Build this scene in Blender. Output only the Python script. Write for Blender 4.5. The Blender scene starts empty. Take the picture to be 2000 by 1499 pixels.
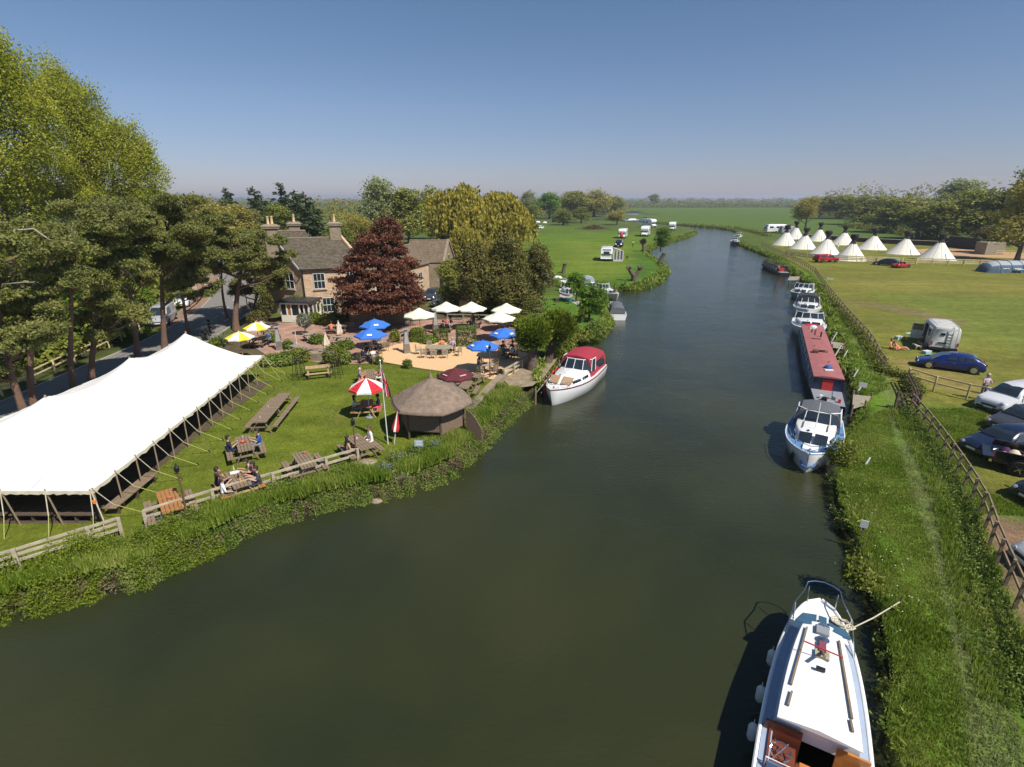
import bpy, math, random
import numpy as np
from mathutils import Vector, Matrix
from mathutils.geometry import delaunay_2d_cdt
R=math.radians
# ---------------------------------------------------------------- camera, world, sun
FPX=1030.0; PITCH=math.atan(361/FPX); CAMH=13.3; WATER=-0.7
scene=bpy.context.scene
COL=scene.collection
cam=bpy.data.cameras.new('camera'); camo=bpy.data.objects.new('camera',cam); COL.objects.link(camo)
camo.location=(0,0,CAMH); camo.rotation_euler=(R(90)-PITCH,0,0)
cam.sensor_fit='HORIZONTAL'; cam.sensor_width=36; cam.lens=36*FPX/2000; cam.clip_end=12000; cam.clip_start=0.1
scene.camera=camo
w=bpy.data.worlds.new('World'); scene.world=w; w.use_nodes=True
nt=w.node_tree; nt.nodes.clear()
sky=nt.nodes.new('ShaderNodeTexSky'); sky.sky_type='NISHITA'; sky.sun_disc=False
SUN_EL=R(51); SDX,SDY=0.72,-0.69          # horizontal direction towards the sun
sky.sun_elevation=SUN_EL; sky.sun_rotation=math.atan2(SDX,SDY)
sky.altitude=0; sky.air_density=1.0; sky.dust_density=0.2; sky.ozone_density=5.0
bg=nt.nodes.new('ShaderNodeBackground'); bg.inputs['Strength'].default_value=0.070
out=nt.nodes.new('ShaderNodeOutputWorld')
tcs=nt.nodes.new('ShaderNodeTexCoord'); sxs=nt.nodes.new('ShaderNodeSeparateXYZ'); nt.links.new(tcs.outputs['Generated'],sxs.inputs[0])
rps=nt.nodes.new('ShaderNodeValToRGB'); es=rps.color_ramp.elements; es[0].position=.0; es[0].color=(.82,.75,.95,1); es[1].position=.30; es[1].color=(.92,.98,1,1); em=es.new(.14); em.color=(1,.92,.98,1)   # lavender haze tint painted into the sky colour towards the horizon, all round
mxs=nt.nodes.new('ShaderNodeMix'); mxs.data_type='RGBA'; mxs.blend_type='MULTIPLY'; mxs.inputs[0].default_value=1; nt.links.new(sxs.outputs[2],rps.inputs[0]); nt.links.new(sky.outputs[0],mxs.inputs[6]); nt.links.new(rps.outputs[0],mxs.inputs[7]); nt.links.new(mxs.outputs[2],bg.inputs[0]); nt.links.new(bg.outputs[0],out.inputs[0])
sl=bpy.data.lights.new('sun','SUN'); sl.energy=4.8; sl.angle=R(0.53); sl.color=(1.0,0.95,0.87)
so=bpy.data.objects.new('sun',sl); COL.objects.link(so); so.location=(30,-30,60)
sd=Vector((SDX*math.cos(SUN_EL),SDY*math.cos(SUN_EL),math.sin(SUN_EL)))
so.rotation_euler=(-sd).to_track_quat('-Z','Y').to_euler()
scene.view_settings.view_transform='Standard'; scene.view_settings.look='None'
scene.view_settings.exposure=0.33; scene.view_settings.gamma=1; scene.view_settings.use_curve_mapping=False
scene.render.engine='CYCLES'
# ---------------------------------------------------------------- helpers
SP,CP=math.sin(PITCH),math.cos(PITCH)
def G(px,py,z=0.0):
    X=(px-1000)/FPX; Y=(py-749.5)/FPX
    t=(CAMH-z)/(SP+Y*CP)
    return (X*t,(CP-Y*SP)*t)
def PJ(x,y,z):
    v=z-CAMH; dep=y*CP-v*SP; up=y*SP+v*CP
    return 1000+FPX*x/dep, 749.5-FPX*up/dep
def height_at(x,y,ty):
    lo,hi=0,60
    for _ in range(40):
        m=(lo+hi)/2
        if PJ(x,y,m)[1]>ty: lo=m
        else: hi=m
    return m
def mpp(x,y,z=0): return (y*CP+(CAMH-z)*SP)/FPX    # metres per source pixel there
MATS={}
def mat(name,col,rough=0.6,var=0.12,scale=4.0,bump=0.0,bscale=None,metal=0.0,spec=0.5,col2=None,coords='Object',stretch=None,transl=0.0,coat=0.0):
    if name in MATS: return MATS[name]
    m=bpy.data.materials.new(name); m.use_nodes=True; n=m.node_tree; n.nodes.clear()
    o=n.nodes.new('ShaderNodeOutputMaterial'); b=n.nodes.new('ShaderNodeBsdfPrincipled')
    b.inputs['Roughness'].default_value=rough; b.inputs['Metallic'].default_value=metal
    b.inputs['Specular IOR Level'].default_value=spec; b.inputs['Coat Weight'].default_value=coat
    tc=n.nodes.new('ShaderNodeTexCoord'); mp=n.nodes.new('ShaderNodeMapping'); n.links.new(tc.outputs[coords],mp.inputs[0])
    if stretch: mp.inputs['Scale'].default_value=stretch
    nz=n.nodes.new('ShaderNodeTexNoise'); nz.inputs['Scale'].default_value=scale; nz.inputs['Detail'].default_value=5; nz.inputs['Roughness'].default_value=.65
    n.links.new(mp.outputs[0],nz.inputs[0])
    rp=n.nodes.new('ShaderNodeValToRGB'); rp.color_ramp.elements[0].position=.3; rp.color_ramp.elements[1].position=.7
    c=np.array(col[:3]); a=np.clip(c*(1-var),0,1); z=np.clip(c*(1+var),0,1) if col2 is None else np.array(col2)
    if col2 is not None: a=c
    rp.color_ramp.elements[0].color=(*a,1); rp.color_ramp.elements[1].color=(*z,1)
    n.links.new(nz.outputs['Fac'],rp.inputs[0]); n.links.new(rp.outputs[0],b.inputs['Base Color'])
    if bump:
        nb=n.nodes.new('ShaderNodeTexNoise'); nb.inputs['Scale'].default_value=bscale or scale*4; nb.inputs['Detail'].default_value=4
        n.links.new(mp.outputs[0],nb.inputs[0]); bp=n.nodes.new('ShaderNodeBump'); bp.inputs['Strength'].default_value=min(1,bump); bp.inputs['Distance'].default_value=.05
        n.links.new(nb.outputs['Fac'],bp.inputs['Height']); n.links.new(bp.outputs[0],b.inputs['Normal'])
    if transl:
        tr=n.nodes.new('ShaderNodeBsdfTranslucent'); mx=n.nodes.new('ShaderNodeMixShader'); mx.inputs[0].default_value=transl
        n.links.new(rp.outputs[0],tr.inputs[0]); n.links.new(b.outputs[0],mx.inputs[1]); n.links.new(tr.outputs[0],mx.inputs[2]); n.links.new(mx.outputs[0],o.inputs[0])
    else: n.links.new(b.outputs[0],o.inputs[0])
    MATS[name]=m; return m
def leaf_mat(name,c1,c2,c3=None,transl=0.3,scale=.35):
    """per-leaf-clump variation"""
    m=bpy.data.materials.new(name); m.use_nodes=True; n=m.node_tree; n.nodes.clear()
    o=n.nodes.new('ShaderNodeOutputMaterial'); b=n.nodes.new('ShaderNodeBsdfPrincipled')
    b.inputs['Roughness'].default_value=.6; b.inputs['Specular IOR Level'].default_value=.25
    g=n.nodes.new('ShaderNodeNewGeometry'); tc=n.nodes.new('ShaderNodeTexCoord'); nz=n.nodes.new('ShaderNodeTexNoise'); nz.inputs['Scale'].default_value=scale; nz.inputs['Detail'].default_value=3
    n.links.new(tc.outputs['Object'],nz.inputs[0])
    ad=n.nodes.new('ShaderNodeMath'); ad.operation='MULTIPLY_ADD'; n.links.new(g.outputs['Random Per Island'],ad.inputs[0]); ad.inputs[1].default_value=.5
    n.links.new(nz.outputs['Fac'],ad.inputs[2])
    rp=n.nodes.new('ShaderNodeValToRGB'); e=rp.color_ramp.elements; e[0].position=.42; e[1].position=1.05 if c3 is None else .75
    e[0].color=(*c1,1); e[1].color=(*c2,1)
    if c3 is not None:
        x=e.new(1.0); x.color=(*c3,1)
    n.links.new(ad.outputs[0],rp.inputs[0]); n.links.new(rp.outputs[0],b.inputs['Base Color'])
    tr=n.nodes.new('ShaderNodeBsdfTranslucent'); mx=n.nodes.new('ShaderNodeMixShader'); mx.inputs[0].default_value=transl
    n.links.new(rp.outputs[0],tr.inputs[0]); n.links.new(b.outputs[0],mx.inputs[1]); n.links.new(tr.outputs[0],mx.inputs[2]); n.links.new(mx.outputs[0],o.inputs[0])
    return m
def setp(o,label=None,cat=None,group=None,kind=None):
    if label: o['label']=label
    if cat: o['category']=cat
    if group: o['group']=group
    if kind: o['kind']=kind
    return o
def thing(name,label,cat,loc=(0,0,0),rz=0.0,group=None,scale=1.0):
    o=bpy.data.objects.new(name,None); COL.objects.link(o); o.location=loc; o.rotation_euler=(0,0,rz); o.scale=(scale,)*3
    o.empty_display_size=.2
    return setp(o,label,cat,group)
def copy_tree(src,loc,rz=None,label=None,scale=None,parent=None,cat=None):
    c=src.copy(); COL.objects.link(c); c.parent=parent
    if parent is None:
        c.location=loc
        if rz is not None: c.rotation_euler=(0,0,rz)
        if scale is not None: c.scale=(scale,)*3 if not hasattr(scale,'__len__') else scale
        if label: c['label']=label
        if cat: c['category']=cat
    for ch in KIDS.get(src.name,[]):
        k=copy_tree(ch,None,parent=c); KIDS.setdefault(c.name,[]).append(k)
    return c
KIDS={}
def face_dir(dx,dy): return math.atan2(-dx,dy)     # local +y -> (dx,dy)
class MB:
    def __init__(s): s.v=[]; s.f=[]; s.m=[]
    def add(s,vs,fs,mi=0):
        o=len(s.v); s.v+= [tuple(p) for p in vs]; s.f+=[tuple(i+o for i in f) for f in fs]; s.m+=[mi]*len(fs); return s
    def box(s,cx,cy,cz,sx,sy,sz,rz=0,mi=0,taper=1.0):
        c,n=math.cos(rz),math.sin(rz); vs=[]
        for z,t in ((-.5,1),(.5,taper)):
            for x,y in ((-.5,-.5),(.5,-.5),(.5,.5),(-.5,.5)):
                X,Y=x*sx*t,y*sy*t; vs.append((cx+X*c-Y*n,cy+X*n+Y*c,cz+z*sz))
        return s.add(vs,[(3,2,1,0),(4,5,6,7),(0,1,5,4),(1,2,6,5),(2,3,7,6),(3,0,4,7)],mi)
    def beam(s,p0,p1,w,h,up=(0,0,1),mi=0):
        p0,p1=Vector(p0),Vector(p1); d=(p1-p0).normalized(); u=Vector(up)
        if abs(d.dot(u))>.98: u=Vector((0,1,0))
        r=d.cross(u).normalized()*w/2; u=r.cross(d).normalized()*h/2
        vs=[p+a*r+b*u for p in (p0,p1) for a,b in ((-1,-1),(1,-1),(1,1),(-1,1))]
        return s.add(vs,[(3,2,1,0),(4,5,6,7),(0,1,5,4),(1,2,6,5),(2,3,7,6),(3,0,4,7)],mi)
    def tube(s,pts,r,n=6,mi=0,closed=False):
        pts=[Vector(p) for p in pts]; rs=r if hasattr(r,'__len__') else [r]*len(pts); k=len(pts); rings=[]
        ref=Vector((0,0,1)); d0=(pts[1]-pts[0]).normalized()
        if abs(d0.dot(ref))>.9: ref=Vector((1,0,0))
        for i,p in enumerate(pts):
            d=((pts[min(i+1,k-1)]-pts[max(i-1,0)]) if not closed else (pts[(i+1)%k]-pts[i-1])).normalized()
            a=d.cross(ref)
            if a.length<1e-4: a=d.cross(Vector((0,1,0)))
            a.normalize(); b=d.cross(a).normalized()
            rings.append([p+(a*math.cos(2*math.pi*j/n)+b*math.sin(2*math.pi*j/n))*rs[i] for j in range(n)])
        return s.loft(rings,cap=not closed,loop=closed,mi=mi)
    def loft(s,rings,cap=True,closed=True,loop=False,mi=0):
        n=len(rings[0]); k=len(rings); vs=[p for r in rings for p in r]; fs=[]
        for i in range(k if loop else k-1):
            a=i*n; b=((i+1)%k)*n
            for j in range(n if closed else n-1):
                j2=(j+1)%n; fs.append((a+j,a+j2,b+j2,b+j))
        if cap and not loop: fs.append(tuple(range(n))[::-1]); fs.append(tuple((k-1)*n+j for j in range(n)))
        return s.add(vs,fs,mi)
    def lathe(s,prof,n=12,c=(0,0,0),mi=0,axis='z'):
        rings=[]
        for r,h in prof:
            ring=[]
            for j in range(n):
                a=2*math.pi*j/n; x,y=max(r,1e-4)*math.cos(a),max(r,1e-4)*math.sin(a)
                if axis=='z': ring.append((c[0]+x,c[1]+y,c[2]+h))
                elif axis=='x': ring.append((c[0]+h,c[1]+x,c[2]+y))
                else: ring.append((c[0]+x,c[1]+h,c[2]-y))
            rings.append(ring)
        return s.loft(rings,mi=mi)
    def prism(s,poly,z0,z1,mi=0):
        n=len(poly); vs=[(x,y,z0) for x,y in poly]+[(x,y,z1) for x,y in poly]
        fs=[tuple(range(n))[::-1],tuple(range(n,2*n))]+[(i,(i+1)%n,n+(i+1)%n,n+i) for i in range(n)]
        return s.add(vs,fs,mi)
    def quad(s,*p,mi=0): return s.add(p,[tuple(range(len(p)))],mi)
    def plate(s,pts,nrm,t,mi=0):      # thin solid from planar polygon, extruded by nrm*t
        nv=Vector(nrm).normalized()*t; n=len(pts); a=[Vector(p) for p in pts]
        vs=a+[p+nv for p in a]
        fs=[tuple(range(n))[::-1],tuple(range(n,2*n))]+[(i,(i+1)%n,n+(i+1)%n,n+i) for i in range(n)]
        return s.add(vs,fs,mi)
    def mesh(s,name,mats,smooth=False):
        me=bpy.data.meshes.new(name); me.from_pydata(s.v,[],s.f)
        for m in (mats if isinstance(mats,(list,tuple)) else [mats]): me.materials.append(m)
        if any(s.m): me.polygons.foreach_set('material_index',s.m)
        me.update()
        import bmesh
        bm=bmesh.new(); bm.from_mesh(me); bmesh.ops.recalc_face_normals(bm,faces=bm.faces); bm.to_mesh(me); bm.free()
        if smooth:
            me.polygons.foreach_set('use_smooth',[True]*len(me.polygons))
            try: me.set_sharp_from_angle(angle=R(smooth if smooth is not True else 40))
            except Exception: pass
        return me
    def build(s,name,mats,parent=None,smooth=False,loc=None,rz=0,label=None):
        return link(name,s.mesh(name,mats,smooth),parent,loc,rz,label)
def link(name,me,parent=None,loc=None,rz=0,label=None):
    o=bpy.data.objects.new(name,me); COL.objects.link(o)
    if loc: o.location=loc
    if rz: o.rotation_euler=(0,0,rz)
    if parent is not None: o.parent=parent; KIDS.setdefault(parent.name,[]).append(o)
    if label: o['label']=label
    return o
def np_mesh(name,V,Fq,mats,mi=None,smooth=False):
    me=bpy.data.meshes.new(name); V=np.asarray(V,np.float32); Fq=np.asarray(Fq,np.int32); n,k=Fq.shape
    me.vertices.add(len(V)); me.vertices.foreach_set('co',V.ravel())
    me.loops.add(n*k); me.loops.foreach_set('vertex_index',Fq.ravel())
    me.polygons.add(n); me.polygons.foreach_set('loop_start',np.arange(0,n*k,k,dtype=np.int32))
    try: me.polygons.foreach_set('loop_total',np.full(n,k,dtype=np.int32))
    except Exception: pass
    for m in (mats if isinstance(mats,(list,tuple)) else [mats]): me.materials.append(m)
    if mi is not None: me.polygons.foreach_set('material_index',np.asarray(mi,np.int32))
    if smooth: me.polygons.foreach_set('use_smooth',np.ones(n,bool))
    me.update(calc_edges=True); me.validate(); return me
def leaf_quads(P,size,rng,up=0.0,aspect=1.0,dirs=None,bias=None):
    """P (N,3) leaf centres -> rhombic leaf faces. dirs: long axis"""
    N=len(P); sz=size*rng.uniform(.6,1.3,(N,1))
    a=rng.normal(size=(N,3)) if dirs is None else dirs+rng.normal(size=(N,3))*.25
    a/=np.linalg.norm(a,axis=1,keepdims=True)
    nn=rng.normal(size=(N,3)); nn[:,2]+=up+.45
    if bias is not None: nn=nn*.75+bias*1.1
    b=np.cross(nn,a); b/=np.linalg.norm(b,axis=1,keepdims=True)+1e-9
    A=a*sz*aspect; B=b*sz*.62
    V=np.stack([P-A,P-B*1.0+A*.1,P+A,P+B*1.0+A*.1],1).reshape(-1,3)
    return V,np.arange(N*4).reshape(-1,4)
def blob_points(blobs,n,rng,sigma=.35,per=28,shell=(.62,1.0),flat=1.0,zmin=None):
    """leaf clumps spread over ellipsoids; returns points and outward vectors"""
    B=np.array(blobs,float); ar=(B[:,3]*B[:,4]+B[:,4]*B[:,5]+B[:,3]*B[:,5]); ar/=ar.sum()
    nc=max(3,n//per); idx=rng.choice(len(B),nc,p=ar); d=rng.normal(size=(nc,3)); d/=np.linalg.norm(d,axis=1,keepdims=True)
    r=rng.uniform(*shell,(nc,1))**.6
    C=B[idx,:3]+d*r*B[idx,3:6]
    k=rng.integers(0,nc,n); off=rng.normal(size=(n,3))*sigma; off[:,2]*=flat
    P=C[k]+off; O=d[k]*1.0; O/=np.linalg.norm(O,axis=1,keepdims=True)
    if zmin is not None: P[:,2]=np.maximum(P[:,2],zmin+rng.uniform(0,.3,n))
    return P,O
def point_in(poly,x,y):
    c=False; j=len(poly)-1
    for i in range(len(poly)):
        xi,yi=poly[i]; xj,yj=poly[j]
        if (yi>y)!=(yj>y) and x<(xj-xi)*(y-yi)/(yj-yi)+xi: c=not c
        j=i
    return c
def inside_np(poly,X,Y):
    c=np.zeros(X.shape,bool); n=len(poly); j=n-1
    for i in range(n):
        xi,yi=poly[i]; xj,yj=poly[j]
        if yi!=yj:
            t=((yi>Y)!=(yj>Y))&(X<(xj-xi)*(Y-yi)/(yj-yi)+xi); c^=t
        j=i
    return c
def dist_np(poly,X,Y,closed=True):
    D=np.full(X.shape,1e9); n=len(poly)
    for i in range(n if closed else n-1):
        ax,ay=poly[i]; bx,by=poly[(i+1)%n]; dx,dy=bx-ax,by-ay; L=dx*dx+dy*dy+1e-12
        t=np.clip(((X-ax)*dx+(Y-ay)*dy)/L,0,1); D=np.minimum(D,np.hypot(X-ax-t*dx,Y-ay-t*dy))
    return D
def smooth_line(pts,it=2,closed=False):
    for _ in range(it):
        o=[] if closed else [pts[0]]
        n=len(pts)
        for i in range(n if closed else n-1):
            a,b=pts[i],pts[(i+1)%n]
            o+=[(a[0]*.75+b[0]*.25,a[1]*.75+b[1]*.25),(a[0]*.25+b[0]*.75,a[1]*.25+b[1]*.75)]
        if not closed: o.append(pts[-1])
        pts=o
    return pts
def resample(pts,step):
    out=[pts[0]]; acc=0
    for a,b in zip(pts,pts[1:]):
        L=math.dist(a,b)
        d=step-acc
        while d<=L:
            t=d/L; out.append((a[0]+(b[0]-a[0])*t,a[1]+(b[1]-a[1])*t)); d+=step
        acc=L-(d-step)
    return out
def offset_line(pts,d):
    out=[]
    for i in range(len(pts)):
        a=pts[max(i-1,0)]; b=pts[min(i+1,len(pts)-1)]; dx,dy=b[0]-a[0],b[1]-a[1]; L=math.hypot(dx,dy) or 1
        out.append((pts[i][0]-dy/L*d,pts[i][1]+dx/L*d))
    return out
rng=np.random.default_rng(7); random.seed(5)
# ---------------------------------------------------------------- shared materials
M={}
M['wood']=mat('weathered_wood',(.215,.155,.10),.8,.3,3,.4,30,stretch=(1,1,1))
M['wood_dark']=mat('dark_stained_wood',(.09,.062,.042),.8,.3,4,.4,30)
M['wood_orange']=mat('orange_stained_wood',(.36,.16,.055),.6,.25,4,.3,30)
M['wood_new']=mat('pale_new_wood',(.42,.30,.15),.75,.2,4,.3,30)
M['wood_grey']=mat('silver_grey_wood',(.30,.26,.19),.85,.25,4,.4,30)
M['timber_pale']=mat('pale_split_timber',(.36,.31,.22),.8,.3,5,.4,30)
M['fence_yellow']=mat('yellowish_fence_timber',(.62,.50,.26),.8,.2,3,.3,25)
M['bark']=mat('tree_bark',(.11,.082,.06),.95,.4,3,.8,12)
M['bark_pine']=mat('pine_bark',(.13,.085,.06),.95,.35,2.5,.8,10,col2=(.20,.11,.07))
M['bark_grey']=mat('dead_grey_branch',(.30,.27,.22),.9,.2,4,.3)
M['canvas']=mat('white_canvas',(.76,.745,.70),.85,.05,.5,.35,1.1)
M['tipi']=mat('cream_tipi_canvas',(.80,.76,.66),.9,.08,1.2,.2,3)
M['black']=mat('black_plastic',(.012,.012,.013),.5,.3,6)
M['blackcloth']=mat('black_smoky_canvas',(.02,.018,.018),.9,.4,5,.4)
M['tyre']=mat('black_tyre_rubber',(.02,.02,.02),.85,.2,20)
M['rim']=mat('silver_alloy',(.55,.56,.58),.3,.1,8,metal=.9)
M['chrome']=mat('polished_steel',(.7,.7,.7),.18,.05,5,metal=1)
M['glass']=mat('dark_window_glass',(.02,.028,.035),.06,.2,1.5,spec=.9,coat=.5)
M['glass_blue']=mat('blue_tinted_glass',(.05,.11,.17),.08,.2,1.5,spec=.8)
M['white']=mat('white_gelcoat',(.80,.80,.78),.22,.03,1.5,coat=.4)
M['white_dirty']=mat('weathered_white_paint',(.66,.66,.62),.4,.08,2)
M['cream']=mat('cream_gelcoat',(.74,.68,.50),.3,.05,2)
M['navy']=mat('navy_paint',(.012,.02,.06),.3,.2,2,coat=.3)
M['grey']=mat('grey_paint',(.25,.26,.28),.5,.1,3)
M['metal']=mat('galvanised_steel',(.42,.42,.40),.4,.15,6,metal=.7)
M['rust']=mat('rusty_iron',(.13,.06,.035),.8,.4,6,.4)
M['rope']=mat('hemp_rope',(.5,.45,.33),.9,.2,10)
M['rope_yellow']=mat('yellow_guy_rope',(.42,.43,.12),.8,.15,10)
M['pole']=mat('tent_pole_wood',(.33,.24,.16),.8,.2,6)
M['skin']=mat('skin',(.48,.27,.19),.6,.1,6)
M['hair_dark']=mat('dark_hair',(.02,.014,.01),.7,.3,30)
M['hair_brown']=mat('brown_hair',(.09,.05,.03),.7,.3,30)
M['hair_grey']=mat('grey_hair',(.4,.38,.36),.7,.2,30)
M['plate_w']=mat('white_plate',(.75,.75,.7),.5,.05)
M['plate_y']=mat('yellow_plate',(.7,.5,.05),.5,.05)
M['lamp_clear']=mat('clear_lamp_lens',(.6,.62,.65),.1,.1,10,metal=.3)
M['lamp_red']=mat('red_lamp_lens',(.4,.015,.012),.2,.1,10)
M['red']=mat('red_cloth',(.5,.03,.03),.8,.15,5)
M['terracotta']=mat('terracotta',(.38,.14,.07),.8,.15,5)
def cloth(name,c): return mat('cloth_'+name,c,.85,.12,6)
def paint(name,c,r=.25): return mat('car_paint_'+name,c,r,.05,1.5,coat=.6)
# ================================================================ setting: ground, river, road
left_edge=[(-60,11.5),(-40,12.2)]+[G(*p,WATER) for p in [(0,1207),(60,1195),(130,1180),(180,1160),(260,1150),(340,1108),(420,1075),(480,1042),(550,1015),(640,995),(715,980),(800,960),(850,945),(900,912),(945,868),(985,825),(1030,792),(1052,765),(1062,735),(1090,705),(1105,680),(1095,668),(1130,665),(1160,667),(1182,650),(1192,625),(1182,600),(1172,588),(1140,578),(1105,570),(1080,560),(1040,542),(1000,534),(960,530)]]
left_edge+=[G(*p,WATER) for p in [(965,526),(1010,529),(1050,536),(1090,547),(1130,560),(1165,567),(1200,570),(1240,568),(1275,560),(1298,543),(1302,525),(1285,513),(1268,503),(1262,494),(1275,486),(1292,478),(1330,468),(1358,459),(1362,453),(1346,447),(1290,442),(1230,436),(1180,433)]]
right_edge=[(6.5,-50),(7.2,-10)]+[G(*p,WATER) for p in [(1722,1520),(1730,1400),(1735,1320),(1715,1230),(1700,1180),(1675,1110),(1655,1040),(1632,985),(1628,920),(1645,860),(1668,820),(1668,790),(1650,740),(1640,700),(1625,665),(1615,630),(1600,600),(1595,570),(1570,552),(1548,538),(1512,505),(1475,492),(1446,480),(1434,468),(1445,457),(1425,449),(1370,444),(1320,440),(1250,433),(1180,429.5)]]
random.seed(11)
def jit(l,a=.22):
    l=smooth_line(l,2); l=resample(l,.9)
    return [(x+random.uniform(-a,a)*min(1.5,.4+y/60),y+random.uniform(-a,a)*min(1.5,.4+y/60)) for x,y in l]
LE=jit(left_edge); RE=jit(right_edge)
RIVER=LE+RE[::-1]
far_pool=[G(*p,WATER) for p in [(1222,420),(1244,420),(1246,413.5),(1224,413.5)]]
def build_ground():
    bot=RIVER; rings=[bot,far_pool]
    pts=[];edges=[]
    for rg in rings:
        s=len(pts); pts+=rg; edges+=[(s+i,s+(i+1)%len(rg)) for i in range(len(rg))]
    ext=6000; s=len(pts); pts+=[(-ext,-300),(ext,-300),(ext,9000),(-ext,9000)]; edges+=[(s+i,s+(i+1)%4) for i in range(4)]
    nb=len(pts)
    def grid(x0,x1,y0,y1,st,hole=None):
        xs=np.arange(x0,x1,st); ys=np.arange(y0,y1,st); X,Y=np.meshgrid(xs,ys); X=X+rng.uniform(-.3,.3,X.shape)*st; Y=Y+rng.uniform(-.3,.3,Y.shape)*st
        k=np.ones(X.shape,bool)
        if hole: k=~((X>hole[0]-st*.3)&(X<hole[1]+st*.3)&(Y>hole[2]-st*.3)&(Y<hole[3]+st*.3))
        return np.stack([X[k],Y[k]],1)
    g=np.concatenate([grid(-50,60,4,75,.75),grid(-110,130,-20,190,3.2,(-50,60,4,75)),grid(-500,560,-200,900,26,(-110,130,-20,190)),grid(-5800,5800,-200,8800,400,(-500,560,-200,900))])
    d=np.minimum(dist_np(RIVER,g[:,0],g[:,1]),dist_np(far_pool,g[:,0],g[:,1]))
    g=g[d>.35]
    # bank-top lines: follow the water edge at a small offset
    top=[]
    for ln,sg in ((LE,1),(RE,-1)):
        for off in (.35,.8,1.5):
            o=np.array(offset_line(ln,off*sg)); dd=dist_np(RIVER,o[:,0],o[:,1]); ins=inside_np(RIVER,o[:,0],o[:,1]); top.append(o[(dd>off*.75)&~ins])
    g=np.concatenate([g]+top)
    allp=[Vector(p) for p in pts]+[Vector(p) for p in g]
    v,e,f,_,_,_=delaunay_2d_cdt(allp,edges,[],1,1e-4)
    P=np.array([(a.x,a.y) for a in v]); X,Y=P[:,0],P[:,1]
    D=np.minimum(dist_np(RIVER,X,Y),dist_np(far_pool,X,Y)); IN=inside_np(RIVER,X,Y)|inside_np(far_pool,X,Y)
    # bank width: steep on the towpath side, gentler on the garden side
    dl=dist_np(LE,X,Y,False); dr=dist_np(RE,X,Y,False); wd=np.where(dr<dl,.5,1.5)
    land=~IN|(D<.02)
    Z=np.where(IN&(D>.02),-1.7,np.clip(-.95+.95*(D/wd)**.8,-.95,0))
    Z=Z+np.where(Z>-.05,.06*np.sin(X*.7+np.sin(Y*.5))*np.sin(Y*.61)*0.4,0)
    me=bpy.data.meshes.new('ground'); me.from_pydata([(x,y,z) for x,y,z in zip(X,Y,Z)],[],[tuple(q) for q in f])
    # --- vegetation / soil colour by area (the ground's own colours)
    C=np.tile(np.array([.076,.108,.018]),(len(P),1))
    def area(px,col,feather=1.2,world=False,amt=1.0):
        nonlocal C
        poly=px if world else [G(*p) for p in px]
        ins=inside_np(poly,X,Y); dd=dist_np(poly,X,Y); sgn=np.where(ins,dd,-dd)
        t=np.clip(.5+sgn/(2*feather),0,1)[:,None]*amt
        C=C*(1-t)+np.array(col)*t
    FAR=[(-400,396),(2400,396)]
    area([(-3000,389),(5000,389),(5000,430),(-3000,430)],(.066,.092,.022),20)
    area([(1200,404),(1560,404),(1760,440),(1700,470),(1450,445),(1200,434)],(.080,.128,.022),4)           # bright far meadow
    area([(1500,400),(2300,400),(2300,480),(1700,470),(1640,430)],(.066,.105,.020),4)
    area([(600,415),(720,415),(760,450),(620,450)],(.06,.13,.03),5)
    area([(1060,440),(1130,452),(1330,455),(1290,475),(1262,495),(1300,520),(1270,560),(1130,555),(1050,530),(960,470),(1000,430)],(.095,.155,.014),2.5)
    area([(1100,470),(1240,480),(1240,520),(1230,535),(1160,545),(1090,520)],(.125,.175,.018),3)
    area([(1245,480),(1262,494),(1300,520),(1275,560),(1200,568),(1130,556),(1225,545),(1238,505)],(.060,.125,.012),1.2)
    # camp field
    area([(1500,470),(2400,470),(2900,1100),(2010,1260),(1975,1180),(1920,1020),(1880,940),(1775,800),(1725,725),(1680,650),(1605,560),(1530,505)],(.150,.152,.026),.8)
    area([(1700,560),(2400,600),(2400,720),(2050,700),(1800,640)],(.130,.158,.026),4)
    area([(1620,540),(1800,545),(2100,560),(2100,580),(1750,575),(1640,565)],(.185,.17,.035),2,amt=.7)
    area([(1650,588),(1700,590),(1800,606),(1895,630),(1890,638),(1780,618),(1690,600),(1650,594)],(.16,.12,.055),.5,amt=.7)
    area([(1730,700),(1790,700),(1960,760),(1900,775),(1780,745)],(.21,.17,.05),.9)
    area([(1780,790),(1935,800),(1950,840),(1880,880),(1900,950),(1990,990),(2100,1010),(2300,1300),(2010,1250),(1920,1010),(1870,925)],(.085,.150,.016),.7)
    area([(1905,1000),(1960,1010),(2100,1040),(2400,1200),(2100,1300),(1992,1220),(1950,1120),(1930,1060)],(.19,.125,.075),.35)
    area([(1905,795),(1950,800),(1960,840),(1920,835)],(.19,.13,.08),.3)
    # tow path: worn paler line, rank grass by the fence
    area([(1470,482),(1600,545),(1625,600),(1690,690),(1740,760),(1800,860),(1880,980),(1960,1200),(2050,1500),(1740,1500),(1690,1180),(1640,980),(1680,830),(1640,690),(1605,580),(1500,500)],(.105,.180,.016),.5)
    area([(1640,640),(1690,720),(1740,790),(1760,900),(1800,1050),(1850,1250),(1880,1500),(1960,1500),(1890,1200),(1850,1000),(1800,860),(1755,780),(1710,710),(1665,640)],(.150,.180,.060),.35,amt=.8)
    area([(1760,800),(1790,880),(1840,1000),(1910,1180),(1990,1400),(2040,1400),(1940,1160),(1890,980),(1840,890),(1780,800)],(.06,.125,.014),.4,amt=.8)
    # pub lawn
    area([(-200,1200),(-200,900),(180,700),(520,690),(690,700),(900,735),(1010,745),(1000,790),(930,850),(760,900),(290,1040),(0,1120)],(.118,.145,.015),.5)
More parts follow.
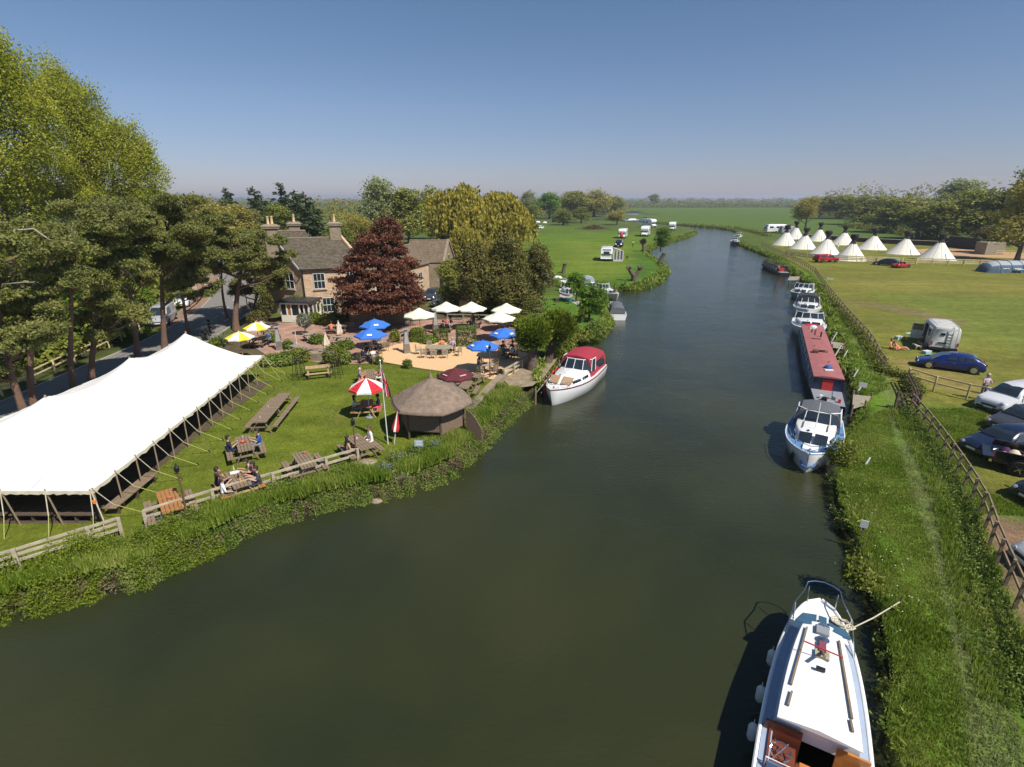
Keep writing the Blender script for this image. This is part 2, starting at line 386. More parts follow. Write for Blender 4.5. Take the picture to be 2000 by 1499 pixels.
    area([(630,800),(690,790),(670,830),(640,830)],(.17,.15,.04),.6,amt=.5)
    area([(470,850),(520,760),(560,750),(500,850)],(.14,.13,.04),.5,amt=.5)
    # dark scrub floor behind the road, and soil by the house
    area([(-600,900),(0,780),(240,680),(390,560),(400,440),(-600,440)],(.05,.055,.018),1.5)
    area([(390,700),(500,610),(560,625),(650,610),(850,600),(1010,640),(1030,690),(690,690),(520,700)],(.10,.08,.045),.6)
    area([(1080,570),(1180,585),(1190,640),(1170,660),(1090,655),(1060,600)],(.085,.165,.016),.6)
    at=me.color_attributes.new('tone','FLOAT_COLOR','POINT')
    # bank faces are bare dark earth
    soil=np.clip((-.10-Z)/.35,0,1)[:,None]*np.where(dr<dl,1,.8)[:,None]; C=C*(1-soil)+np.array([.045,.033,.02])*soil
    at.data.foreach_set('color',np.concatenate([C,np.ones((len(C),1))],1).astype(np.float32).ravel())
    me.polygons.foreach_set('use_smooth',[True]*len(me.polygons))
    # material
    m=bpy.data.materials.new('ground_grass_soil'); m.use_nodes=True; n=m.node_tree; b=n.nodes['Principled BSDF']; L=n.links
    b.inputs['Roughness'].default_value=.95; b.inputs['Specular IOR Level'].default_value=.15
    a=n.nodes.new('ShaderNodeAttribute'); a.attribute_name='tone'
    g_=n.nodes.new('ShaderNodeNewGeometry')
    def nz(scale,detail=4,st=None,rot=0):
        x=n.nodes.new('ShaderNodeTexNoise'); x.inputs['Scale'].default_value=scale; x.inputs['Detail'].default_value=detail; x.inputs['Roughness'].default_value=.7
        mp=n.nodes.new('ShaderNodeMapping'); L.new(g_.outputs['Position'],mp.inputs[0])
        if st: mp.inputs['Scale'].default_value=st
        mp.inputs['Rotation'].default_value=(0,0,rot); L.new(mp.outputs[0],x.inputs[0]); return x
    def rmap(x,a0,a1,b0=.3,b1=.7):
        r=n.nodes.new('ShaderNodeMapRange'); L.new(x.outputs['Fac'],r.inputs[0]); r.inputs[1].default_value=b0; r.inputs[2].default_value=b1; r.inputs[3].default_value=a0; r.inputs[4].default_value=a1; return r
    def mulc(prev,val):
        x=n.nodes.new('ShaderNodeVectorMath'); x.operation='SCALE'; L.new(prev,x.inputs[0]); L.new(val,x.inputs['Scale']); return x.outputs[0]
    cur=a.outputs['Color']
    cur=mulc(cur,rmap(nz(.11,5),.78,1.22).outputs[0])
    cur=mulc(cur,rmap(nz(1.1,6),.72,1.28).outputs[0])
    cur=mulc(cur,rmap(nz(9,5,(1,.5,1),.5),.62,1.38).outputs[0])
    cur=mulc(cur,rmap(nz(.35,2,(.12,1.6,1),-.35),.84,1.16).outputs[0])
    # yellowish dry flecks
    mx=n.nodes.new('ShaderNodeMix'); mx.data_type='RGBA'; L.new(rmap(nz(.7,6),0,.42,.52,.75).outputs[0],mx.inputs[0]); L.new(cur,mx.inputs[6])
    tint=n.nodes.new('ShaderNodeMix'); tint.data_type='RGBA'; tint.blend_type='MULTIPLY'; tint.inputs[0].default_value=1; L.new(cur,tint.inputs[6]); tint.inputs[7].default_value=(1.7,1.12,1.25,1)
    L.new(tint.outputs[2],mx.inputs[7]); L.new(mx.outputs[2],b.inputs['Base Color'])
    bp=n.nodes.new('ShaderNodeBump'); bp.inputs['Strength'].default_value=.9; bp.inputs['Distance'].default_value=.07; L.new(nz(11,5).outputs['Fac'],bp.inputs['Height']); L.new(bp.outputs[0],b.inputs['Normal'])
    me.materials.append(m); me.update()
    o=link('ground',me); setp(o,kind='structure'); return o
build_ground()
def ground_sheet(name,poly,z,m,kind='structure',world=True,step=None):
    pl=poly if world else [G(*p) for p in poly]
    mb=MB(); mb.add([(x,y,z) for x,y in pl],[tuple(range(len(pl)))]); o=mb.build(name,m); setp(o,kind=kind); return o
# water
mw=bpy.data.materials.new('river_water'); mw.use_nodes=True; n=mw.node_tree; b=n.nodes['Principled BSDF']
b.inputs['Base Color'].default_value=(.022,.027,.010,1); b.inputs['Roughness'].default_value=.05; b.inputs['IOR'].default_value=1.33; b.inputs['Specular IOR Level'].default_value=.5
g_=n.nodes.new('ShaderNodeNewGeometry')
def wn(scale,st,rot,dist=0):
    x=n.nodes.new('ShaderNodeTexNoise'); x.inputs['Scale'].default_value=scale; x.inputs['Detail'].default_value=3; x.inputs['Distortion'].default_value=dist
    mp=n.nodes.new('ShaderNodeMapping'); n.links.new(g_.outputs['Position'],mp.inputs[0]); mp.inputs['Scale'].default_value=st; mp.inputs['Rotation'].default_value=(0,0,rot); n.links.new(mp.outputs[0],x.inputs[0]); return x
h1=wn(3.2,(1,2.2,1),.25); h2=wn(.35,(1,1.6,1),.4,.6); h3=wn(12,(1,2,1),-.1)
ad=n.nodes.new('ShaderNodeMath'); ad.operation='MULTIPLY_ADD'; n.links.new(h3.outputs['Fac'],ad.inputs[0]); ad.inputs[1].default_value=.25; n.links.new(h1.outputs['Fac'],ad.inputs[2])
mm=n.nodes.new('ShaderNodeMath'); mm.operation='MULTIPLY'; n.links.new(ad.outputs[0],mm.inputs[0]); n.links.new(h2.outputs['Fac'],mm.inputs[1])
bp=n.nodes.new('ShaderNodeBump'); bp.inputs['Strength'].default_value=.6; bp.inputs['Distance'].default_value=.08; n.links.new(mm.outputs[0],bp.inputs['Height']); n.links.new(bp.outputs[0],b.inputs['Normal'])
mxw=n.nodes.new('ShaderNodeValToRGB'); mxw.color_ramp.elements[0].color=(.021,.026,.011,1); mxw.color_ramp.elements[1].color=(.036,.039,.015,1); mxw.color_ramp.elements[0].position=.35; mxw.color_ramp.elements[1].position=.65
h4=wn(.09,(1,1,1),0,.5); n.links.new(h4.outputs['Fac'],mxw.inputs[0]); n.links.new(mxw.outputs[0],b.inputs['Base Color'])
def water_mesh():
    # one sheet that follows the river and reaches a little under the banks
    mb=MB(); mb.add([(-130,-70,WATER),(160,-70,WATER),(160,330,WATER),(-130,330,WATER)],[(0,1,2,3)]); 
    mb.add([(x,y,WATER) for x,y in [(60,330),(200,330),(200,560),(60,560)]],[(0,1,2,3)]); return mb
setp(water_mesh().build('river',mw),kind='structure')
# distant low hills on the horizon
hm=mat('distant_hill',(.05,.08,.05),.9,.2,.002)
mb=MB(); xs=np.linspace(-5200,5200,90); prev=None; vs=[];fs=[]
for i,x in enumerate(xs):
    h=22+14*math.sin(x*.0011+1)+9*math.sin(x*.0031)+5*math.sin(x*.009)
    for j,(dy,hh) in enumerate(((0,-2),(300,.7*h),(700,h),(1400,-2))): vs.append((x,6300+dy,hh))
for i in range(len(xs)-1):
    for j in range(3): a=i*4+j; fs.append((a,a+4,a+5,a+1))
setp(mb.add(vs,fs).build('hills',hm,smooth=True),kind='structure')
# road
asphalt=mat('road_asphalt',(.19,.175,.155),.9,.15,1.5,.3,40,coords='Object')
concrete=mat('kerb_concrete',(.36,.34,.30),.85,.15,2,.2)
brickpave=mat('verge_brown_gravel',(.24,.15,.10),.9,.25,2,.3,30)
road_l=smooth_line([G(*p) for p in [(-300,905),(0,790),(137,727),(240,688),(330,643),(385,612),(412,585),(424,562),(429,542),(424,526),(408,512),(380,500),(300,492)]],2)
road_r=offset_line(road_l,-6.2)
def strip(name,a,b,z,m,t=0.0):
    n_=len(a); vs=[(x,y,z) for x,y in a]+[(x,y,z) for x,y in b]; mb=MB()
    if t: vs+= [(x,y,z-t) for x,y in a]+[(x,y,z-t) for x,y in b]
    fs=[(i,i+1,n_+i+1,n_+i) for i in range(n_-1)]
    if t: fs+=[(i,i+1,2*n_+i+1,2*n_+i) for i in range(n_-1)]+[(n_+i,n_+i+1,3*n_+i+1,3*n_+i) for i in range(n_-1)]
    return setp(mb.add(vs,fs).build(name,m),kind='structure')
strip('road',road_l,road_r,.030,asphalt)
strip('verge',offset_line(road_l,2.3)[18:44],offset_line(road_l,.14)[18:44],.05,brickpave)
strip('kerb',offset_line(road_l,.14),offset_line(road_l,0),.10,concrete,.12)
strip('kerb',offset_line(road_r,0),offset_line(road_r,-.14),.10,concrete,.12)
road_white=mat('road_marking_white',(.45,.43,.39),.8,.15,3)
mid=offset_line(road_l,-3.1); mid=resample(mid,1.0)
for i in range(0,len(mid)-3,6):
    seg=mid[i:i+3]; strip('road_marking',offset_line(seg,.06),offset_line(seg,-.06),.036,road_white)
# terrace paving, gravel, deck
def paving_mat(name,c1,c2,cm,scale,bw,rh,rot=0):
    m=bpy.data.materials.new(name); m.use_nodes=True; n=m.node_tree; b=n.nodes['Principled BSDF']; b.inputs['Roughness'].default_value=.9
    g=n.nodes.new('ShaderNodeNewGeometry'); mp=n.nodes.new('ShaderNodeMapping'); mp.inputs['Rotation'].default_value=(0,0,rot); n.links.new(g.outputs['Position'],mp.inputs[0])
    br=n.nodes.new('ShaderNodeTexBrick'); br.inputs['Scale'].default_value=scale; br.inputs['Brick Width'].default_value=bw; br.inputs['Row Height'].default_value=rh; br.inputs['Mortar Size'].default_value=.01
    br.inputs['Color1'].default_value=(*c1,1); br.inputs['Color2'].default_value=(*c2,1); br.inputs['Mortar'].default_value=(*cm,1); n.links.new(mp.outputs[0],br.inputs[0])
    nz=n.nodes.new('ShaderNodeTexNoise'); nz.inputs['Scale'].default_value=.6; nz.inputs['Detail'].default_value=6; n.links.new(g.outputs['Position'],nz.inputs[0])
    r=n.nodes.new('ShaderNodeMapRange'); n.links.new(nz.outputs['Fac'],r.inputs[0]); r.inputs[1].default_value=.3; r.inputs[2].default_value=.7; r.inputs[3].default_value=.72; r.inputs[4].default_value=1.2
    x=n.nodes.new('ShaderNodeVectorMath'); x.operation='SCALE'; n.links.new(br.outputs['Color'],x.inputs[0]); n.links.new(r.outputs[0],x.inputs['Scale']); n.links.new(x.outputs[0],b.inputs['Base Color'])
    MATS[name]=m; return m
pave=paving_mat('terrace_brick_paving',(.36,.20,.145),(.42,.25,.18),(.22,.15,.11),1,.42,.22,.35)
gravel=mat('orange_shingle',(.60,.36,.17),.95,.2,14,.6,60,col2=(.80,.54,.30))
patio_px=[(468,655),(500,628),(560,632),(640,628),(760,632),(850,625),(1005,628),(1028,640),(1012,672),(1005,695),(700,712),(640,712),(600,705),(530,700),(500,682)]
ground_sheet('patio',[G(*p) for p in patio_px],.035,pave)
gravel_px=[(688,700),(700,690),(735,686),(765,676),(800,668),(850,668),(905,670),(925,688),(970,690),(1010,688),(1032,690),(1034,703),(1012,724),(985,742),(958,742),(900,731),(830,722),(770,712),(735,706),(700,707)]
ground_sheet('gravel',[G(*p) for p in gravel_px],.045,gravel)
dirtm=mat('worn_earth_path',(.30,.19,.12),.95,.25,1.5,.4,20)
ground_sheet('path',[G(*p) for p in [(900,640),(905,600),(915,575),(940,570),(945,590),(925,615),(922,640)]],.04,dirtm)
ground_sheet('path',[G(*p) for p in [(985,745),(1010,722),(1040,700),(1090,700),(1062,738),(1040,755),(1000,760)]],.04,mat('worn_bank_path',(.26,.20,.13),.95,.3,2,.4,20))
ground_sheet('arena',[G(*p) for p in [(1790,488),(1830,485),(1990,494),(2080,503),(2000,506),(1870,502),(1800,496)]],.04,mat('orange_sand',(.42,.25,.13),.95,.2,1,.3))
ground_sheet('quay',[G(*p) for p in [(1092,580),(1096,572),(1132,590),(1130,598)]],.05,concrete)
# ================================================================ trees and plants
LM={}
LM['poplar']=leaf_mat('poplar_leaves',(.16,.19,.018),(.37,.40,.032),(.48,.48,.07),.5)
LM['ash']=leaf_mat('bright_tree_leaves',(0.071,0.140,0.016),(0.185,0.306,0.027),None,.35)
LM['pine']=leaf_mat('pine_needles',(.105,.120,.032),(.225,.245,.065),(.29,.275,.08),.38)
LM['scrub']=leaf_mat('scrub_leaves',(0.077,0.102,0.016),(0.266,0.287,0.039),None,.3)
LM['beech']=leaf_mat('copper_beech_leaves',(.065,.022,.018),(.19,.072,.045),(.29,.135,.07),.35)
LM['willow']=leaf_mat('willow_leaves',(0.200,0.188,0.025),(0.450,0.375,0.056),None,.4)
LM['brown']=leaf_mat('budding_tree_leaves',(0.216,0.189,0.040),(0.432,0.378,0.081),None,.35)
LM['conifer']=leaf_mat('conifer_needles',(0.023,0.046,0.016),(0.091,0.111,0.036),None,.15)
LM['green']=leaf_mat('spring_green_leaves',(0.130,0.148,0.029),(0.357,0.355,0.071),None,.35)
LM['greygreen']=leaf_mat('grey_green_leaves',(0.158,0.188,0.066),(0.355,0.388,0.160),None,.35)
LM['dark']=leaf_mat('dark_alder_leaves',(0.046,0.052,0.014),(0.224,0.202,0.050),None,.3)
LM['hedge']=leaf_mat('clipped_hedge_leaves',(0.046,0.085,0.013),(0.156,0.208,0.026),None,.25,1.2)
LM['olive']=leaf_mat('olive_grey_leaves',(.09,.11,.06),(.24,.26,.17),None,.25,1.2)
LM['bank']=leaf_mat('bank_weed_leaves',(0.049,0.094,0.014),(0.166,0.243,0.033),(0.265,0.276,0.077),.3,.45)
LM['bank_yellow']=leaf_mat('bank_shrub_leaves',(0.058,0.101,0.009),(0.230,0.284,0.022),None,.3,.5)
LM['grass']=leaf_mat('rank_grass_blades',(.085,.150,.008),(.22,.31,.03),(.36,.38,.10),.35,.35)
LM['path_grass']=leaf_mat('trodden_grass_blades',(.15,.18,.045),(.30,.34,.12),(.42,.42,.20),.3,.5)
LM['straw']=leaf_mat('dead_brushwood',(.07,.05,.025),(.19,.145,.08),None,.1)
PROTO={}
def crown_mesh(kind,seed,blobs,n,leaf,mname,sigma=.4,flat=.7,shell=(.5,1.0),per=28,dirs=None,bias=.9,zmin=None):
    rg=np.random.default_rng(seed); P,O=blob_points(blobs,n,rg,sigma,per,shell,flat,zmin)
    V,F=leaf_quads(P,leaf,rg,bias=O*bias,dirs=(np.tile(np.array(dirs,float),(n,1)) if dirs else None))
    return np_mesh(kind,V,F,LM[mname])
def limbs(base_r,H,crown_c,spread,seed,nb=7,lean=(0,0),split=.35,mb=None,wob=.15,mi=0):
    """tapered trunk plus limbs reaching into the crown"""
    rd=random.Random(seed); mb=mb or MB(); top=Vector((lean[0]*H,lean[1]*H,H)); pts=[];rs=[]
    K=8
    for i in range(K+1):
        t=i/K; pts.append(Vector((lean[0]*H*t+rd.uniform(-wob,wob)*t*(H*.05+.3),lean[1]*H*t+rd.uniform(-wob,wob)*t*(H*.05+.3),H*t))); rs.append(base_r*(1.25 if i==0 else 1)*(1-.78*t)+.01)
    mb.tube(pts,rs,8,mi)
    for k in range(nb):
        t=split+(1-split)*(k+.3)/nb*.95; i=min(K-1,int(t*K)); p=pts[i].lerp(pts[i+1],t*K-i); a=k*2.4+rd.uniform(-.5,.5); L=spread*(1.0-.55*(t-split)/(1-split))*rd.uniform(.7,1.1)
        q=[p]; r0=max(.02,base_r*(1-.78*t)*.6)
        for j in range(1,4): q.append(p+Vector((math.cos(a)*L*j/3,math.sin(a)*L*j/3,L*.5*j/3+rd.uniform(-.1,.1)*L)))
        mb.tube(q,[r0,r0*.7,r0*.4,r0*.12],5,mi)
        for s in range(2):
            b=q[1+s]; aa=a+rd.choice((-1,1))*rd.uniform(.6,1.1); l2=L*.5; mb.tube([b,b+Vector((math.cos(aa)*l2*.5,math.sin(aa)*l2*.5,l2*.3)),b+Vector((math.cos(aa)*l2,math.sin(aa)*l2,l2*.45))],[r0*.4,r0*.25,r0*.06],4,mi)
    return mb
def round_blobs(seed,H,Wd,z0=.25,n=16,top=1.0):
    """an irregular crown of height H, width Wd"""
    rd=random.Random(seed); bl=[]
    for i in range(n):
        t=rd.random(); z=H*(z0+(1-z0)*(.12+.78*t)); prof=math.sin(math.pi*min(1,max(.12,(t*.86+.16))))**.7
        a=rd.uniform(0,6.28); r=Wd*.5*prof*rd.uniform(.15,.72); s=Wd*rd.uniform(.13,.24)
        bl.append((math.cos(a)*r,math.sin(a)*r,z*top,s,s,s*rd.uniform(.7,1.05)))
    bl.append((0,0,H*.62,Wd*.28,Wd*.28,H*.24)); return bl
def unit_tree(kind,variant):
    """broad-leaved prototype 10 m tall, about 8 m wide; (crown mesh, trunk mesh)"""
    k=(kind,variant)
    if k in PROTO: return PROTO[k]
    s=100+variant*17+len(kind)*3; bm_='bark'
    if kind=='conifer':
        bl=[]; rd=random.Random(s)
        for i in range(26):
            t=(i+.5)/26; z=1.0+8.9*t; r=2.3*(1-t)**.85+.12; a=i*2.4
            for q in range(2 if t<.7 else 1): bl.append((math.cos(a+q*3.1)*r*.5,math.sin(a+q*3.1)*r*.5,z,r*.62+.1,r*.62+.1,.32))
        rg=np.random.default_rng(s); P,O=blob_points(bl,5200,rg,.16,14,(.5,1.05),.7); D=O.copy(); D[:,2]-=.5
        V,F=leaf_quads(P,.17,rg,dirs=D,aspect=1.5,bias=O*.3); cm=np_mesh('crown',V,F,LM['conifer']); tm=limbs(.2,9.5,None,1.5,s,8,split=.2).mesh('trunk',M['bark'],True)
    elif kind=='willow':
        rd=random.Random(s); rg=np.random.default_rng(s); bl=round_blobs(s,10,9.5,.35,16)
        P,O=blob_points(bl,5200,rg,.25,10,(.75,1.0),.7); keep=P; strands=[]
        # hanging strands
        dn=rg.uniform(1.2,5.2,(len(P),1)); k_=5; T=[]
        for j in range(k_):
            q=P.copy(); q[:,2:3]-=dn*j/k_; q[:,:2]+=O[:,:2]*.35*(1-(1-j/k_)**2); q[:,:2]+=rg.normal(size=(len(P),2))*.06; T.append(q)
        Q=np.concatenate(T); m_=Q[:,2]>.5; Q=Q[m_]
        V,F=leaf_quads(Q,.20,rg,dirs=np.tile([0,0,-1.],(len(Q),1)),aspect=1.5,bias=np.concatenate([O]*k_)[m_]*.6); cm=np_mesh('crown',V,F,LM['willow']); tm=limbs(.4,7,None,3.6,s,8).mesh('trunk',M['bark'],True)
    else:
        spec={'green':('green',9000,.20,.36),'greygreen':('greygreen',9000,.18,.38),'ash':('ash',6500,.21,.33),'brown':('brown',8500,.17,.42),'dark':('dark',12000,.17,.32),'scrub':('scrub',6000,.19,.32),'far':('green',1500,.42,.45),'fargrey':('greygreen',1500,.42,.45)}[kind]
        bl=round_blobs(s,10,8.4,.10 if kind in('scrub','far','fargrey') else .2,20)
        cm=crown_mesh('crown',s,bl,spec[1],spec[2],spec[0],spec[3],.8,(.55,1.02),22,bias=.8)
        tm=limbs(.26,8,None,3.0,s,8,split=.2).mesh('trunk',M['bark'],True)
    PROTO[k]=(cm,tm); return PROTO[k]
def place_tree(name,label,kind,variant,x,y,H,Wd,group=None,rz=None,cat='tree'):
    cm,tm=unit_tree(kind,variant); t=thing(name,label,cat,(x,y,-.05),rz if rz is not None else random.uniform(0,6.28),group)
    base=8.6 if kind!='conifer' else 4.6
    t.scale=(Wd/base,Wd/base,H/10.0); link('crown',cm,t); link('trunk',tm,t); return t
def tree_px(name,label,kind,variant,bx,by,ty,wpx,group=None,hidden=0):
    x,y=G(bx,by); H=height_at(x,y,ty); return place_tree(name,label,kind,variant,x,y,H,wpx*mpp(x,y,H*.6),group)
# --- big poplars at the left
def big_poplar(label,bx,by,ty,blobs_px,n,seed,leaf=.30,trunk=.55):
    x,y=G(bx,by); m=mpp(x,y,12); H=height_at(x,y,ty); t=thing('poplar_tree',label,'tree',(x,y,0))
    bl=[]
    for (px,py,rx,rz) in blobs_px:
        z=height_at(x,y,py); bl.append(((px-bx)*m,random.uniform(-1.2,1.2),z,rx*m,rx*m*.9,rz*m))
    rd=random.Random(seed); ex=[]
    for b in bl:                                    # upright sprays round every mass
        for _ in range(7):
            a=rd.uniform(0,6.28); e=rd.uniform(-.2,1.0); ex.append((b[0]+math.cos(a)*b[3]*.8*math.cos(e),b[1]+math.sin(a)*b[4]*.8*math.cos(e),b[2]+math.sin(e)*b[5]*.85,b[3]*.26,b[4]*.26,b[5]*.36))
    rg=np.random.default_rng(seed); P,O=blob_points(bl+ex,int(n*1.35),rg,.42,26,(.45,1.02),1.5)
    V,F=leaf_quads(P,leaf*.50,rg,bias=O*.7); link('crown',np_mesh('crown',V,F,LM['poplar']),t)
    mb=limbs(trunk,H*.9,None,H*.22,seed,12,split=.12); 
    for k in range(4):
        a=k*1.6+.4; mb.tube([(0,0,1.5+k),(math.cos(a)*2.2,math.sin(a)*1.5,H*.3),(math.cos(a)*4.2,math.sin(a)*2.5,H*.55),(math.cos(a)*5.5,math.sin(a)*3,H*.75)],[trunk*.6,trunk*.45,trunk*.28,.05],7)
    mb.build('trunk',M['bark'],t,True); return t
big_poplar('huge yellow-green poplar filling the left edge of the sky',60,590,48,[(30,130,75,85),(100,145,75,95),(55,95,55,48),(140,125,45,50),(-30,250,90,110),(60,300,110,100),(130,250,75,90),(20,400,110,80)],70000,3,trunk=.8)
big_poplar('yellow-green poplar leaning right of the tallest one, its crown stepping down to the pines',215,560,150,[(165,190,60,80),(205,250,66,75),(250,250,42,80),(180,340,75,60),(255,330,65,70),(305,310,45,65),(240,400,80,45),(335,335,32,55),(110,400,60,50),(330,385,30,30),(350,345,22,30),(318,290,32,45),(345,395,24,24),(225,200,45,50)],76000,9,leaf=.28)
for lb,bx,by,ty,w,k in [('yellow-green bush under the poplars at the far left edge',0,640,420,200,'scrub'),('tall dark bush between the poplar and the pines at the left',120,620,430,190,'scrub'),('dark green bush beside the road behind the second pine',235,600,440,170,'scrub'),('low dark bush at the far left behind the rail fence',60,700,560,170,'scrub'),('yellowish bush behind the rail fence at the left of the road',150,680,570,130,'ash'),('green bush by the road fence, left of the silver van',235,650,540,110,'scrub'),('bush overhanging the bend of the road behind the white van',360,570,440,120,'green'),('broad bush in the corner left of the rail fence',-40,730,560,190,'scrub'),('small dark bush at the end of the rail fence',275,622,560,70,'ash')]:
    tree_px('roadside_bush',lb,k,len(lb)%3,bx,by,ty,w,'bushes behind the road fence')
# --- scots pines along the road
def pine(label,bx,by,ty,blobs_px,n,seed,lean=0.0,r=.22,dead=()):
    x,y=G(bx,by); m=mpp(x,y,6); t=thing('pine_tree',label,'tree',(x,y,0),0,'pines between the road and the marquee'); bl=[]; top=0
    rd=random.Random(seed)
    for (px,py,rx,rz) in blobs_px:
        z=height_at(x,y,py); top=max(top,z); bx_=PJ(x,y,z)[0]; cx=(px-bx_)*m
        for _ in range(8):
            a=rd.uniform(0,6.28); q=rd.uniform(.2,1.05); s=rd.uniform(.22,.42)
            bl.append((cx+math.cos(a)*rx*m*q,math.sin(a)*rx*m*q*.9,z+rd.uniform(-.75,.85)*rz*m,rx*m*s,rx*m*s,rz*m*rd.uniform(.22,.38)))
    rg=np.random.default_rng(seed); P,O=blob_points(bl,int(n*1.45),rg,.17,40,(.35,1.05),.55); O[:,2]+=.6
    V,F=leaf_quads(P,.072,rg,bias=O*.5,aspect=1.6); link('crown',np_mesh('crown',V,F,LM['pine']),t)
    cx=sum(b[0] for b in bl)/len(bl); H=top*.98; mb=MB(); K=9; pts=[]
    for i in range(K+1):
        q=i/K; pts.append(Vector((cx*q**1.3+math.sin(q*5+seed)*.18,math.cos(q*4+seed)*.15,H*q)))
    mb.tube(pts,[r*(1.3 if i==0 else 1)*(1-.7*i/K) for i in range(K+1)],8)
    for b in bl[::2]:
        i=min(K-1,max(2,int((b[2]/H)*K)-1)); p=pts[i]; q=Vector(b[:3]); mb.tube([p,p.lerp(q,.5)+Vector((0,0,-.2)),q],[r*.35,r*.22,.02],5)
    mb.build('trunk',M['bark_pine'],t,True)
    for k,pl in enumerate(dead):
        pt=[]
        for (px,py,dy) in pl:
            z=height_at(x,y,py); pt.append(((px-PJ(x,y,z)[0])*m,dy,z))
        MB().tube(pt,[.075]+[.05]*(len(pt)-2)+[.012],5).build('dead_branch',M['bark_grey'],t,True)
    return t
pine('bent pine at the far left edge with its crown above the tent',48,812,430,[(30,470,55,35),(-10,560,65,45),(40,640,60,40),(-10,720,60,28)],26000,21,dead=[[(15,452,0),(50,448,.3),(75,470,.5),(110,475,.7)]])
pine('second pine from the left, its low boughs hanging over the tent',73,800,470,[(90,500,55,30),(110,560,50,32),(60,610,55,30)],24000,22)
pine('thin leaning pine with a bare trunk below the crown, third from the left',150,762,470,[(130,510,45,30),(165,470,50,28),(180,545,45,28),(110,570,30,20)],18000,23,r=.2,dead=[[(115,552,0),(60,550,-.3),(18,553,-.6)]])
pine('pine with pale dead branches curling above the tent ridge',182,745,440,[(230,450,60,35),(200,590,35,26),(255,590,45,35),(190,640,40,26),(250,520,50,28)],26000,24,dead=[[(170,492,0),(190,477,.2),(197,478,.2),(195,505,.3)],[(205,512,0),(225,520,.3),(245,540,.5),(255,560,.6)],[(185,552,0),(200,548,.2),(225,560,.4),(240,570,.5)]])
pine('pine beside the road with the broadest dark crown',268,702,400,[(200,425,70,35),(270,400,60,28),(300,470,70,35),(240,480,60,35),(262,545,40,24)],34000,25)
pine('pine in front of the silver van',318,682,395,[(330,415,60,28),(350,480,55,35),(322,515,45,22),(370,440,50,30),(350,560,22,13)],30000,26,r=.25)
pine('slim pine whose foot stands behind the tent peak',366,655,420,[(390,440,50,28),(370,510,45,30),(395,560,35,22),(350,560,30,20)],22000,27,r=.17)
pine('slender pine by the roadside left of the thick-trunked pair',445,625,420,[(430,450,50,28),(420,510,42,26),(450,490,50,30)],18000,28,r=.16)
pine('thick-trunked pine beside the pub with a spreading crown',465,645,425,[(470,455,60,28),(505,480,50,30),(440,500,45,30),(520,520,42,26),(480,530,45,22)],34000,29,r=.32)
pine('pine against the pub wall with ragged low foliage',497,618,480,[(500,520,40,30),(525,560,26,25),(545,530,20,18),(470,560,30,20)],16000,30,r=.2)
# --- copper beech
def copper_beech():
    x,y=G(748,642); m=mpp(x,y,5); t=thing('copper_beech','large copper beech with dark red leaves in front of the pub','tree',(x,y,0))
    bl=[(0,0,height_at(x,y,py),rx*m,rx*m*.8,rz*m) for py,rx,rz in ((450,24,30),(486,48,34),(526,68,34),(562,82,30),(592,78,18))]
    off=[(22,-4),(4,-2),(0,0),(-6,0),(4,1)]
    bl=[(b[0]+o[0]*m,b[1]+o[1]*m*.3,*b[2:]) for b,o in zip(bl,off)]; rd=random.Random(4); ex=[]
    for b in bl:
        for _ in range(30):
            a=rd.uniform(0,6.28); e=rd.uniform(-.5,.7); ex.append((b[0]+math.cos(a)*b[3]*math.cos(e)*.92,b[1]+math.sin(a)*b[4]*math.cos(e)*.92,b[2]+math.sin(e)*b[5],b[3]*rd.uniform(.14,.34),b[4]*.22,b[5]*.16))
    rg=np.random.default_rng(44); P,O=blob_points(bl+ex,50000,rg,.22,26,(.35,1.14),.40)
    V,F=leaf_quads(P,.115,rg,bias=O*.8,aspect=1.2); link('crown',np_mesh('crown',V,F,LM['beech']),t)
    limbs(.38,height_at(x,y,440),None,3.4,5,12,split=.15).build('trunk',M['bark'],t,True)
copper_beech()
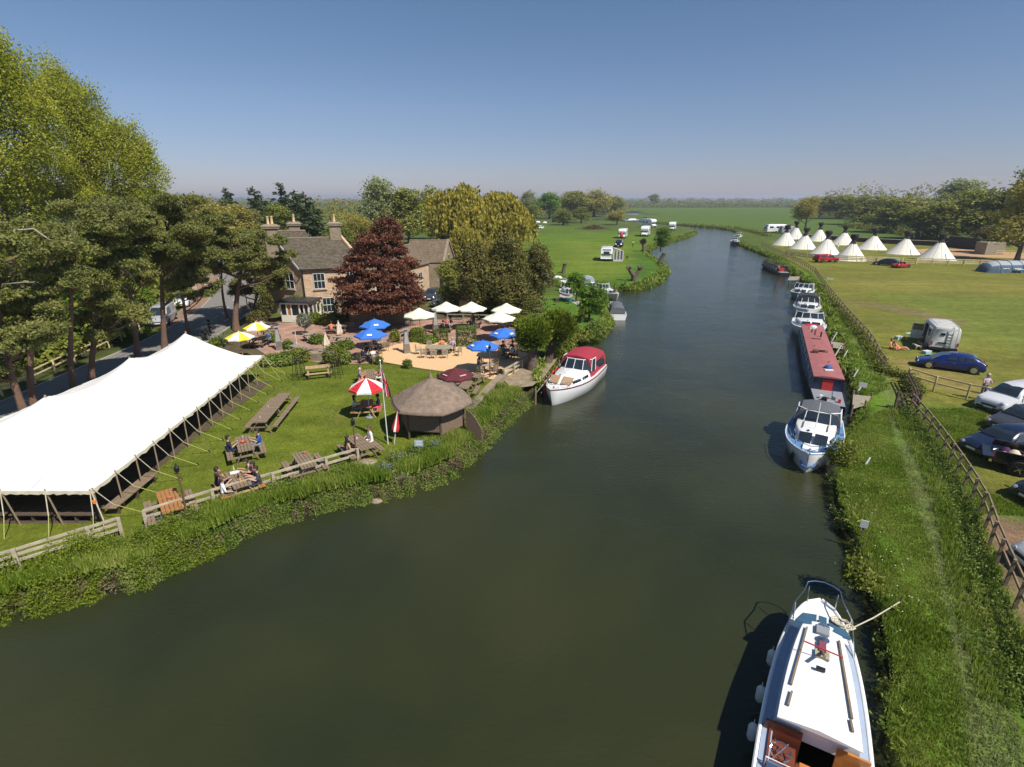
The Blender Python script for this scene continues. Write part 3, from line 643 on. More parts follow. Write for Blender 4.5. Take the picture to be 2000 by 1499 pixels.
# --- individual trees in the middle distance: label, kind, base px, top y, width px
T=[('tall conifer standing alone left of the others behind the pines','conifer',457,470,362,66),('twin-topped conifer behind the thick-trunked pine','conifer',510,470,357,74),
('tallest dark conifer above the left chimneys','conifer',562,470,355,72),('conifer between the two taller ones above the pub roof','conifer',588,480,366,64),('full dark conifer rising right behind the middle chimney','conifer',609,500,366,88),
('yellowish-brown budding tree behind the pines at the road bend','brown',400,500,390,150),('second budding tree left of the conifers','brown',470,490,400,110),('yellow-green bushy tree behind the left chimney','scrub',555,490,404,100),
('dark green bush behind the right chimney','scrub',665,500,430,80),('grey-green tree with the tallest loose crown right of the pub','greygreen',748,480,356,115),('pale green tree right behind the copper beech','green',800,480,374,120),
('green tree left of the golden willows','green',845,470,370,90),('brownish thicket tree beside the copper beech top','brown',700,490,420,70),('dark purple-brown bush above the beech','brown',720,500,430,50),
('left golden weeping willow behind the barn','willow',905,500,376,140),('right golden weeping willow above the car park','willow',975,495,383,150),('small weeping willow hanging over the parked cars','willow',912,512,440,74),
('grey-green tree behind the willows near the horizon','greygreen',1030,425,376,50),('bright green maple beside the far camping field','ash',1073,428,379,70),('olive tree right of the bright green maple','green',1120,425,376,90),
('tall brownish-green tree on the far field edge','brown',1160,424,374,95),('grey tree at the right end of the far clump','green',1200,420,384,50),('low dark bush at the left foot of the far clump','scrub',1040,430,402,50),('dark bush behind the brush pile','scrub',1100,440,408,60),('scrubby bush right of the brush pile','brown',1205,440,412,48),('dark bush left of the brush pile','scrub',1135,436,405,50),
('dark ivy-clad alder at the left of the creek','dark',930,620,484,110),('tallest dark alder over the terrace corner','dark',990,612,458,110),('dark alder leaning towards the creek moorings','dark',1048,602,478,90),('dense dark bush filling the gap under the alders','dark',1000,628,540,120),
('brown-green budding tree between the two tall alders','brown',965,606,470,80),('green shrub tree in front of the barn wall','green',885,575,508,70),('leafy shrub above the cream parasols','scrub',880,612,552,60),('dark green laurel beside the terrace path','scrub',950,620,570,52),
('small leafy tree on the mown spit by the moorings','ash',1150,628,545,78),('slim dark sapling on the mown spit','scrub',1135,632,595,22),('leafy bush between the creek boats','ash',1125,590,535,60),
('round green tree on the far bank beside the motorhomes','ash',1290,492,436,42),('small far bush beside the silver cruiser','ash',1260,432,424,18),
('sparse young tree left of the tipis at the meadow edge','brown',1572,450,384,62),('big brown-green oak at the right edge behind the blue tent','brown',1985,512,352,150),('pale blossom tree behind the oak at the right edge','greygreen',1990,480,326,170),
('tall pale tree on the skyline right of the wood','greygreen',1862,440,356,140),('green oak beside the dark barrier panel','scrub',1900,478,376,160),('dense green bush right of the tipis','green',1840,470,395,150),('bush between the wood and the last tipi','scrub',1790,468,404,120),('greenish thicket above the two end tipis','green',1745,455,388,130),
('thicket tree on the wood edge above the middle tipis','scrub',1690,440,382,120),('round-topped thicket at the left end of the wood','green',1640,428,381,110),('low scrub at the left tip of the wood','brown',1600,425,388,50),('lone round-headed tree on the horizon beyond the river','far',1277,402,380,32),('dark hawthorn under the oak at the right edge','dark',1935,495,440,80)]
for i,(lb,k,bx,by,ty,wp) in enumerate(T):
    tree_px({'conifer':'conifer','willow':'weeping_willow'}.get(k,'broadleaf_tree') if ty>0 else 'tree',lb,k,i%3,bx,by,ty,wp)
# --- far woods and hedges, one mass each
def mass(name,label,pts,H,Wd,n_per,kind,seed,cat='wood',leaf=.6,m=None,spread=8):
    rg=np.random.default_rng(seed); Ps=[];Os=[]; ln=resample(pts,Wd*.55)
    for (x,y) in ln:
        x+=rg.normal()*spread*.4; y+=rg.normal()*spread; h=H*rg.uniform(.65,1.15); w=Wd*rg.uniform(.7,1.2)
        P,O=blob_points([(x,y,h*.55,w*.5,w*.5,h*.5),(x+w*.3,y,h*.3,w*.45,w*.45,h*.32),(x-w*.3,y,h*.3,w*.45,w*.45,h*.32)],n_per,rg,leaf*.9,12,(.7,1.0),.8); P[:,2]=np.abs(P[:,2]); Ps.append(P);Os.append(O)
    P=np.concatenate(Ps);O=np.concatenate(Os); V,F=leaf_quads(P,leaf,rg,bias=O*1.6)
    o=link(name,np_mesh(name,V,F,LM[kind])); setp(o,label,cat,kind='stuff'); return o
def gl(*p): return [G(*q) for q in p]
mass('distant_wood','band of trees on the skyline left of the golden willows',gl((380,402),(640,402),(760,403),(900,403)),11,14,260,'green',61,leaf=.9)
mass('distant_wood','grey-green tree belt on the skyline right of the far clump',gl((1190,400),(1300,399.5),(1420,399),(1560,399)),13,17,240,'green',62,leaf=1.0)
mass('distant_wood','faint hazy tree line along the horizon',gl((300,393.6),(700,393.6),(1100,393.6),(1560,393.6),(2300,393.6)),16,44,160,'green',63,leaf=3.0,spread=60)
mass('distant_hedge','dark hedge crossing the meadow beyond the river',gl((1225,406),(1330,406),(1450,405.6),(1560,405.4)),2.6,5,90,'scrub',64,'hedge',.45,spread=.5)
mass('distant_hedge','upper thin hedge near the horizon beyond the meadow',gl((1240,400.5),(1400,400.4),(1560,400.4)),3,7,70,'scrub',65,'hedge',.55,spread=.5)
mass('willow_wood','long willow wood along the right skyline behind the tipis',gl((1590,421),(1640,424),(1700,432),(1760,440),(1830,450),(1900,458),(2030,462)),17,15,1500,'green',66,leaf=.40,spread=4)
mass('willow_wood','second row of the right-hand wood against the sky',gl((1620,412),(1750,418),(1880,424),(2050,428),(2250,430)),25,19,900,'brown',67,leaf=.5,spread=5)
mass('far_clump','thick clump of budding trees behind the brush pile and far camping field',gl((1020,424),(1080,421),(1150,420),(1215,418)),13,14,1100,'brown',72,leaf=.4,spread=5)
mass('scrub_wood','loose green trees between the beech and the golden willows',gl((690,444),(760,446),(850,450)),12,11,1300,'green',73,leaf=.32,spread=4)
mass('scrub_wood','dark undergrowth below the alders beside the creek',gl((900,600),(950,612),(1000,618),(1060,612)),2.6,3.2,900,'dark',74,leaf=.14,spread=.8)
mass('roadside_wood','dense undergrowth behind the road fence at the left',gl((-80,740),(60,720),(150,690),(220,650),(280,600),(330,560)),4.2,5.0,1500,'scrub',75,leaf=.20,spread=1.5)
mass('field_hedge','green bushes along the meadow edge behind the tipis',gl((1650,444),(1740,455),(1820,470),(1880,478)),2.6,4.5,320,'scrub',68,'hedge',.22,spread=1)
mass('distant_hedge','hedge across the field behind the pub roofs',gl((600,418),(680,420),(770,422)),4,6,200,'scrub',69,'hedge',.4,spread=1)
mass('scrub_wood','green scrub behind the road bend and conifers',gl((330,452),(430,458),(540,462),(640,458),(700,450),(820,452),(880,452)),12.5,12,1100,'brown',70,leaf=.3,spread=3)
mass('riverside_hedge','reeds and bushes on the outer bend of the river',gl((1270,438),(1360,442),(1430,446),(1470,455),(1500,462)),1.3,2.4,110,'scrub',71,'hedge',.16,spread=.5)
mass('far_belt','continuous green tree belt on the skyline from the pub roofs to the far clump',gl((560,424),(700,424),(860,424),(1040,423)),12,12,500,'green',76,leaf=.42,spread=4)
mass('far_belt','low grey-green trees on the skyline beyond the river bend',gl((1180,404),(1330,403),(1480,403),(1580,404)),9,11,220,'greygreen',77,leaf=.7,spread=4)
# --- brush pile
x,y=G(1160,448); rg=np.random.default_rng(5); mb=MB()
for _ in range(500):
    a=rg.uniform(0,6.28); r=abs(rg.normal())*2.6; h=max(.1,2.1*(1-r/7)); p=Vector((r*math.cos(a)*1.5,r*math.sin(a),rg.uniform(0,h))); d=Vector(rg.normal(size=3)).normalized(); d.z*=.5; mb.beam(p-d*.9,p+d*.9,.09,.09)
o=mb.build('brush_pile',LM['straw'],loc=(x,y,0)); setp(o,'heap of brown cut branches on the far camping field','brush pile',kind='stuff')
# --- pollard willows
def pollard(label,bx,by,hpx_top,fork,seed,shoots=0,lean=0,thick=.35,kind='willow'):
    x,y=G(bx,by); H=height_at(x,y,hpx_top); t=thing('pollard_willow',label,'tree',(x,y,0),0); rd=random.Random(seed); mb=MB(); heads=[]
    if fork:
        mb.tube([(0,0,-.2),(0,0,H*.35)],[thick*1.3,thick*1.15],9)
        for sx in (-1,1): mb.tube([(0,0,H*.3),(sx*H*.22,0,H*.55),(sx*H*.38,.1,H*.85)],[thick,thick*.8,thick*.7],8); heads.append((sx*H*.38,.1,H*.88))
    else:
        mb.tube([(0,0,-.2),(lean*.3,0,H*.3),(lean*.7,.1,H*.6),(lean,.1,H*.8)],[thick*1.3,thick,thick*.95,thick*1.1],9); heads=[(lean,.1,H*.82)]
    for h in heads:
        for k in range(9):
            a=rd.uniform(0,6.28); s=thick*rd.uniform(.35,.6); c=(h[0]+math.cos(a)*thick*.8,h[1]+math.sin(a)*thick*.8,h[2]+rd.uniform(-.3,.5)*thick)
            mb.lathe([(.02,-s),(s*.8,-s*.5),(s,0),(s*.7,s*.6),(.02,s*.9)],7,c)
    mb.build('trunk',M['bark'],t,True)
    if shoots:
        rg=np.random.default_rng(seed); bl=[(h[0],h[1],h[2]+shoots*.45,shoots*.95,shoots*.95,shoots*.8) for h in heads]
        P,O=blob_points(bl,9000,rg,.16,14,(.3,1.05),1.0); O[:,2]+=.7
        V,F=leaf_quads(P,.10,rg,dirs=O,aspect=1.6,bias=O*.2); link('shoots',np_mesh('shoots',V,F,LM[kind]),t)
    return t
pollard('pollard willow with a yellow-green head nearest the maroon boat',1040,722,655,False,1,1.45,0,.42,'bank_yellow')
pollard('leaning pollard willow behind the first, its head over the creek',1068,708,640,False,2,1.5,.9,.36,'bank_yellow')
pollard('bare forked pollard willow on the grassy point',1238,549,520,True,3,0,0,.42)
pollard('bare leaning pollard stump at the water edge by the point',1287,517,492,False,4,0,.9,.4)
pollard('pollard stump below the white motorhome',1257,492,470,False,5,.5,-.3,.35,'straw')
pollard('small bare pollard behind the creek boats',1100,534,512,False,6,.0,.3,.35)
pollard('bare pollard with a knobbly head beside the parked cars',932,512,474,False,7,.5,0,.5,'straw')
# --- shaped and small garden plants
def shrub(name,label,cx,cy,wpx,hpx,kind,leaf=.07,n=2600,cat='shrub',box=False,group=None,seed=0,trunk=0,sig=.07):
    x,y=G(cx,cy); m=mpp(x,y,.5); w=wpx*m/2; h=hpx*m/.93; t=thing(name,label,cat,(x,y,0),0,group); rg=np.random.default_rng(seed+int(cx))
    if box:
        P=rg.uniform(-1,1,(n,3)); ax=rg.integers(0,3,n); P[np.arange(n),ax]=np.sign(P[np.arange(n),ax]); O=np.zeros((n,3)); O[np.arange(n),ax]=P[np.arange(n),ax]; P=P*np.array([w,w*.75,h/2])+[0,0,h/2]+rg.normal(size=(n,3))*.035; P[:,2]=np.abs(P[:,2])
    else:
        r=h/2 if not trunk else (h-trunk)/2; P,O=blob_points([(0,0,trunk+r,w,w,r)],n,rg,sig,12,(.8,1.0),1.0); P[:,2]=np.abs(P[:,2])
    V,F=leaf_quads(P,leaf,rg,bias=O); link('foliage',np_mesh('foliage',V,F,LM[kind]),t)
    mb=MB().tube([(0,0,-.05),(0,0,(trunk or h*.4)+.1),(0.02,0,(trunk or h*.3)+h*.35)],[.05 if trunk else .04,.04,.01],5); mb.build('stem',M['bark'],t); return t
for a in [('topiary_ball','clipped ball bush on the shingle edge beside the flag',741,711,13,13,'hedge',.05,1500),('topiary_ball','clipped ball bush standing alone on the shingle edge',796,719,15,15,'hedge',.05,1500),
('box_hedge','yellow-green clipped box bush beside the tall heater',816,668,23,24,'bank_yellow',.06,2600),('box_hedge','brownish clipped bush right of the yellow-green one',862,668,24,22,'hedge',.06,2400),('box_hedge','large dark clipped bush between terrace and shingle',911,675,36,34,'hedge',.06,4200)]:
    shrub(*a,cat='bush',box=(a[0]=='box_hedge'))
shrub('olive_tree','silvery olive tree on the brick terrace in front of the porch',597,655,26,40,'olive',.07,2200,'tree',trunk=.8)
for i,a in enumerate([('green climbing shrub against the white porch',583,622,26,42,'scrub'),('dark shrub under the ground floor window',618,618,34,34,'scrub'),('yellowish low bush beside the porch steps',616,632,22,18,'bank_yellow'),('dark evergreen hanging on the pub corner',670,628,32,44,'dark'),('low shrub row under the pub wall',645,632,50,16,'scrub'),
('low box bed beside the folded cream parasols',624,670,34,12,'hedge'),('low box bed by the middle picnic tables',675,682,30,12,'hedge'),('box bed right of the left heater',532,668,26,12,'hedge'),('small round bush behind the left heater',563,682,14,12,'hedge'),('dense rose bush climbing the iron arch',652,715,32,38,'scrub'),('leafy flower bush next to the iron arch',672,710,26,22,'bank'),('green bed at the tent corner',555,712,46,20,'bank'),('dark leafy bed behind the tent corner',585,706,40,20,'scrub'),('flower bed beside the terrace wall',532,714,34,18,'bank'),
('potted palm-like shrub in the corner by the shingle',772,668,12,20,'scrub'),('iris clump in front of the round table',838,670,30,12,'bank'),('climber on the roadside pub wall',520,620,30,60,'dark'),('shrub at the foot of the roadside pine',505,640,34,30,'dark'),('yellow broom bush behind the tent peak',425,676,22,12,'bank_yellow'),('bush beneath the barn arch',880,595,40,40,'green'),('ivy clump on the low terrace wall',905,598,44,34,'green'),('low bush by the terrace corner rail',1010,640,30,22,'scrub'),('leafy bush on the creek bank under the pollards',1095,695,60,36,'scrub'),('rank bush at the tip of the mown spit',1165,660,44,30,'bank'),('bush at the creek mouth below the spit',1125,664,60,18,'scrub'),('tall weeds beside the timber steps',1030,668,34,30,'bank')]):
    shrub('garden_shrub',a[0],*a[1:6],n=2600,leaf=.085,sig=.12,seed=i)
def spiky(label,cx,cy,L,n=60):
    x,y=G(cx,cy); t=thing('spiky_plant',label,'plant',(x,y,0)); rd=random.Random(3); mb=MB()
    for _ in range(n):
        a=rd.uniform(0,6.28); e=rd.uniform(.35,1.4); l=L*rd.uniform(.7,1.1); d=Vector((math.cos(a)*math.cos(e),math.sin(a)*math.cos(e),math.sin(e))); s=Vector((-math.sin(a),math.cos(a),0))*.05; q=d*l*.6; r=d*l+Vector((0,0,-l*.18))
        mb.add([-s,s,q+s*.8,r,q-s*.8],[(0,1,2,3,4)])
    mb.build('leaves',LM['olive'],t)
spiky('spiky cordyline behind the tent beside the motorbikes',435,676,1.9)
# ================================================================ bank vegetation and grass
def band(name,label,line_px,width,n,kind,leaf,hgt,seed,inward=1,cat='bank plants',sig=.16,per=30,y_base=0.0,line=None,upd=.5,zdrop=.75):
    """leafy clumps along a line; width metres towards the water"""
    rg=np.random.default_rng(seed); ln=resample(line or [G(*p) for p in line_px],.25); L=np.array(ln); k=max(20,n//per); i=rg.integers(0,len(L),k); u=rg.uniform(0,1,k)
    off=np.array(offset_line(ln,-inward*1.0))-L; C=L[i]+off[i]*(u*width)[:,None]; hv=.35+.65*np.clip(.5+.5*np.sin(C[:,0]*2.1+seed)+.35*np.sin(C[:,0]*5.3+C[:,1]*3.1),0,1); z=y_base-zdrop*np.clip(u-.15,0,1)/.85+(hgt*rg.uniform(.1,1,k))*(1-.5*u)*hv
    j=rg.integers(0,k,n); P=np.stack([C[j,0],C[j,1],z[j]],1)+rg.normal(size=(n,3))*sig; P[:,2]-=np.abs(rg.normal(size=n))*hgt*.25
    P[:,2]=np.maximum(P[:,2],WATER+.02)
    O=rg.normal(size=(n,3))*.7; O[:,2]+=upd
    D=rg.normal(size=(n,3)); D[:,2]=np.abs(D[:,2])*(2.2 if kind=='grass' else .8)
    V,F=leaf_quads(P,leaf,rg,bias=O,dirs=D,aspect=2.4 if kind=='grass' else 1.25); o=link(name,np_mesh(name,V,F,LM[kind])); setp(o,label,cat,kind='stuff'); return o
# left garden bank: the water edge, walked backwards so that 'inward' points to the river
def edge_part(y0,y1,a=LE): return [p for p in a if y0<=p[1]<=y1]
LG=[p for p in LE if p[0]<3 and p[1]<36]
nearL=[p for p in LG if p[0]<-14.4]; midL=[p for p in LG if -14.8<=p[0]<-5.5]; farL=[p for p in LG if p[0]>=-5.8]
def inland(l,d): return offset_line(l,d)
band('bank_shrubs','yellow-green shrubs spilling over the near left bank below the tent',None,2.3,150000,'bank_yellow',.034,1.25,81,1,'shrubs',.12,56,line=inland([p for p in LG if -30<p[0]<-11.8],1.9))
band('bank_weeds','grey-green nettles and weeds below the log rail',None,2.1,80000,'bank',.034,.55,82,1,'weeds',.13,30,line=inland([p for p in LG if -14.6<=p[0]<-5.0],1.8))
band('bank_weeds','rank weeds and grass on the bank around the thatched hut',None,2.6,90000,'bank',.038,.65,83,1,'weeds',.14,30,line=inland([p for p in LG if p[0]>=-6.2],2.2))
band('bank_roots','bare roots and dead stems at the left waterline',None,.5,6000,'straw',.05,.35,84,1,'roots',.10,12,line=inland([p for p in LG if p[0]>-30],.35),y_base=-.25,zdrop=.4)
# fringe along the farther banks
band('bank_grass','grassy fringe round the mown spit',None,.9,16000,'grass',.09,.45,85,1,line=inland([p for p in LE if 36<=p[1]<80 and p[0]>2],.6))
band('bank_grass','tall grass fringe round the grassy point',None,1.8,34000,'grass',.12,.6,86,1,line=inland([p for p in LE if 66<=p[1]<240 and p[0]>8],1.3))
# right bank: overhanging grass and hanging weeds
RG=[p for p in RE if p[1]>2 and p[1]<60]
band('bank_grass','grass hanging over the undercut right bank',None,.25,12000,'grass',.045,.22,87,-1,line=offset_line(RG,-.30),zdrop=.25,sig=.05)
band('bank_weeds','dark weeds rooted in the undercut right bank',None,.3,1600,'bank',.05,.2,88,-1,'weeds',line=offset_line([p for p in RG if 8<p[1]<26],-.05),y_base=-.15,zdrop=.5,sig=.1,per=60)
band('bank_grass','grass fringe on the right bank beyond the red narrowboat',None,1.0,22000,'grass',.10,.45,89,-1,line=offset_line([p for p in RE if 40<p[1]<190],-.8),zdrop=.5)
# rank weeds along the towpath fence
wl=smooth_line([G(*p) for p in [(1605,580),(1640,612),(1680,665),(1712,712),(1722,735)]],2)
band('fence_weeds','nettles along the far stretch of towpath fence',None,.9,15000,'scrub',.07,.42,90,-1,'weeds',line=wl,zdrop=0)
wl2=smooth_line([G(*p) for p in [(1788,800),(1840,880),(1890,960),(1925,1050),(1955,1150),(1985,1230),(2060,1420)]],2)
band('fence_weeds','dark nettles along the near stretch of towpath fence',None,1.0,26000,'bank',.038,.28,91,1,'weeds',line=wl2,zdrop=0,sig=.12)
band('hedge_plants','leafy plants round the open field gate',[(1700,720),(1765,742),(1772,770)],.9,9000,'scrub',.07,.8,92,-1,'weeds',zdrop=0)
band('reeds','reeds along the far right bank by the moored cruisers',None,1.0,8000,'grass',.12,.5,93,-1,line=offset_line([p for p in RE if 120<p[1]<330],-.6),zdrop=.3)
# grass blades, in tufts
def tufts(name,label,poly_px,n,blades,h,seed,kind='grass',spread=.06,world=None,lean=.35):
    rg=np.random.default_rng(seed); poly=world or [G(*p) for p in poly_px]; xs=[p[0] for p in poly]; ys=[p[1] for p in poly]
    X=rg.uniform(min(xs),max(xs),n*4); Y=rg.uniform(min(ys),max(ys),n*4); k=inside_np(poly,X,Y)&~inside_np(RIVER,X,Y); X=X[k][:n]; Y=Y[k][:n]; n=len(X)
    # patchy height
    hh=h*(.55+.45*np.sin(X*1.7+np.sin(Y*1.3)*2)*np.sin(Y*1.1+X*.4))+h*.35
    bx=np.repeat(X,blades)+rg.normal(size=n*blades)*spread; by=np.repeat(Y,blades)+rg.normal(size=n*blades)*spread; H=np.repeat(hh,blades)*rg.uniform(.6,1.3,n*blades)
    a=rg.uniform(0,6.28,n*blades); w=.011+.012*rg.random(n*blades)+h*.03; la=rg.uniform(0,6.28,n*blades); le=rg.uniform(0,1,n*blades)*lean*H
    z0=np.zeros_like(bx)-.01
    A=np.stack([bx-np.cos(a)*w,by-np.sin(a)*w,z0],1); B=np.stack([bx+np.cos(a)*w,by+np.sin(a)*w,z0],1); C=np.stack([bx+np.cos(la)*le,by+np.sin(la)*le,H],1)
    V=np.stack([A,B,C],1).reshape(-1,3); o=link(name,np_mesh(name,V,np.arange(len(V)).reshape(-1,3),LM[kind])); setp(o,label,'grass',kind='stuff'); return o
strip_px=[(1700,1215),(1680,1120),(1640,985),(1632,925),(1660,830),(1700,760),(1760,760),(1800,860),(1880,960),(1940,1090),(1990,1230),(2080,1520),(1725,1520),(1735,1330)]
tufts('grass','long grass on the near right bank beside the towpath',[(1735,1330),(1712,1230),(1680,1130),(1640,990),(1635,920),(1670,830),(1730,800),(1760,900),(1810,1050),(1850,1200),(1900,1520),(1728,1520)],17000,6,.11,101)
tufts('grass','worn short grass of the near towpath',[(1730,800),(1790,820),(1880,980),(1930,1120),(2010,1520),(1890,1520),(1850,1200),(1800,1040),(1755,890)],12000,6,.07,102,kind='path_grass')
tufts('grass','rough grass between the fence and the parked cars',[(1790,800),(1935,800),(1890,880),(1900,950),(1990,990),(2040,1010),(1915,1005),(1880,935)],7000,5,.13,103)
tufts('grass','tussocky grass on the far towpath',[(1610,600),(1640,640),(1660,720),(1690,780),(1740,760),(1690,680),(1640,610)],5000,4,.22,104)
tufts('lawn_grass','short lawn grass of the riverside pub garden',[(0,1110),(290,1030),(690,895),(760,870),(770,810),(900,745),(690,710),(525,735),(430,790),(330,900),(200,1040),(0,1050)],26000,4,.05,105)
# daisies / cow parsley heads on the near right bank
rg=np.random.default_rng(8); mb=MB(); wf=mat('white_flower_heads',(.7,.7,.6),.8,.1)
poly=[G(*p) for p in [(1650,860),(1730,830),(1800,1050),(1800,1250),(1760,1280),(1700,1120),(1660,1000)]]
c=0
while c<46:
    X=rg.uniform(10,22);Y=rg.uniform(8,32)
    if point_in(poly,X,Y):
        c+=1
        mb.lathe([(.012,0),(.022,.012),(.006,.02)],6,(X,Y,.2+rg.uniform(0,.1)))
setp(mb.build('flowers',wf),'tiny white flower heads dotted in the right bank grass','flowers',kind='stuff')
mb=MB(); c=0; blu=mat('bluebell_flowers',(.16,.2,.42),.8,.2)
for (cx,cy,rr) in [(330,1028,.6),(780,905,.5),(760,925,.5),(850,880,.3),(560,712,1.1)]:
    X0,Y0=G(cx,cy)
    for _ in range(34):
        X=X0+rg.normal()*rr*.6; Y=Y0+rg.normal()*rr*.35; mb.lathe([(.008,0),(.018,.03),(.005,.05)],5,(X,Y,.28+rg.uniform(0,.3)))
setp(mb.build('bluebells',blu),'patches of blue flowers along the garden bank','flowers',kind='stuff')
# two small bushes on the right bank beside the moored cruiser
for lb,cx,cy,wp,hp in [('leafy bush hanging from the right bank by the blue-decked cruiser',1640,905,44,46),('weedy shrub half-way down the right bank',1668,1140,34,46)]: shrub('bank_bush',lb,cx,cy,wp,hp,'scrub',.06,2200,'bush',sig=.12)

tufts('fence_grass','long grass tangled in the nettles by the near fence',None,5000,6,.24,106,world=[(x,y) for x,y in offset_line(wl2,.1)]+[(x,y) for x,y in offset_line(wl2,-1.6)][::-1])
for sd_,(lb_,ln_,w_,n_) in enumerate([('long grass mixed into the weeds below the log rail',[p for p in LG if -14.6<=p[0]<-5.0],1.9,2600),('long grass mixed into the bank plants near the hut',[p for p in LG if p[0]>=-6.2],2.6,3600),('long grass along the near left bank edge',[p for p in LG if -30<p[0]<-14],1.9,2200)]):
    tufts('bank_grass',lb_,None,n_,7,.42,110+sd_,world=offset_line(ln_,.5)+offset_line(ln_,w_+.2)[::-1],lean=.6)
# ================================================================ buildings
def stone_mat(name,c1,c2,cm,bw=.45,rh=.18,rot=0):
    m=bpy.data.materials.new(name); m.use_nodes=True; n=m.node_tree; b=n.nodes['Principled BSDF']; b.inputs['Roughness'].default_value=.92; b.inputs['Specular IOR Level'].default_value=.2
    tc=n.nodes.new('ShaderNodeTexCoord'); mp=n.nodes.new('ShaderNodeMapping'); n.links.new(tc.outputs['UV'],mp.inputs[0])
    br=n.nodes.new('ShaderNodeTexBrick'); br.inputs['Scale'].default_value=1; br.inputs['Brick Width'].default_value=bw; br.inputs['Row Height'].default_value=rh; br.inputs['Mortar Size'].default_value=.012; br.inputs['Bias'].default_value=-.1
    br.inputs['Color1'].default_value=(*c1,1); br.inputs['Color2'].default_value=(*c2,1); br.inputs['Mortar'].default_value=(*cm,1)
    dn=n.nodes.new('ShaderNodeTexNoise'); dn.inputs['Scale'].default_value=2.5; n.links.new(mp.outputs[0],dn.inputs[0]); vm=n.nodes.new('ShaderNodeVectorMath'); vm.operation='MULTIPLY_ADD'; n.links.new(dn.outputs['Color'],vm.inputs[0]); vm.inputs[1].default_value=(.12,.06,0); n.links.new(mp.outputs[0],vm.inputs[2]); n.links.new(vm.outputs[0],br.inputs[0])
    nz=n.nodes.new('ShaderNodeTexNoise'); nz.inputs['Scale'].default_value=1.3; nz.inputs['Detail'].default_value=7; nz.inputs['Roughness'].default_value=.75; n.links.new(mp.outputs[0],nz.inputs[0])
    r=n.nodes.new('ShaderNodeMapRange'); n.links.new(nz.outputs['Fac'],r.inputs[0]); r.inputs[1].default_value=.3; r.inputs[2].default_value=.7; r.inputs[3].default_value=.78; r.inputs[4].default_value=1.22
    x=n.nodes.new('ShaderNodeVectorMath'); x.operation='SCALE'; n.links.new(br.outputs['Color'],x.inputs[0]); n.links.new(r.outputs[0],x.inputs['Scale']); n.links.new(x.outputs[0],b.inputs['Base Color'])
    bp=n.nodes.new('ShaderNodeBump'); bp.inputs['Strength'].default_value=.8; bp.inputs['Distance'].default_value=.03; n.links.new(br.outputs['Fac'],bp.inputs['Height']); bp.invert=True; n.links.new(bp.outputs[0],b.inputs['Normal'])
    return m
ST=stone_mat('cotswold_stone_wall',(.62,.44,.29),(.53,.37,.24),(.45,.34,.24))
ST2=stone_mat('grey_rubble_stone',(.33,.26,.18),(.25,.20,.14),(.22,.18,.13),.35,.16)
SL=stone_mat('mossy_stone_slates',(.095,.080,.060),(.155,.128,.09),(.04,.035,.03),.30,.20)
SLW=stone_mat('brown_stone_slates',(.15,.11,.075),(.22,.165,.11),(.06,.05,.035),.30,.20)
def uv_box(o):
    me=o.data; uv=me.uv_layers.new(name='UVMap') if not me.uv_layers else me.uv_layers[0]
    for p in me.polygons:
        n=p.normal; a=Vector((-n.y,n.x,0)); a=a.normalized() if a.length>.05 else Vector((1,0,0)); b=n.cross(a)
        for li in p.loop_indices:
            c=me.vertices[me.loops[li].vertex_index].co; uv.data[li].uv=(c.dot(a),c.dot(b))
    return o
def wbuild(mb,name,m,parent,**k): return uv_box(mb.build(name,m,parent,**k))
def window(root,A,d,s,z,wd,ht,nrm,nx=2,ny=2,fm=None,name='window',sill=True,recess=.10):
    """sash window in the wall from A along unit d; bars are real"""
    fm=fm or M['white_dirty']; A=Vector((*A,0)); d=Vector((*d,0)); nv=Vector((*nrm,0)); c=A+d*s+Vector((0,0,z)); u=Vector((0,0,1))
    def P(x,y,o): return c+d*x+u*y+nv*o
    mb=MB(); hw,hh=wd/2,ht/2
    for p,q in ((P(-hw,-hh,.03),P(-hw,hh,.03)),(P(hw,-hh,.03),P(hw,hh,.03)),(P(-hw,-hh,.03),P(hw,-hh,.03)),(P(-hw,hh,.03),P(hw,hh,.03)),(P(-hw,0,.03),P(hw,0,.03))): mb.beam(p,q,.065,.07,up=nv)
    f=mb.build(name,fm,root)
    mb=MB(); 
    for i in range(nx):
        for j in range(ny):
            x0=-hw+i*wd/nx+.03; x1=-hw+(i+1)*wd/nx-.03; y0=-hh+j*ht/ny+.03; y1=-hh+(j+1)*ht/ny-.03
            MB().plate([P(x0,y0,.008),P(x1,y0,.008),P(x1,y1,.008),P(x0,y1,.008)],nv,.012).build('pane',M['glass'],f)
    mb=MB()
    for i in range(1,nx): mb.beam(P(-hw+i*wd/nx,-hh,.035),P(-hw+i*wd/nx,hh,.035),.035,.035,up=nv)
    if mb.v: mb.build('glazing_bar',fm,f)
    if sill: wbuild(MB().beam(P(-hw-.14,-hh-.12,.06),P(hw+.14,-hh-.12,.06),.2,.1,up=u),'sill',ST,root)
    wbuild(MB().beam(P(-hw-.16,hh+.14,.012),P(hw+.16,hh+.14,.012),.06,.2,up=u),'lintel',ST,root)
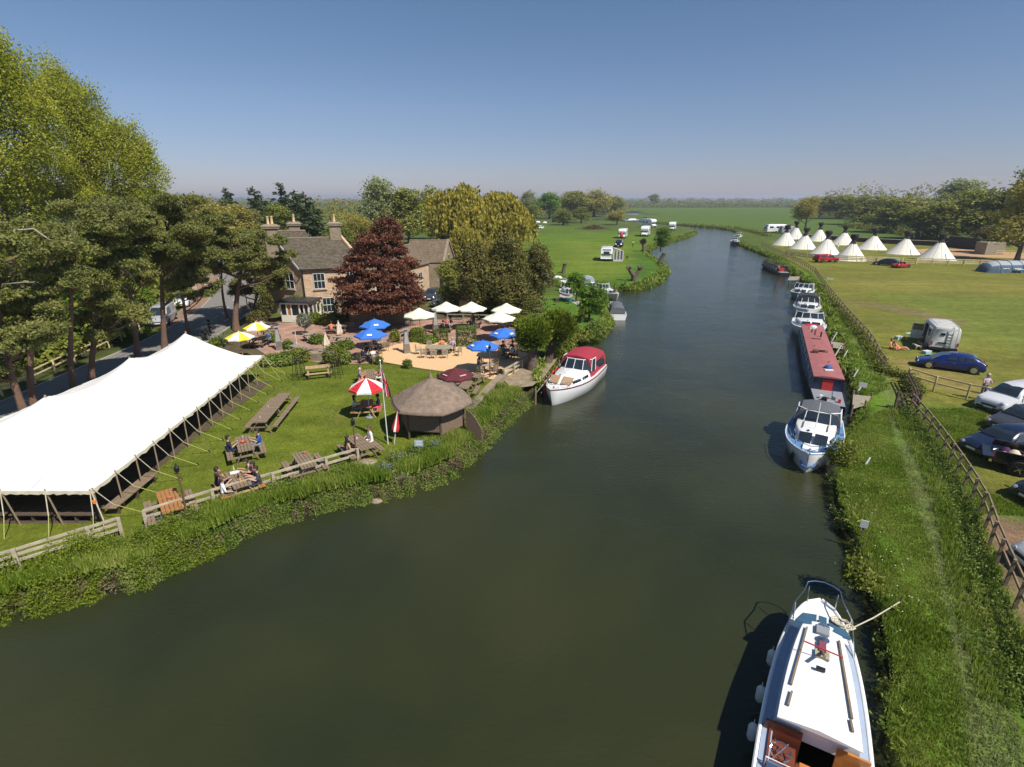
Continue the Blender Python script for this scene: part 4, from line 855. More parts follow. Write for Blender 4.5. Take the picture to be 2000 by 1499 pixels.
def gabled(root,A,u,v,eave,ridge,wm,rm,over=.25,z0=-.1,ridge_name='ridge_tiles'):
    """A corner, u along the eave, v across; gables close both ends of u"""
    A=Vector((*A,0)); u=Vector((*u,0)); v=Vector((*v,0)); Z=Vector((0,0,1))
    c=[A,A+u,A+u+v,A+v]; mb=MB(); r0=A+v/2+Z*ridge; r1=A+u+v/2+Z*ridge
    vs=[p+Z*z0 for p in c]+[p+Z*eave for p in c]+[r0,r1]
    mb.add(vs,[(0,1,5,4),(1,2,6,9,5),(2,3,7,6),(3,0,4,8,7),(3,2,1,0)]); wbuild(mb,'wall',wm,root)
    un=u.normalized(); vn=v/2; sl=(ridge-eave)/vn.length; 
    for sg,b in ((-1,A),(1,A+v)):
        vv=vn.normalized()*sg; e0=b+Z*eave+vv*over-Z*sl*over-un*over; e1=b+u+Z*eave+vv*over-Z*sl*over+un*over; q0=r0-un*over; q1=r1+un*over
        nrm=(e1-e0).cross(q0-e0); nrm=nrm if nrm.z>0 else -nrm; wbuild(MB().plate([e0+Z*.02,e1+Z*.02,q1+Z*.02,q0+Z*.02],nrm,.12),'roof',rm,root)
    wbuild(MB().beam(r0-un*over+Z*.17,r1+un*over+Z*.17,.28,.14),ridge_name,ST2,root)
    return r0,r1
def chimney(root,x,y,z0,z1,w,pots,dirr=(1,0)):
    rz=math.atan2(dirr[1],dirr[0]); c=wbuild(MB().box(0,0,(z1-z0)/2,w,w*.8,z1-z0),'chimney',ST2,root,loc=(x,y,z0),rz=rz)
    for k,(a,h,dz) in enumerate(((1.28,.16,-.12),(1.38,.14,.03),(1.15,.16,.18))): wbuild(MB().box(0,0,z1-z0+dz,w*a,w*.8*a,h,taper=1 if k<2 else .8),'chimney_cap',ST2,c)
    for i in range(pots): MB().lathe([(.15,0),(.165,.06),(.15,.1),(.14,.75),(.17,.8),(.17,.88),(.12,.88),(.11,.3)],10,((i-(pots-1)/2)*.42,0,z1-z0+.26)).build('chimney_pot',mat('buff_chimney_pot',(.62,.46,.26),.8,.1,5),c,True)
def pub():
    t=thing('stone_pub','old honey stone inn with slate roof and three chimneys','house',(0,0,0))
    E0=Vector(G(583,524,5.8)); R0=Vector(G(541,469,8.8)); E1=Vector(G(703,519,5.8)); A=E0+Vector((.25,.25)); u=(E1-E0)*1.02; v=(R0-E0)*2-Vector((.4,.4))
    gabled(t,A,u,v,5.8,8.8,ST,SL,.28)
    un=u.normalized(); vn=v.normalized(); nf=Vector((un.y,-un.x)); nl=Vector((vn.y,-vn.x)); nl=nl if nl.x<0 or nl.y<0 else -nl
    if nl.dot(-u)<0: nl=-nl
    L=u.length
    for s,z,w_,h_,nx in ((1.75,4.2,1.25,1.75,3),(5.4,4.2,1.15,1.7,3),(2.5,1.35,1.3,1.7,3),(5.6,1.35,1.2,1.6,3)): window(t,A,un,s,z,w_,h_,nf,nx,2)
    for s,z in ((2.2,4.15),(5.6,4.15)): window(t,A,vn,s,z,1.35,1.75,nl,2,2)
    # stone plaque, drainpipe, string course
    wbuild(MB().beam(Vector((*(A+un*3.6+nf*.03),2.95)),Vector((*(A+un*4.2+nf*.03),2.95)),.05,.5),'plaque',ST2,t)
    MB().tube([(*(A+nf*.08+nl*.02),5.7),(*(A+nf*.08),.1)],.055,6).build('drainpipe',M['black'],t)
    MB().beam((*(A-un*.25+nf*.3),5.55),(*(A+u+un*.2+nf*.3),5.55),.12,.1).build('gutter',M['black'],t)
    # barge board
    rr=A+v/2
    MB().beam((*(A+nf*.28-un*.3),5.62),(*(rr-un*.3),8.86),.06,.2).build('bargeboard',M['white_dirty'],t)
    # chimneys
    c1=rr-un*.1; c3=rr+u+un*.0
    x,y=G(521,470,8.8); chimney(t,c1.x-.55,c1.y+.1,6.5,height_at(c1.x-.55,c1.y,443),1.45,2,un)
    xm,ym=G(578,466,8.8); xm2,ym2=xm*(1+2.4/ym),ym+2.4; chimney(t,xm2,ym2,6.5,height_at(xm2,ym2,438),1.25,1,un)
    chimney(t,c3.x-.55,c3.y,7.2,height_at(c3.x,c3.y,438),1.3,1,un)
    # raised coping on the right gable
    wbuild(MB().beam((*(A+u+nf*.2),5.95),(*(rr+u),9.12),.34,.26),'gable_coping',ST,t)
    # rear wing with its own roof just seen over the ridge
    B=rr+u*.15+vn*1.0; gabled(t,B,Vector((un.x*4.3,un.y*4.3)),Vector((vn.x*5,vn.y*5)),6.3,9.5,ST2,SL,.15)
    # low range to the right, mostly behind the beech
    A2=A+u; u2=Vector(G(838,512,4.2))-A2; gabled(t,A2+Vector((.02,.6)),u2*.97,Vector((-u2.y,u2.x)).normalized()*5.6,4.1,6.6,ST,SLW,.2)
    u2n=u2.normalized(); n2=Vector((u2n.y,-u2n.x))
    for s in (2.5,6.5,10.5,15): window(t,A2+Vector((.02,.6)),u2n,s,2.4,1.1,1.2,n2,2,2)
pub()
def porch():
    t=thing('porch','white glazed garden porch with a flat black roof','porch',(0,0,0)); a=Vector(G(552,629)); b=Vector(G(606,631)); d=(b-a).normalized(); n=Vector((-d.y,d.x)); w_=(b-a).length; dp=2.6; H=2.25
    pw=mat('cream_painted_joinery',(.74,.71,.60),.6,.06,2)
    def P(s,q,z): return (*(a+d*s+n*q),z)
    def wall(p,q,z0,z1,nm='wall'): MB().beam(Vector((*p,(z0+z1)/2)),Vector((*q,(z0+z1)/2)),.12,z1-z0).build(nm,pw,t)
    f0=a;f1=b;b0=a+n*dp;b1=b+n*dp
    wall(f0,f1,0,.8); wall(f0,b0,0,.8); wall(f1,b1,0,.8); wall(f0,f1,2.05,H,'head'); wall(f0,b0,2.05,H,'head'); wall(f1,b1,2.05,H,'head')
    for p in [f0,f1,b0,b1,f0+d*.75,f0+d*1.3,f1-d*.55,f1-d*1.1,f1+n*.9,f1+n*1.7,f0+n*1.3]: MB().box(p.x,p.y,1.42,.14,.14,1.3,math.atan2(d.y,d.x)).build('post',pw,t)
    for p,q in ((f0+d*.1,f0+d*.7),(f0+d*1.38,f1-d*1.17),(f1-d*.5,f1-d*.1),(f1+n*.1,f1+n*.85),(f1+n*1.0,f1+n*1.65)): MB().beam(Vector((*p,1.42)),Vector((*q,1.42)),.03,1.24).build('window_pane',M['glass'],t)
    MB().beam(Vector((*(f0+d*.78+n*.02),1.42)),Vector((*(f0+d*1.25+n*.02),1.42)),.05,1.2).build('door',M['wood_orange'],t)
    c=(a+b)/2+n*(dp/2-.1); MB().box(c.x,c.y,H+.10,w_+.7,dp+.5,.20,math.atan2(d.y,d.x),taper=.97).build('roof',mat('black_lead_roof',(.03,.03,.033),.5,.3,2),t)
porch()
def barn():
    t=thing('stone_barn','stone barn with mossy roof and a small window in its gable','barn')
    A=Vector(G(790,514,4.0)); B=Vector(G(868,514,4.0)); u=(B-A)*.985; v=Vector((.8,7.0)); r0,r1=gabled(t,A,u,v,4.0,7.0,ST2,SLW,.05)
    un=u.normalized(); 
    wbuild(MB().beam((*(A+u),4.15),(r1.x,r1.y,r1.z+.2),.4,.3),'gable_coping',ST2,t); wbuild(MB().beam((*(A+u+v),4.15),(r1.x,r1.y,r1.z+.2),.4,.3),'gable_coping',ST2,t)
    nr=Vector((v.y,-v.x)).normalized(); window(t,A+u,v.normalized(),3.4,4.4,.6,.9,nr,1,1,M['wood_dark'],'window',False)
    nf=Vector((un.y,-un.x)); 
    # black plate painting the shade inside an arched opening
    pts=[]; c=A+un*6.2
    for k in range(13):
        q=math.pi*k/12; pts.append((*(c+un*math.cos(q)*.9+nf*.02),1.9+math.sin(q)*.95))
    pts=[(*(c+un*.9+nf*.02),.1)]+pts+[(*(c-un*.9+nf*.02),.1)]; MB().plate([Vector(p) for p in pts],Vector((*nf,0)),.03).build('arch_shade_plate',M['blackcloth'],t)
    MB().tube([(*(A+un*8+nf*.1),3.9),(*(A+un*8.8+nf*.5),.2)],.05,6).build('drainpipe',M['black'],t)
    # lean-to in front with red-brown sloping roof
    C=Vector(G(858,562)); z1=3.3; d=Vector((1,0)); e=Vector((.0,5.5)); w_=3.6
    mb=MB(); mb.add([(C.x,C.y,-.1),(C.x+w_,C.y,-.1),(C.x+w_,C.y+5.5,-.1),(C.x,C.y+5.5,-.1),(C.x,C.y,z1),(C.x+w_,C.y,1.5),(C.x+w_,C.y+5.5,1.5),(C.x,C.y+5.5,z1)],[(0,1,5,4),(1,2,6,5),(2,3,7,6),(3,0,4,7)]); wbuild(mb,'lean_to_wall',ST2,t)
    MB().plate([Vector(p) for p in [(C.x-.2,C.y-.2,z1+.12),(C.x+w_+.4,C.y-.2,1.33),(C.x+w_+.4,C.y+5.5,1.33),(C.x-.2,C.y+5.5,z1+.12)]],(.45,0,1),.12).build('lean_to_roof',mat('mossy_red_tiles',(.26,.13,.08),.9,.4,2,.4,8,col2=(.16,.13,.06)),t)
    for k in range(7): MB().beam((C.x-.2,C.y+.1+k*.85,z1+.28),(C.x+w_+.4,C.y+.1+k*.85,1.49),.05,.04).build('batten',M['wood_dark'],t)
barn()
def wall_thing(name,label,p0,p1,h,th,m,cat='wall'):
    a,b=Vector((*G(*p0),0)),Vector((*G(*p1),0)); o=uv_box(MB().beam(a+Vector((0,0,h/2-.1)),b+Vector((0,0,h/2-.1)),th,h+.2).build(name,m)); return setp(o,label,cat)
wall_thing('garden_wall','long stone wall in shade under the copper beech',(694,634),(800,634),1.9,.35,ST2)
wall_thing('garden_wall','low rough stone wall between terrace beds and lawn',(585,704),(682,706),.7,.45,ST2)
wall_thing('garden_wall','sunlit stone wall end between the right-hand parasols',(898,615),(924,615),1.7,.4,ST)
wall_thing('garden_wall','low stone wall before the creek, left of the alders',(872,600),(930,602),.9,.4,ST2)
wall_thing('stone_building','pale buff stone wall of a roadside building at the bend',(383,578),(418,556),2.6,.5,ST,'building')
wall_thing('garden_wall','low curved verge wall on the outer side of the bend',(470,612),(492,600),.6,.3,ST)
# ================================================================ marquee
def marquee():
    t=thing('marquee','huge white open-sided marquee with three peaks','marquee')
    ev=1.95; X1=lambda y:-17.35-(y-19)*.090; XW=-28.2; Y0,Y1=19.05,39.0
    peaks=[24.1,30.7,37.2]; PKZ=[4.0,4.0,4.1]; PX=lambda y:-22.8-(y-24)*.06
    def ridge(y):
        d=min(abs(y-p) for p in peaks); return 3.55+.42*math.exp(-(d/1.7)**1.4)
    nu,nv=64,72; rows=[]
    for j in range(nv+1):
        y=Y0+(Y1-Y0)*j/nv; row=[]
        for i in range(nu+1):
            q=-1+2*i/nu; xr=PX(y); xe=X1(y) if q>0 else XW+(y-19)*.02; x=xr+(xe-xr)*abs(q)
            yend=max(0,(peaks[0]-y)/(peaks[0]-Y0),(y-peaks[2])/(Y1-peaks[2]+.0)); s=max(abs(q),yend)
            yy=min(max(y,peaks[0]),peaks[2]); zr=ridge(yy); s2=(abs(q)**3+yend**3)**(1/3); s2=min(1,s2)
            z=ev+(zr-ev)*(1-s2)**1.22
            pk=max(math.exp(-math.hypot((x-PX(p))/.9,(y-p)/.9)) for p in peaks); z+=pk*.22*(1-s2)
            # scalloped lift at the quarter poles, slight sag between the poles
            if abs(q)>.999: z+=.02*abs(math.sin((y-Y0)/1.5*math.pi))*-1
            if i in(0,nu) or j in(0,nv): z-=.02
            sc=.012*math.sin((y-Y0)/1.5*2*math.pi)*max(0,abs(q)-.75)/.25; row.append((x,y,z+sc))
        rows.append(row)
    mb=MB(); n=nu+1; mb.add([p for r in rows for p in r],[(j*n+i,j*n+i+1,(j+1)*n+i+1,(j+1)*n+i) for j in range(nv) for i in range(nu)])
    o=mb.build('canopy',M['canvas'],t,180); 
    # hanging valance, front and right
    def valance(pts,nm='valance'):
        mb=MB(); k=len(pts); vs=[]
        for i,p in enumerate(pts):
            f=.02*math.sin(i*1.9); vs.append(p); vs.append((p[0]+f,p[1]+f,p[2]-.17-.03*math.sin(i*2.3)))
        mb.add(vs,[(2*i,2*i+1,2*i+3,2*i+2) for i in range(k-1)]); mb.build(nm,mat('valance_canvas',(.66,.60,.44),.9,.1,2),t,True)
    valance([r[-1] for r in rows]); valance(rows[0]); valance(rows[-1])
    # seams between the canvas panels
    sm=mat('canvas_seam',(.62,.60,.54),.9,.05)
    for j in (9,18,28,38,48,58,66): MB().tube([(p[0],p[1],p[2]+.012) for p in rows[j][::4]],.016,4).build('seam',sm,t)
    for i in (16,32,48): MB().tube([(r[i][0],r[i][1],r[i][2]+.012) for r in rows[::4]],.014,4).build('seam',sm,t)
    gw=cloth('darkening_cloth',(.03,.035,.03))
    MB().beam((XW+.05,Y0,.95),(XW+.4,Y1,.95),.03,1.95).build('side_wall',gw,t); MB().beam((XW+.4,Y1-.1,.95),(-24.5,Y1-.1,.95),.03,1.95).build('darkening_end_wall',gw,t)  # dark far walls added to darken the marquee interior
    for k in range(9): MB().box(-23.2,20.6+k*2.1,.012,9.4,2.05,.024).build('darkening_floor',M['wood_dark'],t)  # dark floor, also added to keep the inside of the tent dark
    # centre and side poles
    for p in peaks: MB().tube([(PX(p),p,0),(PX(p),p,4.25)],.05,8).build('centre_pole',M['pole'],t)
    ys=[Y0+.1+i*1.51 for i in range(14)]
    for y in ys:
        x=X1(y); MB().tube([(x-.25,y+.28,-.05),(x,y,ev+.06)],.035,6).build('side_pole',M['pole'],t)
        for dy in (.55,):
            mid=(x+.85*.45,y+dy*.45+.1,ev*.52); pg=(x+1.05+.2*((y*7)%1),y+1.2,0); MB().tube([(x,y,ev+.03),mid],.018,5).build('guy_rope',M['rope'],t); MB().tube([mid,pg],.017,5).build('guy_rope',M['rope_yellow'],t); MB().tube([(pg[0]+.03,pg[1],-.05),(pg[0]-.04,pg[1]-.03,.16)],.03,5).build('peg',M['black'],t)
    for i in range(8):
        x=-17.4-i*1.85; 
        if x<XW: break
        MB().tube([(x-.15,Y0+.45,-.05),(x,Y0,ev+.05)],.035,6).build('side_pole',M['pole'],t)
        MB().tube([(x,Y0,ev),(x+.05,Y0-.25,.9)],.024,5).build('guy_rope',M['rope'],t); MB().tube([(x+.05,Y0-.25,.9),(x+.1,Y0-.6,0)],.017,5).build('guy_rope',M['rope_yellow'],t)
    for x,y in ((X1(Y0),Y0),):
        MB().tube([(x,y,ev),(x+.25,y-.1,.6)],.028,5).build('guy_rope',M['rope'],t); MB().tube([(x+.25,y-.1,.6),(x+.45,y-.55,0)],.017,5).build('guy_rope',M['rope_yellow'],t)
        MB().box(x+.06,y-.06,1.45,.12,.05,.16).build('orange_ribbon',mat('orange_ribbon',(.85,.25,.03),.6,.05),t)
    for x,y,px,py in ((X1(Y1),Y1,X1(Y1)+.9,Y1+.2),(X1(Y1),Y1,X1(Y1)+.9,Y1+1.4)): MB().tube([(x,y,ev),(px,py,0)],.017,5).build('guy_rope',M['rope_yellow'],t)
marquee()
def trestle(label,p0,p1,w_,h,m,seats=0):
    t=thing('long_bench',label,'bench',(0,0,0)); a,b=Vector((*p0,0)),Vector((*p1,0)); d=(b-a).normalized(); n=Vector((-d.y,d.x,0))
    for k in range(3): MB().beam(a+n*(k-1)*w_/3+Vector((0,0,h)),b+n*(k-1)*w_/3+Vector((0,0,h)),w_/3-.02,.05).build('plank',m,t)
    for s in (.08,.5,.92):
        c=a.lerp(b,s); MB().beam(c-n*w_*.4+Vector((0,0,h/2)),c+n*w_*.4+Vector((0,0,h/2)),.06,h).build('leg',M['wood_dark'],t)
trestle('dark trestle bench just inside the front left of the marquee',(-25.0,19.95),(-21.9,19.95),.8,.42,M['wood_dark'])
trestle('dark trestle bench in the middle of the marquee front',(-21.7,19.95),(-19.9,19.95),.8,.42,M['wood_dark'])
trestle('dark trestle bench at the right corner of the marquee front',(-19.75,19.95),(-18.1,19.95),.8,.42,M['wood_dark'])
trestle('grey bench along the open right side of the marquee',(-17.75,20.1),(-17.9,23.3),.6,.42,M['wood'])
trestle('grey bench deep inside the marquee on its right side',(-20.5,27.5),(-20.8,33.5),.6,.5,M['wood'])
# ================================================================ thatched hut
def hut():
    t=thing('thatched_hut','hexagonal wicker hut with a layered straw roof on the bank','hut'); eL=Vector(G(760,800,2.0)); eR=Vector(G(910,800,2.0)); 
    c=Vector(G(838,862,0))+Vector((.0,1.75)); R_=(eR-eL).length/2*1.10
    th=mat('weathered_thatch',(.225,.165,.12),.95,.3,3,.9,22,stretch=(1,1,1)); wk=mat('woven_wicker_screen',(.22,.15,.10),.95,.35,20,.9,30,stretch=(3,3,.6))
    x,y=c; H=height_at(x,y,735); ev=1.95
    a0=math.radians(-68)
    def hexa(r,z): return [(x+r*math.cos(a0+k*math.pi/3),y+r*math.sin(a0+k*math.pi/3),z) for k in range(6)]
    def ring(r,z,n=36):
        out=[]
        for i in range(n):
            k=i/(n/6); i0=int(k)%6; f=k-int(k); p=Vector(hexa(r,z)[i0]).lerp(Vector(hexa(r,z)[(i0+1)%6]),f); q=Vector((x,y,z))+(p-Vector((x,y,z))).normalized()*r
            out.append(p.lerp(q,.35))
        return out
    L=6
    for k in range(L):            # layered skirts of straw
        r0=R_*(1-k/L)+.0; r1=R_*(1-(k+1.25)/L); r1=max(r1,.12); f=lambda r:ev+(H-ev-.1)*(1-r/R_)**.92
        zb=f(r0); zt=f(r1); mb=MB(); mb.loft([ring(r0-.02,zb-.20),ring(r0+.12,zb-.13),ring(r0+.06,zb+.02),ring(r1,zt+.05)],cap=False); mb.build('thatch_layer',th,t,30); MB().tube(ring(r0+.13,zb-.12,30),.045,5,closed=True).build('layer_line',mat('dark_layer_line',(.10,.07,.05),.95,.3,4),t)  # dark rings added to draw the lines between straw layers
    MB().lathe([(.22,H-.35),(.16,H-.1),(.05,H+.12),(.005,H+.32)],8,(x,y,0)).build('thatch_finial',th,t,True)
    MB().loft([ring(R_-.03,ev-.09),ring(R_*.3,ev+.5)],cap=False).build('thatch_underside',th,t)
    hx=hexa(R_*.80,0); gap=()
    for k in range(6):
        p,q=Vector(hx[k]),Vector(hx[(k+1)%6])
        MB().tube([(p.x,p.y,-.3),(p.x,p.y,ev+.25)],.07,7).build('post',M['wood_dark'],t)
        z0,z1=(.35,1.8)
        if k==5: z0=.55
        if k==3: continue
        mid=(z0+z1)/2; MB().beam(p+Vector((0,0,mid)),q+Vector((0,0,mid)),.07,z1-z0).build('wicker_panel',wk,t)
        for zz in (z0+.03,z1-.03): MB().beam(p+Vector((0,0,zz)),q+Vector((0,0,zz)),.10,.05).build('panel_batten',M['wood_dark'],t)
    # low curved screen trailing down the bank on the right
    p=Vector(hx[1]); pts=[(p.x+.2+k*.16,p.y-.3-k*.1,0) for k in range(7)]
    mb=MB(); vs=[]
    for k,q in enumerate(pts): hh=1.5*math.cos(k/7*1.45); vs+=[(q[0],q[1],-.4),(q[0],q[1],hh)]
    mb.add(vs,[(2*i,2*i+2,2*i+3,2*i+1) for i in range(6)]); o=mb.build('curved_screen',wk,t); md=o.modifiers.new('thickness','SOLIDIFY'); md.thickness=.05
hut()
# ================================================================ fences
def fence(name,label,pts,h=1.15,rails=2,gap=1.9,m=None,rail=(.05,.10),post=.10,cat='fence',world=False,half=False,post_h=None,group=None):
    t=thing(name,label,cat,(0,0,0),0,group); pl=pts if world else [G(*p) for p in pts]; ps=resample(pl,gap); m=m or M['wood']; me=None
    if math.dist(ps[-1],pl[-1])>gap*.4: ps.append(pl[-1])
    rd=random.Random(len(ps)); pm=MB().box(0,0,(post_h or h)/2-.1,post,post,(post_h or h)+.2).mesh('post',m)
    top=[]
    for i,p in enumerate(ps):
        o=link('post',pm,t,(p[0],p[1],0)); o.rotation_euler=(rd.uniform(-.03,.03),rd.uniform(-.03,.03),math.atan2(ps[min(i+1,len(ps)-1)][1]-ps[max(i-1,0)][1],ps[min(i+1,len(ps)-1)][0]-ps[max(i-1,0)][0]))
    um=MB().box(.5,0,0,1,rail[0],rail[1]).mesh('rail',m)
    for a,b in zip(ps,ps[1:]):
        for k in range(rails):
            z=h*(.92-k*(.62/max(1,rails-1) if rails>1 else 0)) ; z=h*(.92-.78*k/rails); z0=z+rd.uniform(-.02,.02); z1=z+rd.uniform(-.02,.02)
            L=math.dist(a,b); o=link('rail',um,t); o.location=(a[0]-0*post,a[1],z0); o.scale=(L*1.01,1,1); o.rotation_euler=(0,-math.atan2(z1-z0,L),math.atan2(b[1]-a[1],b[0]-a[0]))
            # rails are nailed to the field side of the posts
            nx,ny=-(b[1]-a[1])/L,(b[0]-a[0])/L; o.location.x+=nx*(post/2+rail[0]/2); o.location.y+=ny*(post/2+rail[0]/2)
    return t
fence('towpath_fence','long timber rail fence beside the towpath, nearest stretch from the gate down',[(1776,802),(1808,840),(1850,900),(1885,955),(1915,1010),(1932,1070),(1965,1150),(1990,1215),(2040,1330),(2120,1500)],1.15,2,1.35)
fence('towpath_fence','weathered rail fence curving along the far towpath behind the moored boats',[(1487,482),(1520,497),(1560,517),(1590,535),(1605,558),(1625,587),(1645,612),(1668,640),(1690,665),(1706,690),(1714,712),(1726,726)],1.15,2,2.0)
fence('field_fence','pale two-rail fence from the gate towards the white parked van',[(1770,748),(1832,768),(1880,780),(1930,790),(2050,812)],1.2,2,2.0,M['fence_yellow'])
fence('tipi_fence','yellow three-rail fence in front of the tipis left of its gate',[(1533,500),(1580,508),(1650,512),(1700,514),(1760,516)],1.35,3,2.8,M['fence_yellow'],(.06,.24))
fence('tipi_fence','yellow three-rail fence running right from the small gate to the blue tent',[(1790,517),(1850,519),(1920,521),(2060,526)],1.35,3,2.8,M['fence_yellow'],(.06,.24))
fence('road_fence','pale two-rail fence between the road and the dark bushes',[(-60,800),(0,775),(60,755),(137,716),(200,688),(250,660),(300,625)],1.15,2,2.6,M['fence_yellow'],(.05,.10))
fence('terrace_fence','post and rail round the upper terrace under the cream parasols',[(874,632),(900,632),(950,634),(1000,634),(1024,640)],1.1,2,1.8,M['wood_grey'])
fence('terrace_fence','handrail at the right edge of the upper terrace',[(1026,646),(1012,668),(1000,676),(1034,694)],1.0,2,1.6,M['wood'])
fence('terrace_fence','short rail behind the tall heater by the beech',[(783,672),(800,664),(828,664)],1.0,2,1.4,M['wood_grey'])
fence('log_rail','split-log rail along the riverside lawn behind the picnic tables',[(288,1032),(400,995),(520,960),(620,930),(700,905)],.86,2,2.6,M['timber_pale'],(.10,.10),.13)
fence('log_rail','split-log rail at the near left bank, running out of the picture',[(-120,1165),(0,1128),(75,1102),(150,1080),(240,1050)],.95,3,2.2,M['timber_pale'],(.08,.10),.13)
fence('log_rail','low log rail between shingle and pollard willow',[(985,742),(1012,726),(1034,712)],.8,2,1.6,M['timber_pale'],(.12,.13),.13)
# low curved stone coping beside the bank right of the hut
a=smooth_line([G(*p) for p in [(908,822),(930,795),(958,762),(978,744),(986,738)]],2); mb=MB()
mb.loft([[(x-.28,y,-.2),(x-.28,y,.42),(x+.28,y,.42),(x+.28,y,-.2)] for x,y in a]); setp(uv_box(mb.build('stone_wall',ST2)),'low flat-topped stone wall running from the hut to the shingle','wall')
# near field gate standing open on the towpath
def gate(label,a,b,h,m,rails=5,brace=True):
    t=thing('field_gate',label,'gate'); a,b=Vector((*a,0)),Vector((*b,0)); Z=Vector((0,0,1))
    for p in (a,b): MB().beam(p,p+Z*h*1.08,.12,.12,up=(0,1,0)).build('post',m,t)
    for k in range(rails): z=h*(.12+.85*k/(rails-1)); MB().beam(a+Z*z,b+Z*z,.04,.09).build('rail',m,t)
    if brace:
        mdl=(a+b)/2; MB().beam(a+Z*h*.1+Vector((.0,.05,0)),mdl+Z*h*.95+Vector((0,.05,0)),.04,.08).build('brace',m,t); MB().beam(b+Z*h*.1+Vector((0,.05,0)),mdl+Z*h*.95+Vector((0,.05,0)),.04,.08).build('brace',m,t)
    return t
gate('dark wooden gate standing across the towpath beside the fence end',G(1747,799),G(1791,803),1.15,M['wood_dark'])
fence('gate_fence','short dark rail fence joining the towpath gate to the field fence',[(1791,803),(1784,780),(1770,752)],1.2,3,1.0,M['wood_dark'],(.05,.09))
gate('small yellow wooden gate between the two tipi fences',G(1762,516),G(1789,517),1.4,M['fence_yellow'],4)
# iron garden arch
t=thing('iron_arch','wrought iron arch with open lattice sides on the lawn edge','garden arch')
for cx,cy in ((586,741),(658,737)):
    x,y=G(cx,cy)
    for dx in (-.4,0,.4):
        MB().tube([(x+dx,y-.35,0),(x+dx*.7,y-.2,1.9)],.022,5).build('upright',M['black'],t)
        MB().tube([(x+dx,y+.35,0),(x+dx*.7,y+.2,1.9)],.022,5).build('upright',M['black'],t)
    for z in (.3,.8,1.3,1.8): MB().tube([(x-.4,y-.35,z),(x+.4,y-.3,z),(x+.4,y+.3,z),(x-.4,y+.35,z)],.016,4).build('crossbar',M['black'],t)
xa,ya=G(586,741); xb,yb=G(658,737)
for dy in (-.2,.2): MB().tube([(xa,ya+dy,1.85)]+[(xa+(xb-xa)*s,ya+(yb-ya)*s+dy,1.85+.5*math.sin(math.pi*s)) for s in (.2,.4,.6,.8)]+[(xb,yb+dy,1.85)],.025,5).build('hoop',M['black'],t)
# lamp posts
def lamp(label,cx,cy,ty,group=None):
    x,y=G(cx,cy); H=height_at(x,y,ty); t=thing('garden_lamp_post',label,'lamp post',(x,y,0),0,group); MB().tube([(0,0,-.1),(0,0,.5),(0,0,H-.45)],[.06,.045,.035],8).build('post',M['rust'],t)
    MB().beam((-.2,0,H-.5),(.2,0,H-.5),.03,.03).build('crossbar',M['rust'],t)
    MB().lathe([(.04,0),(.10,.05),(.12,.22),(.13,.24),(.05,.34),(.02,.42),(.005,.46)],6,(0,0,H-.45)).build('lantern',M['black'],t)
lamp('rusty lamp post behind the log rail beside the orange-topped table',366,1006,905); lamp('rusty lamp post by the table of the seated couple',697,898,815); lamp('lamp post near the blue parasol at the corner of the shingle',957,738,672)
MB_=None
x,y=G(857,775)
lamp('short dark lantern post behind the thatched hut',857,762,728)
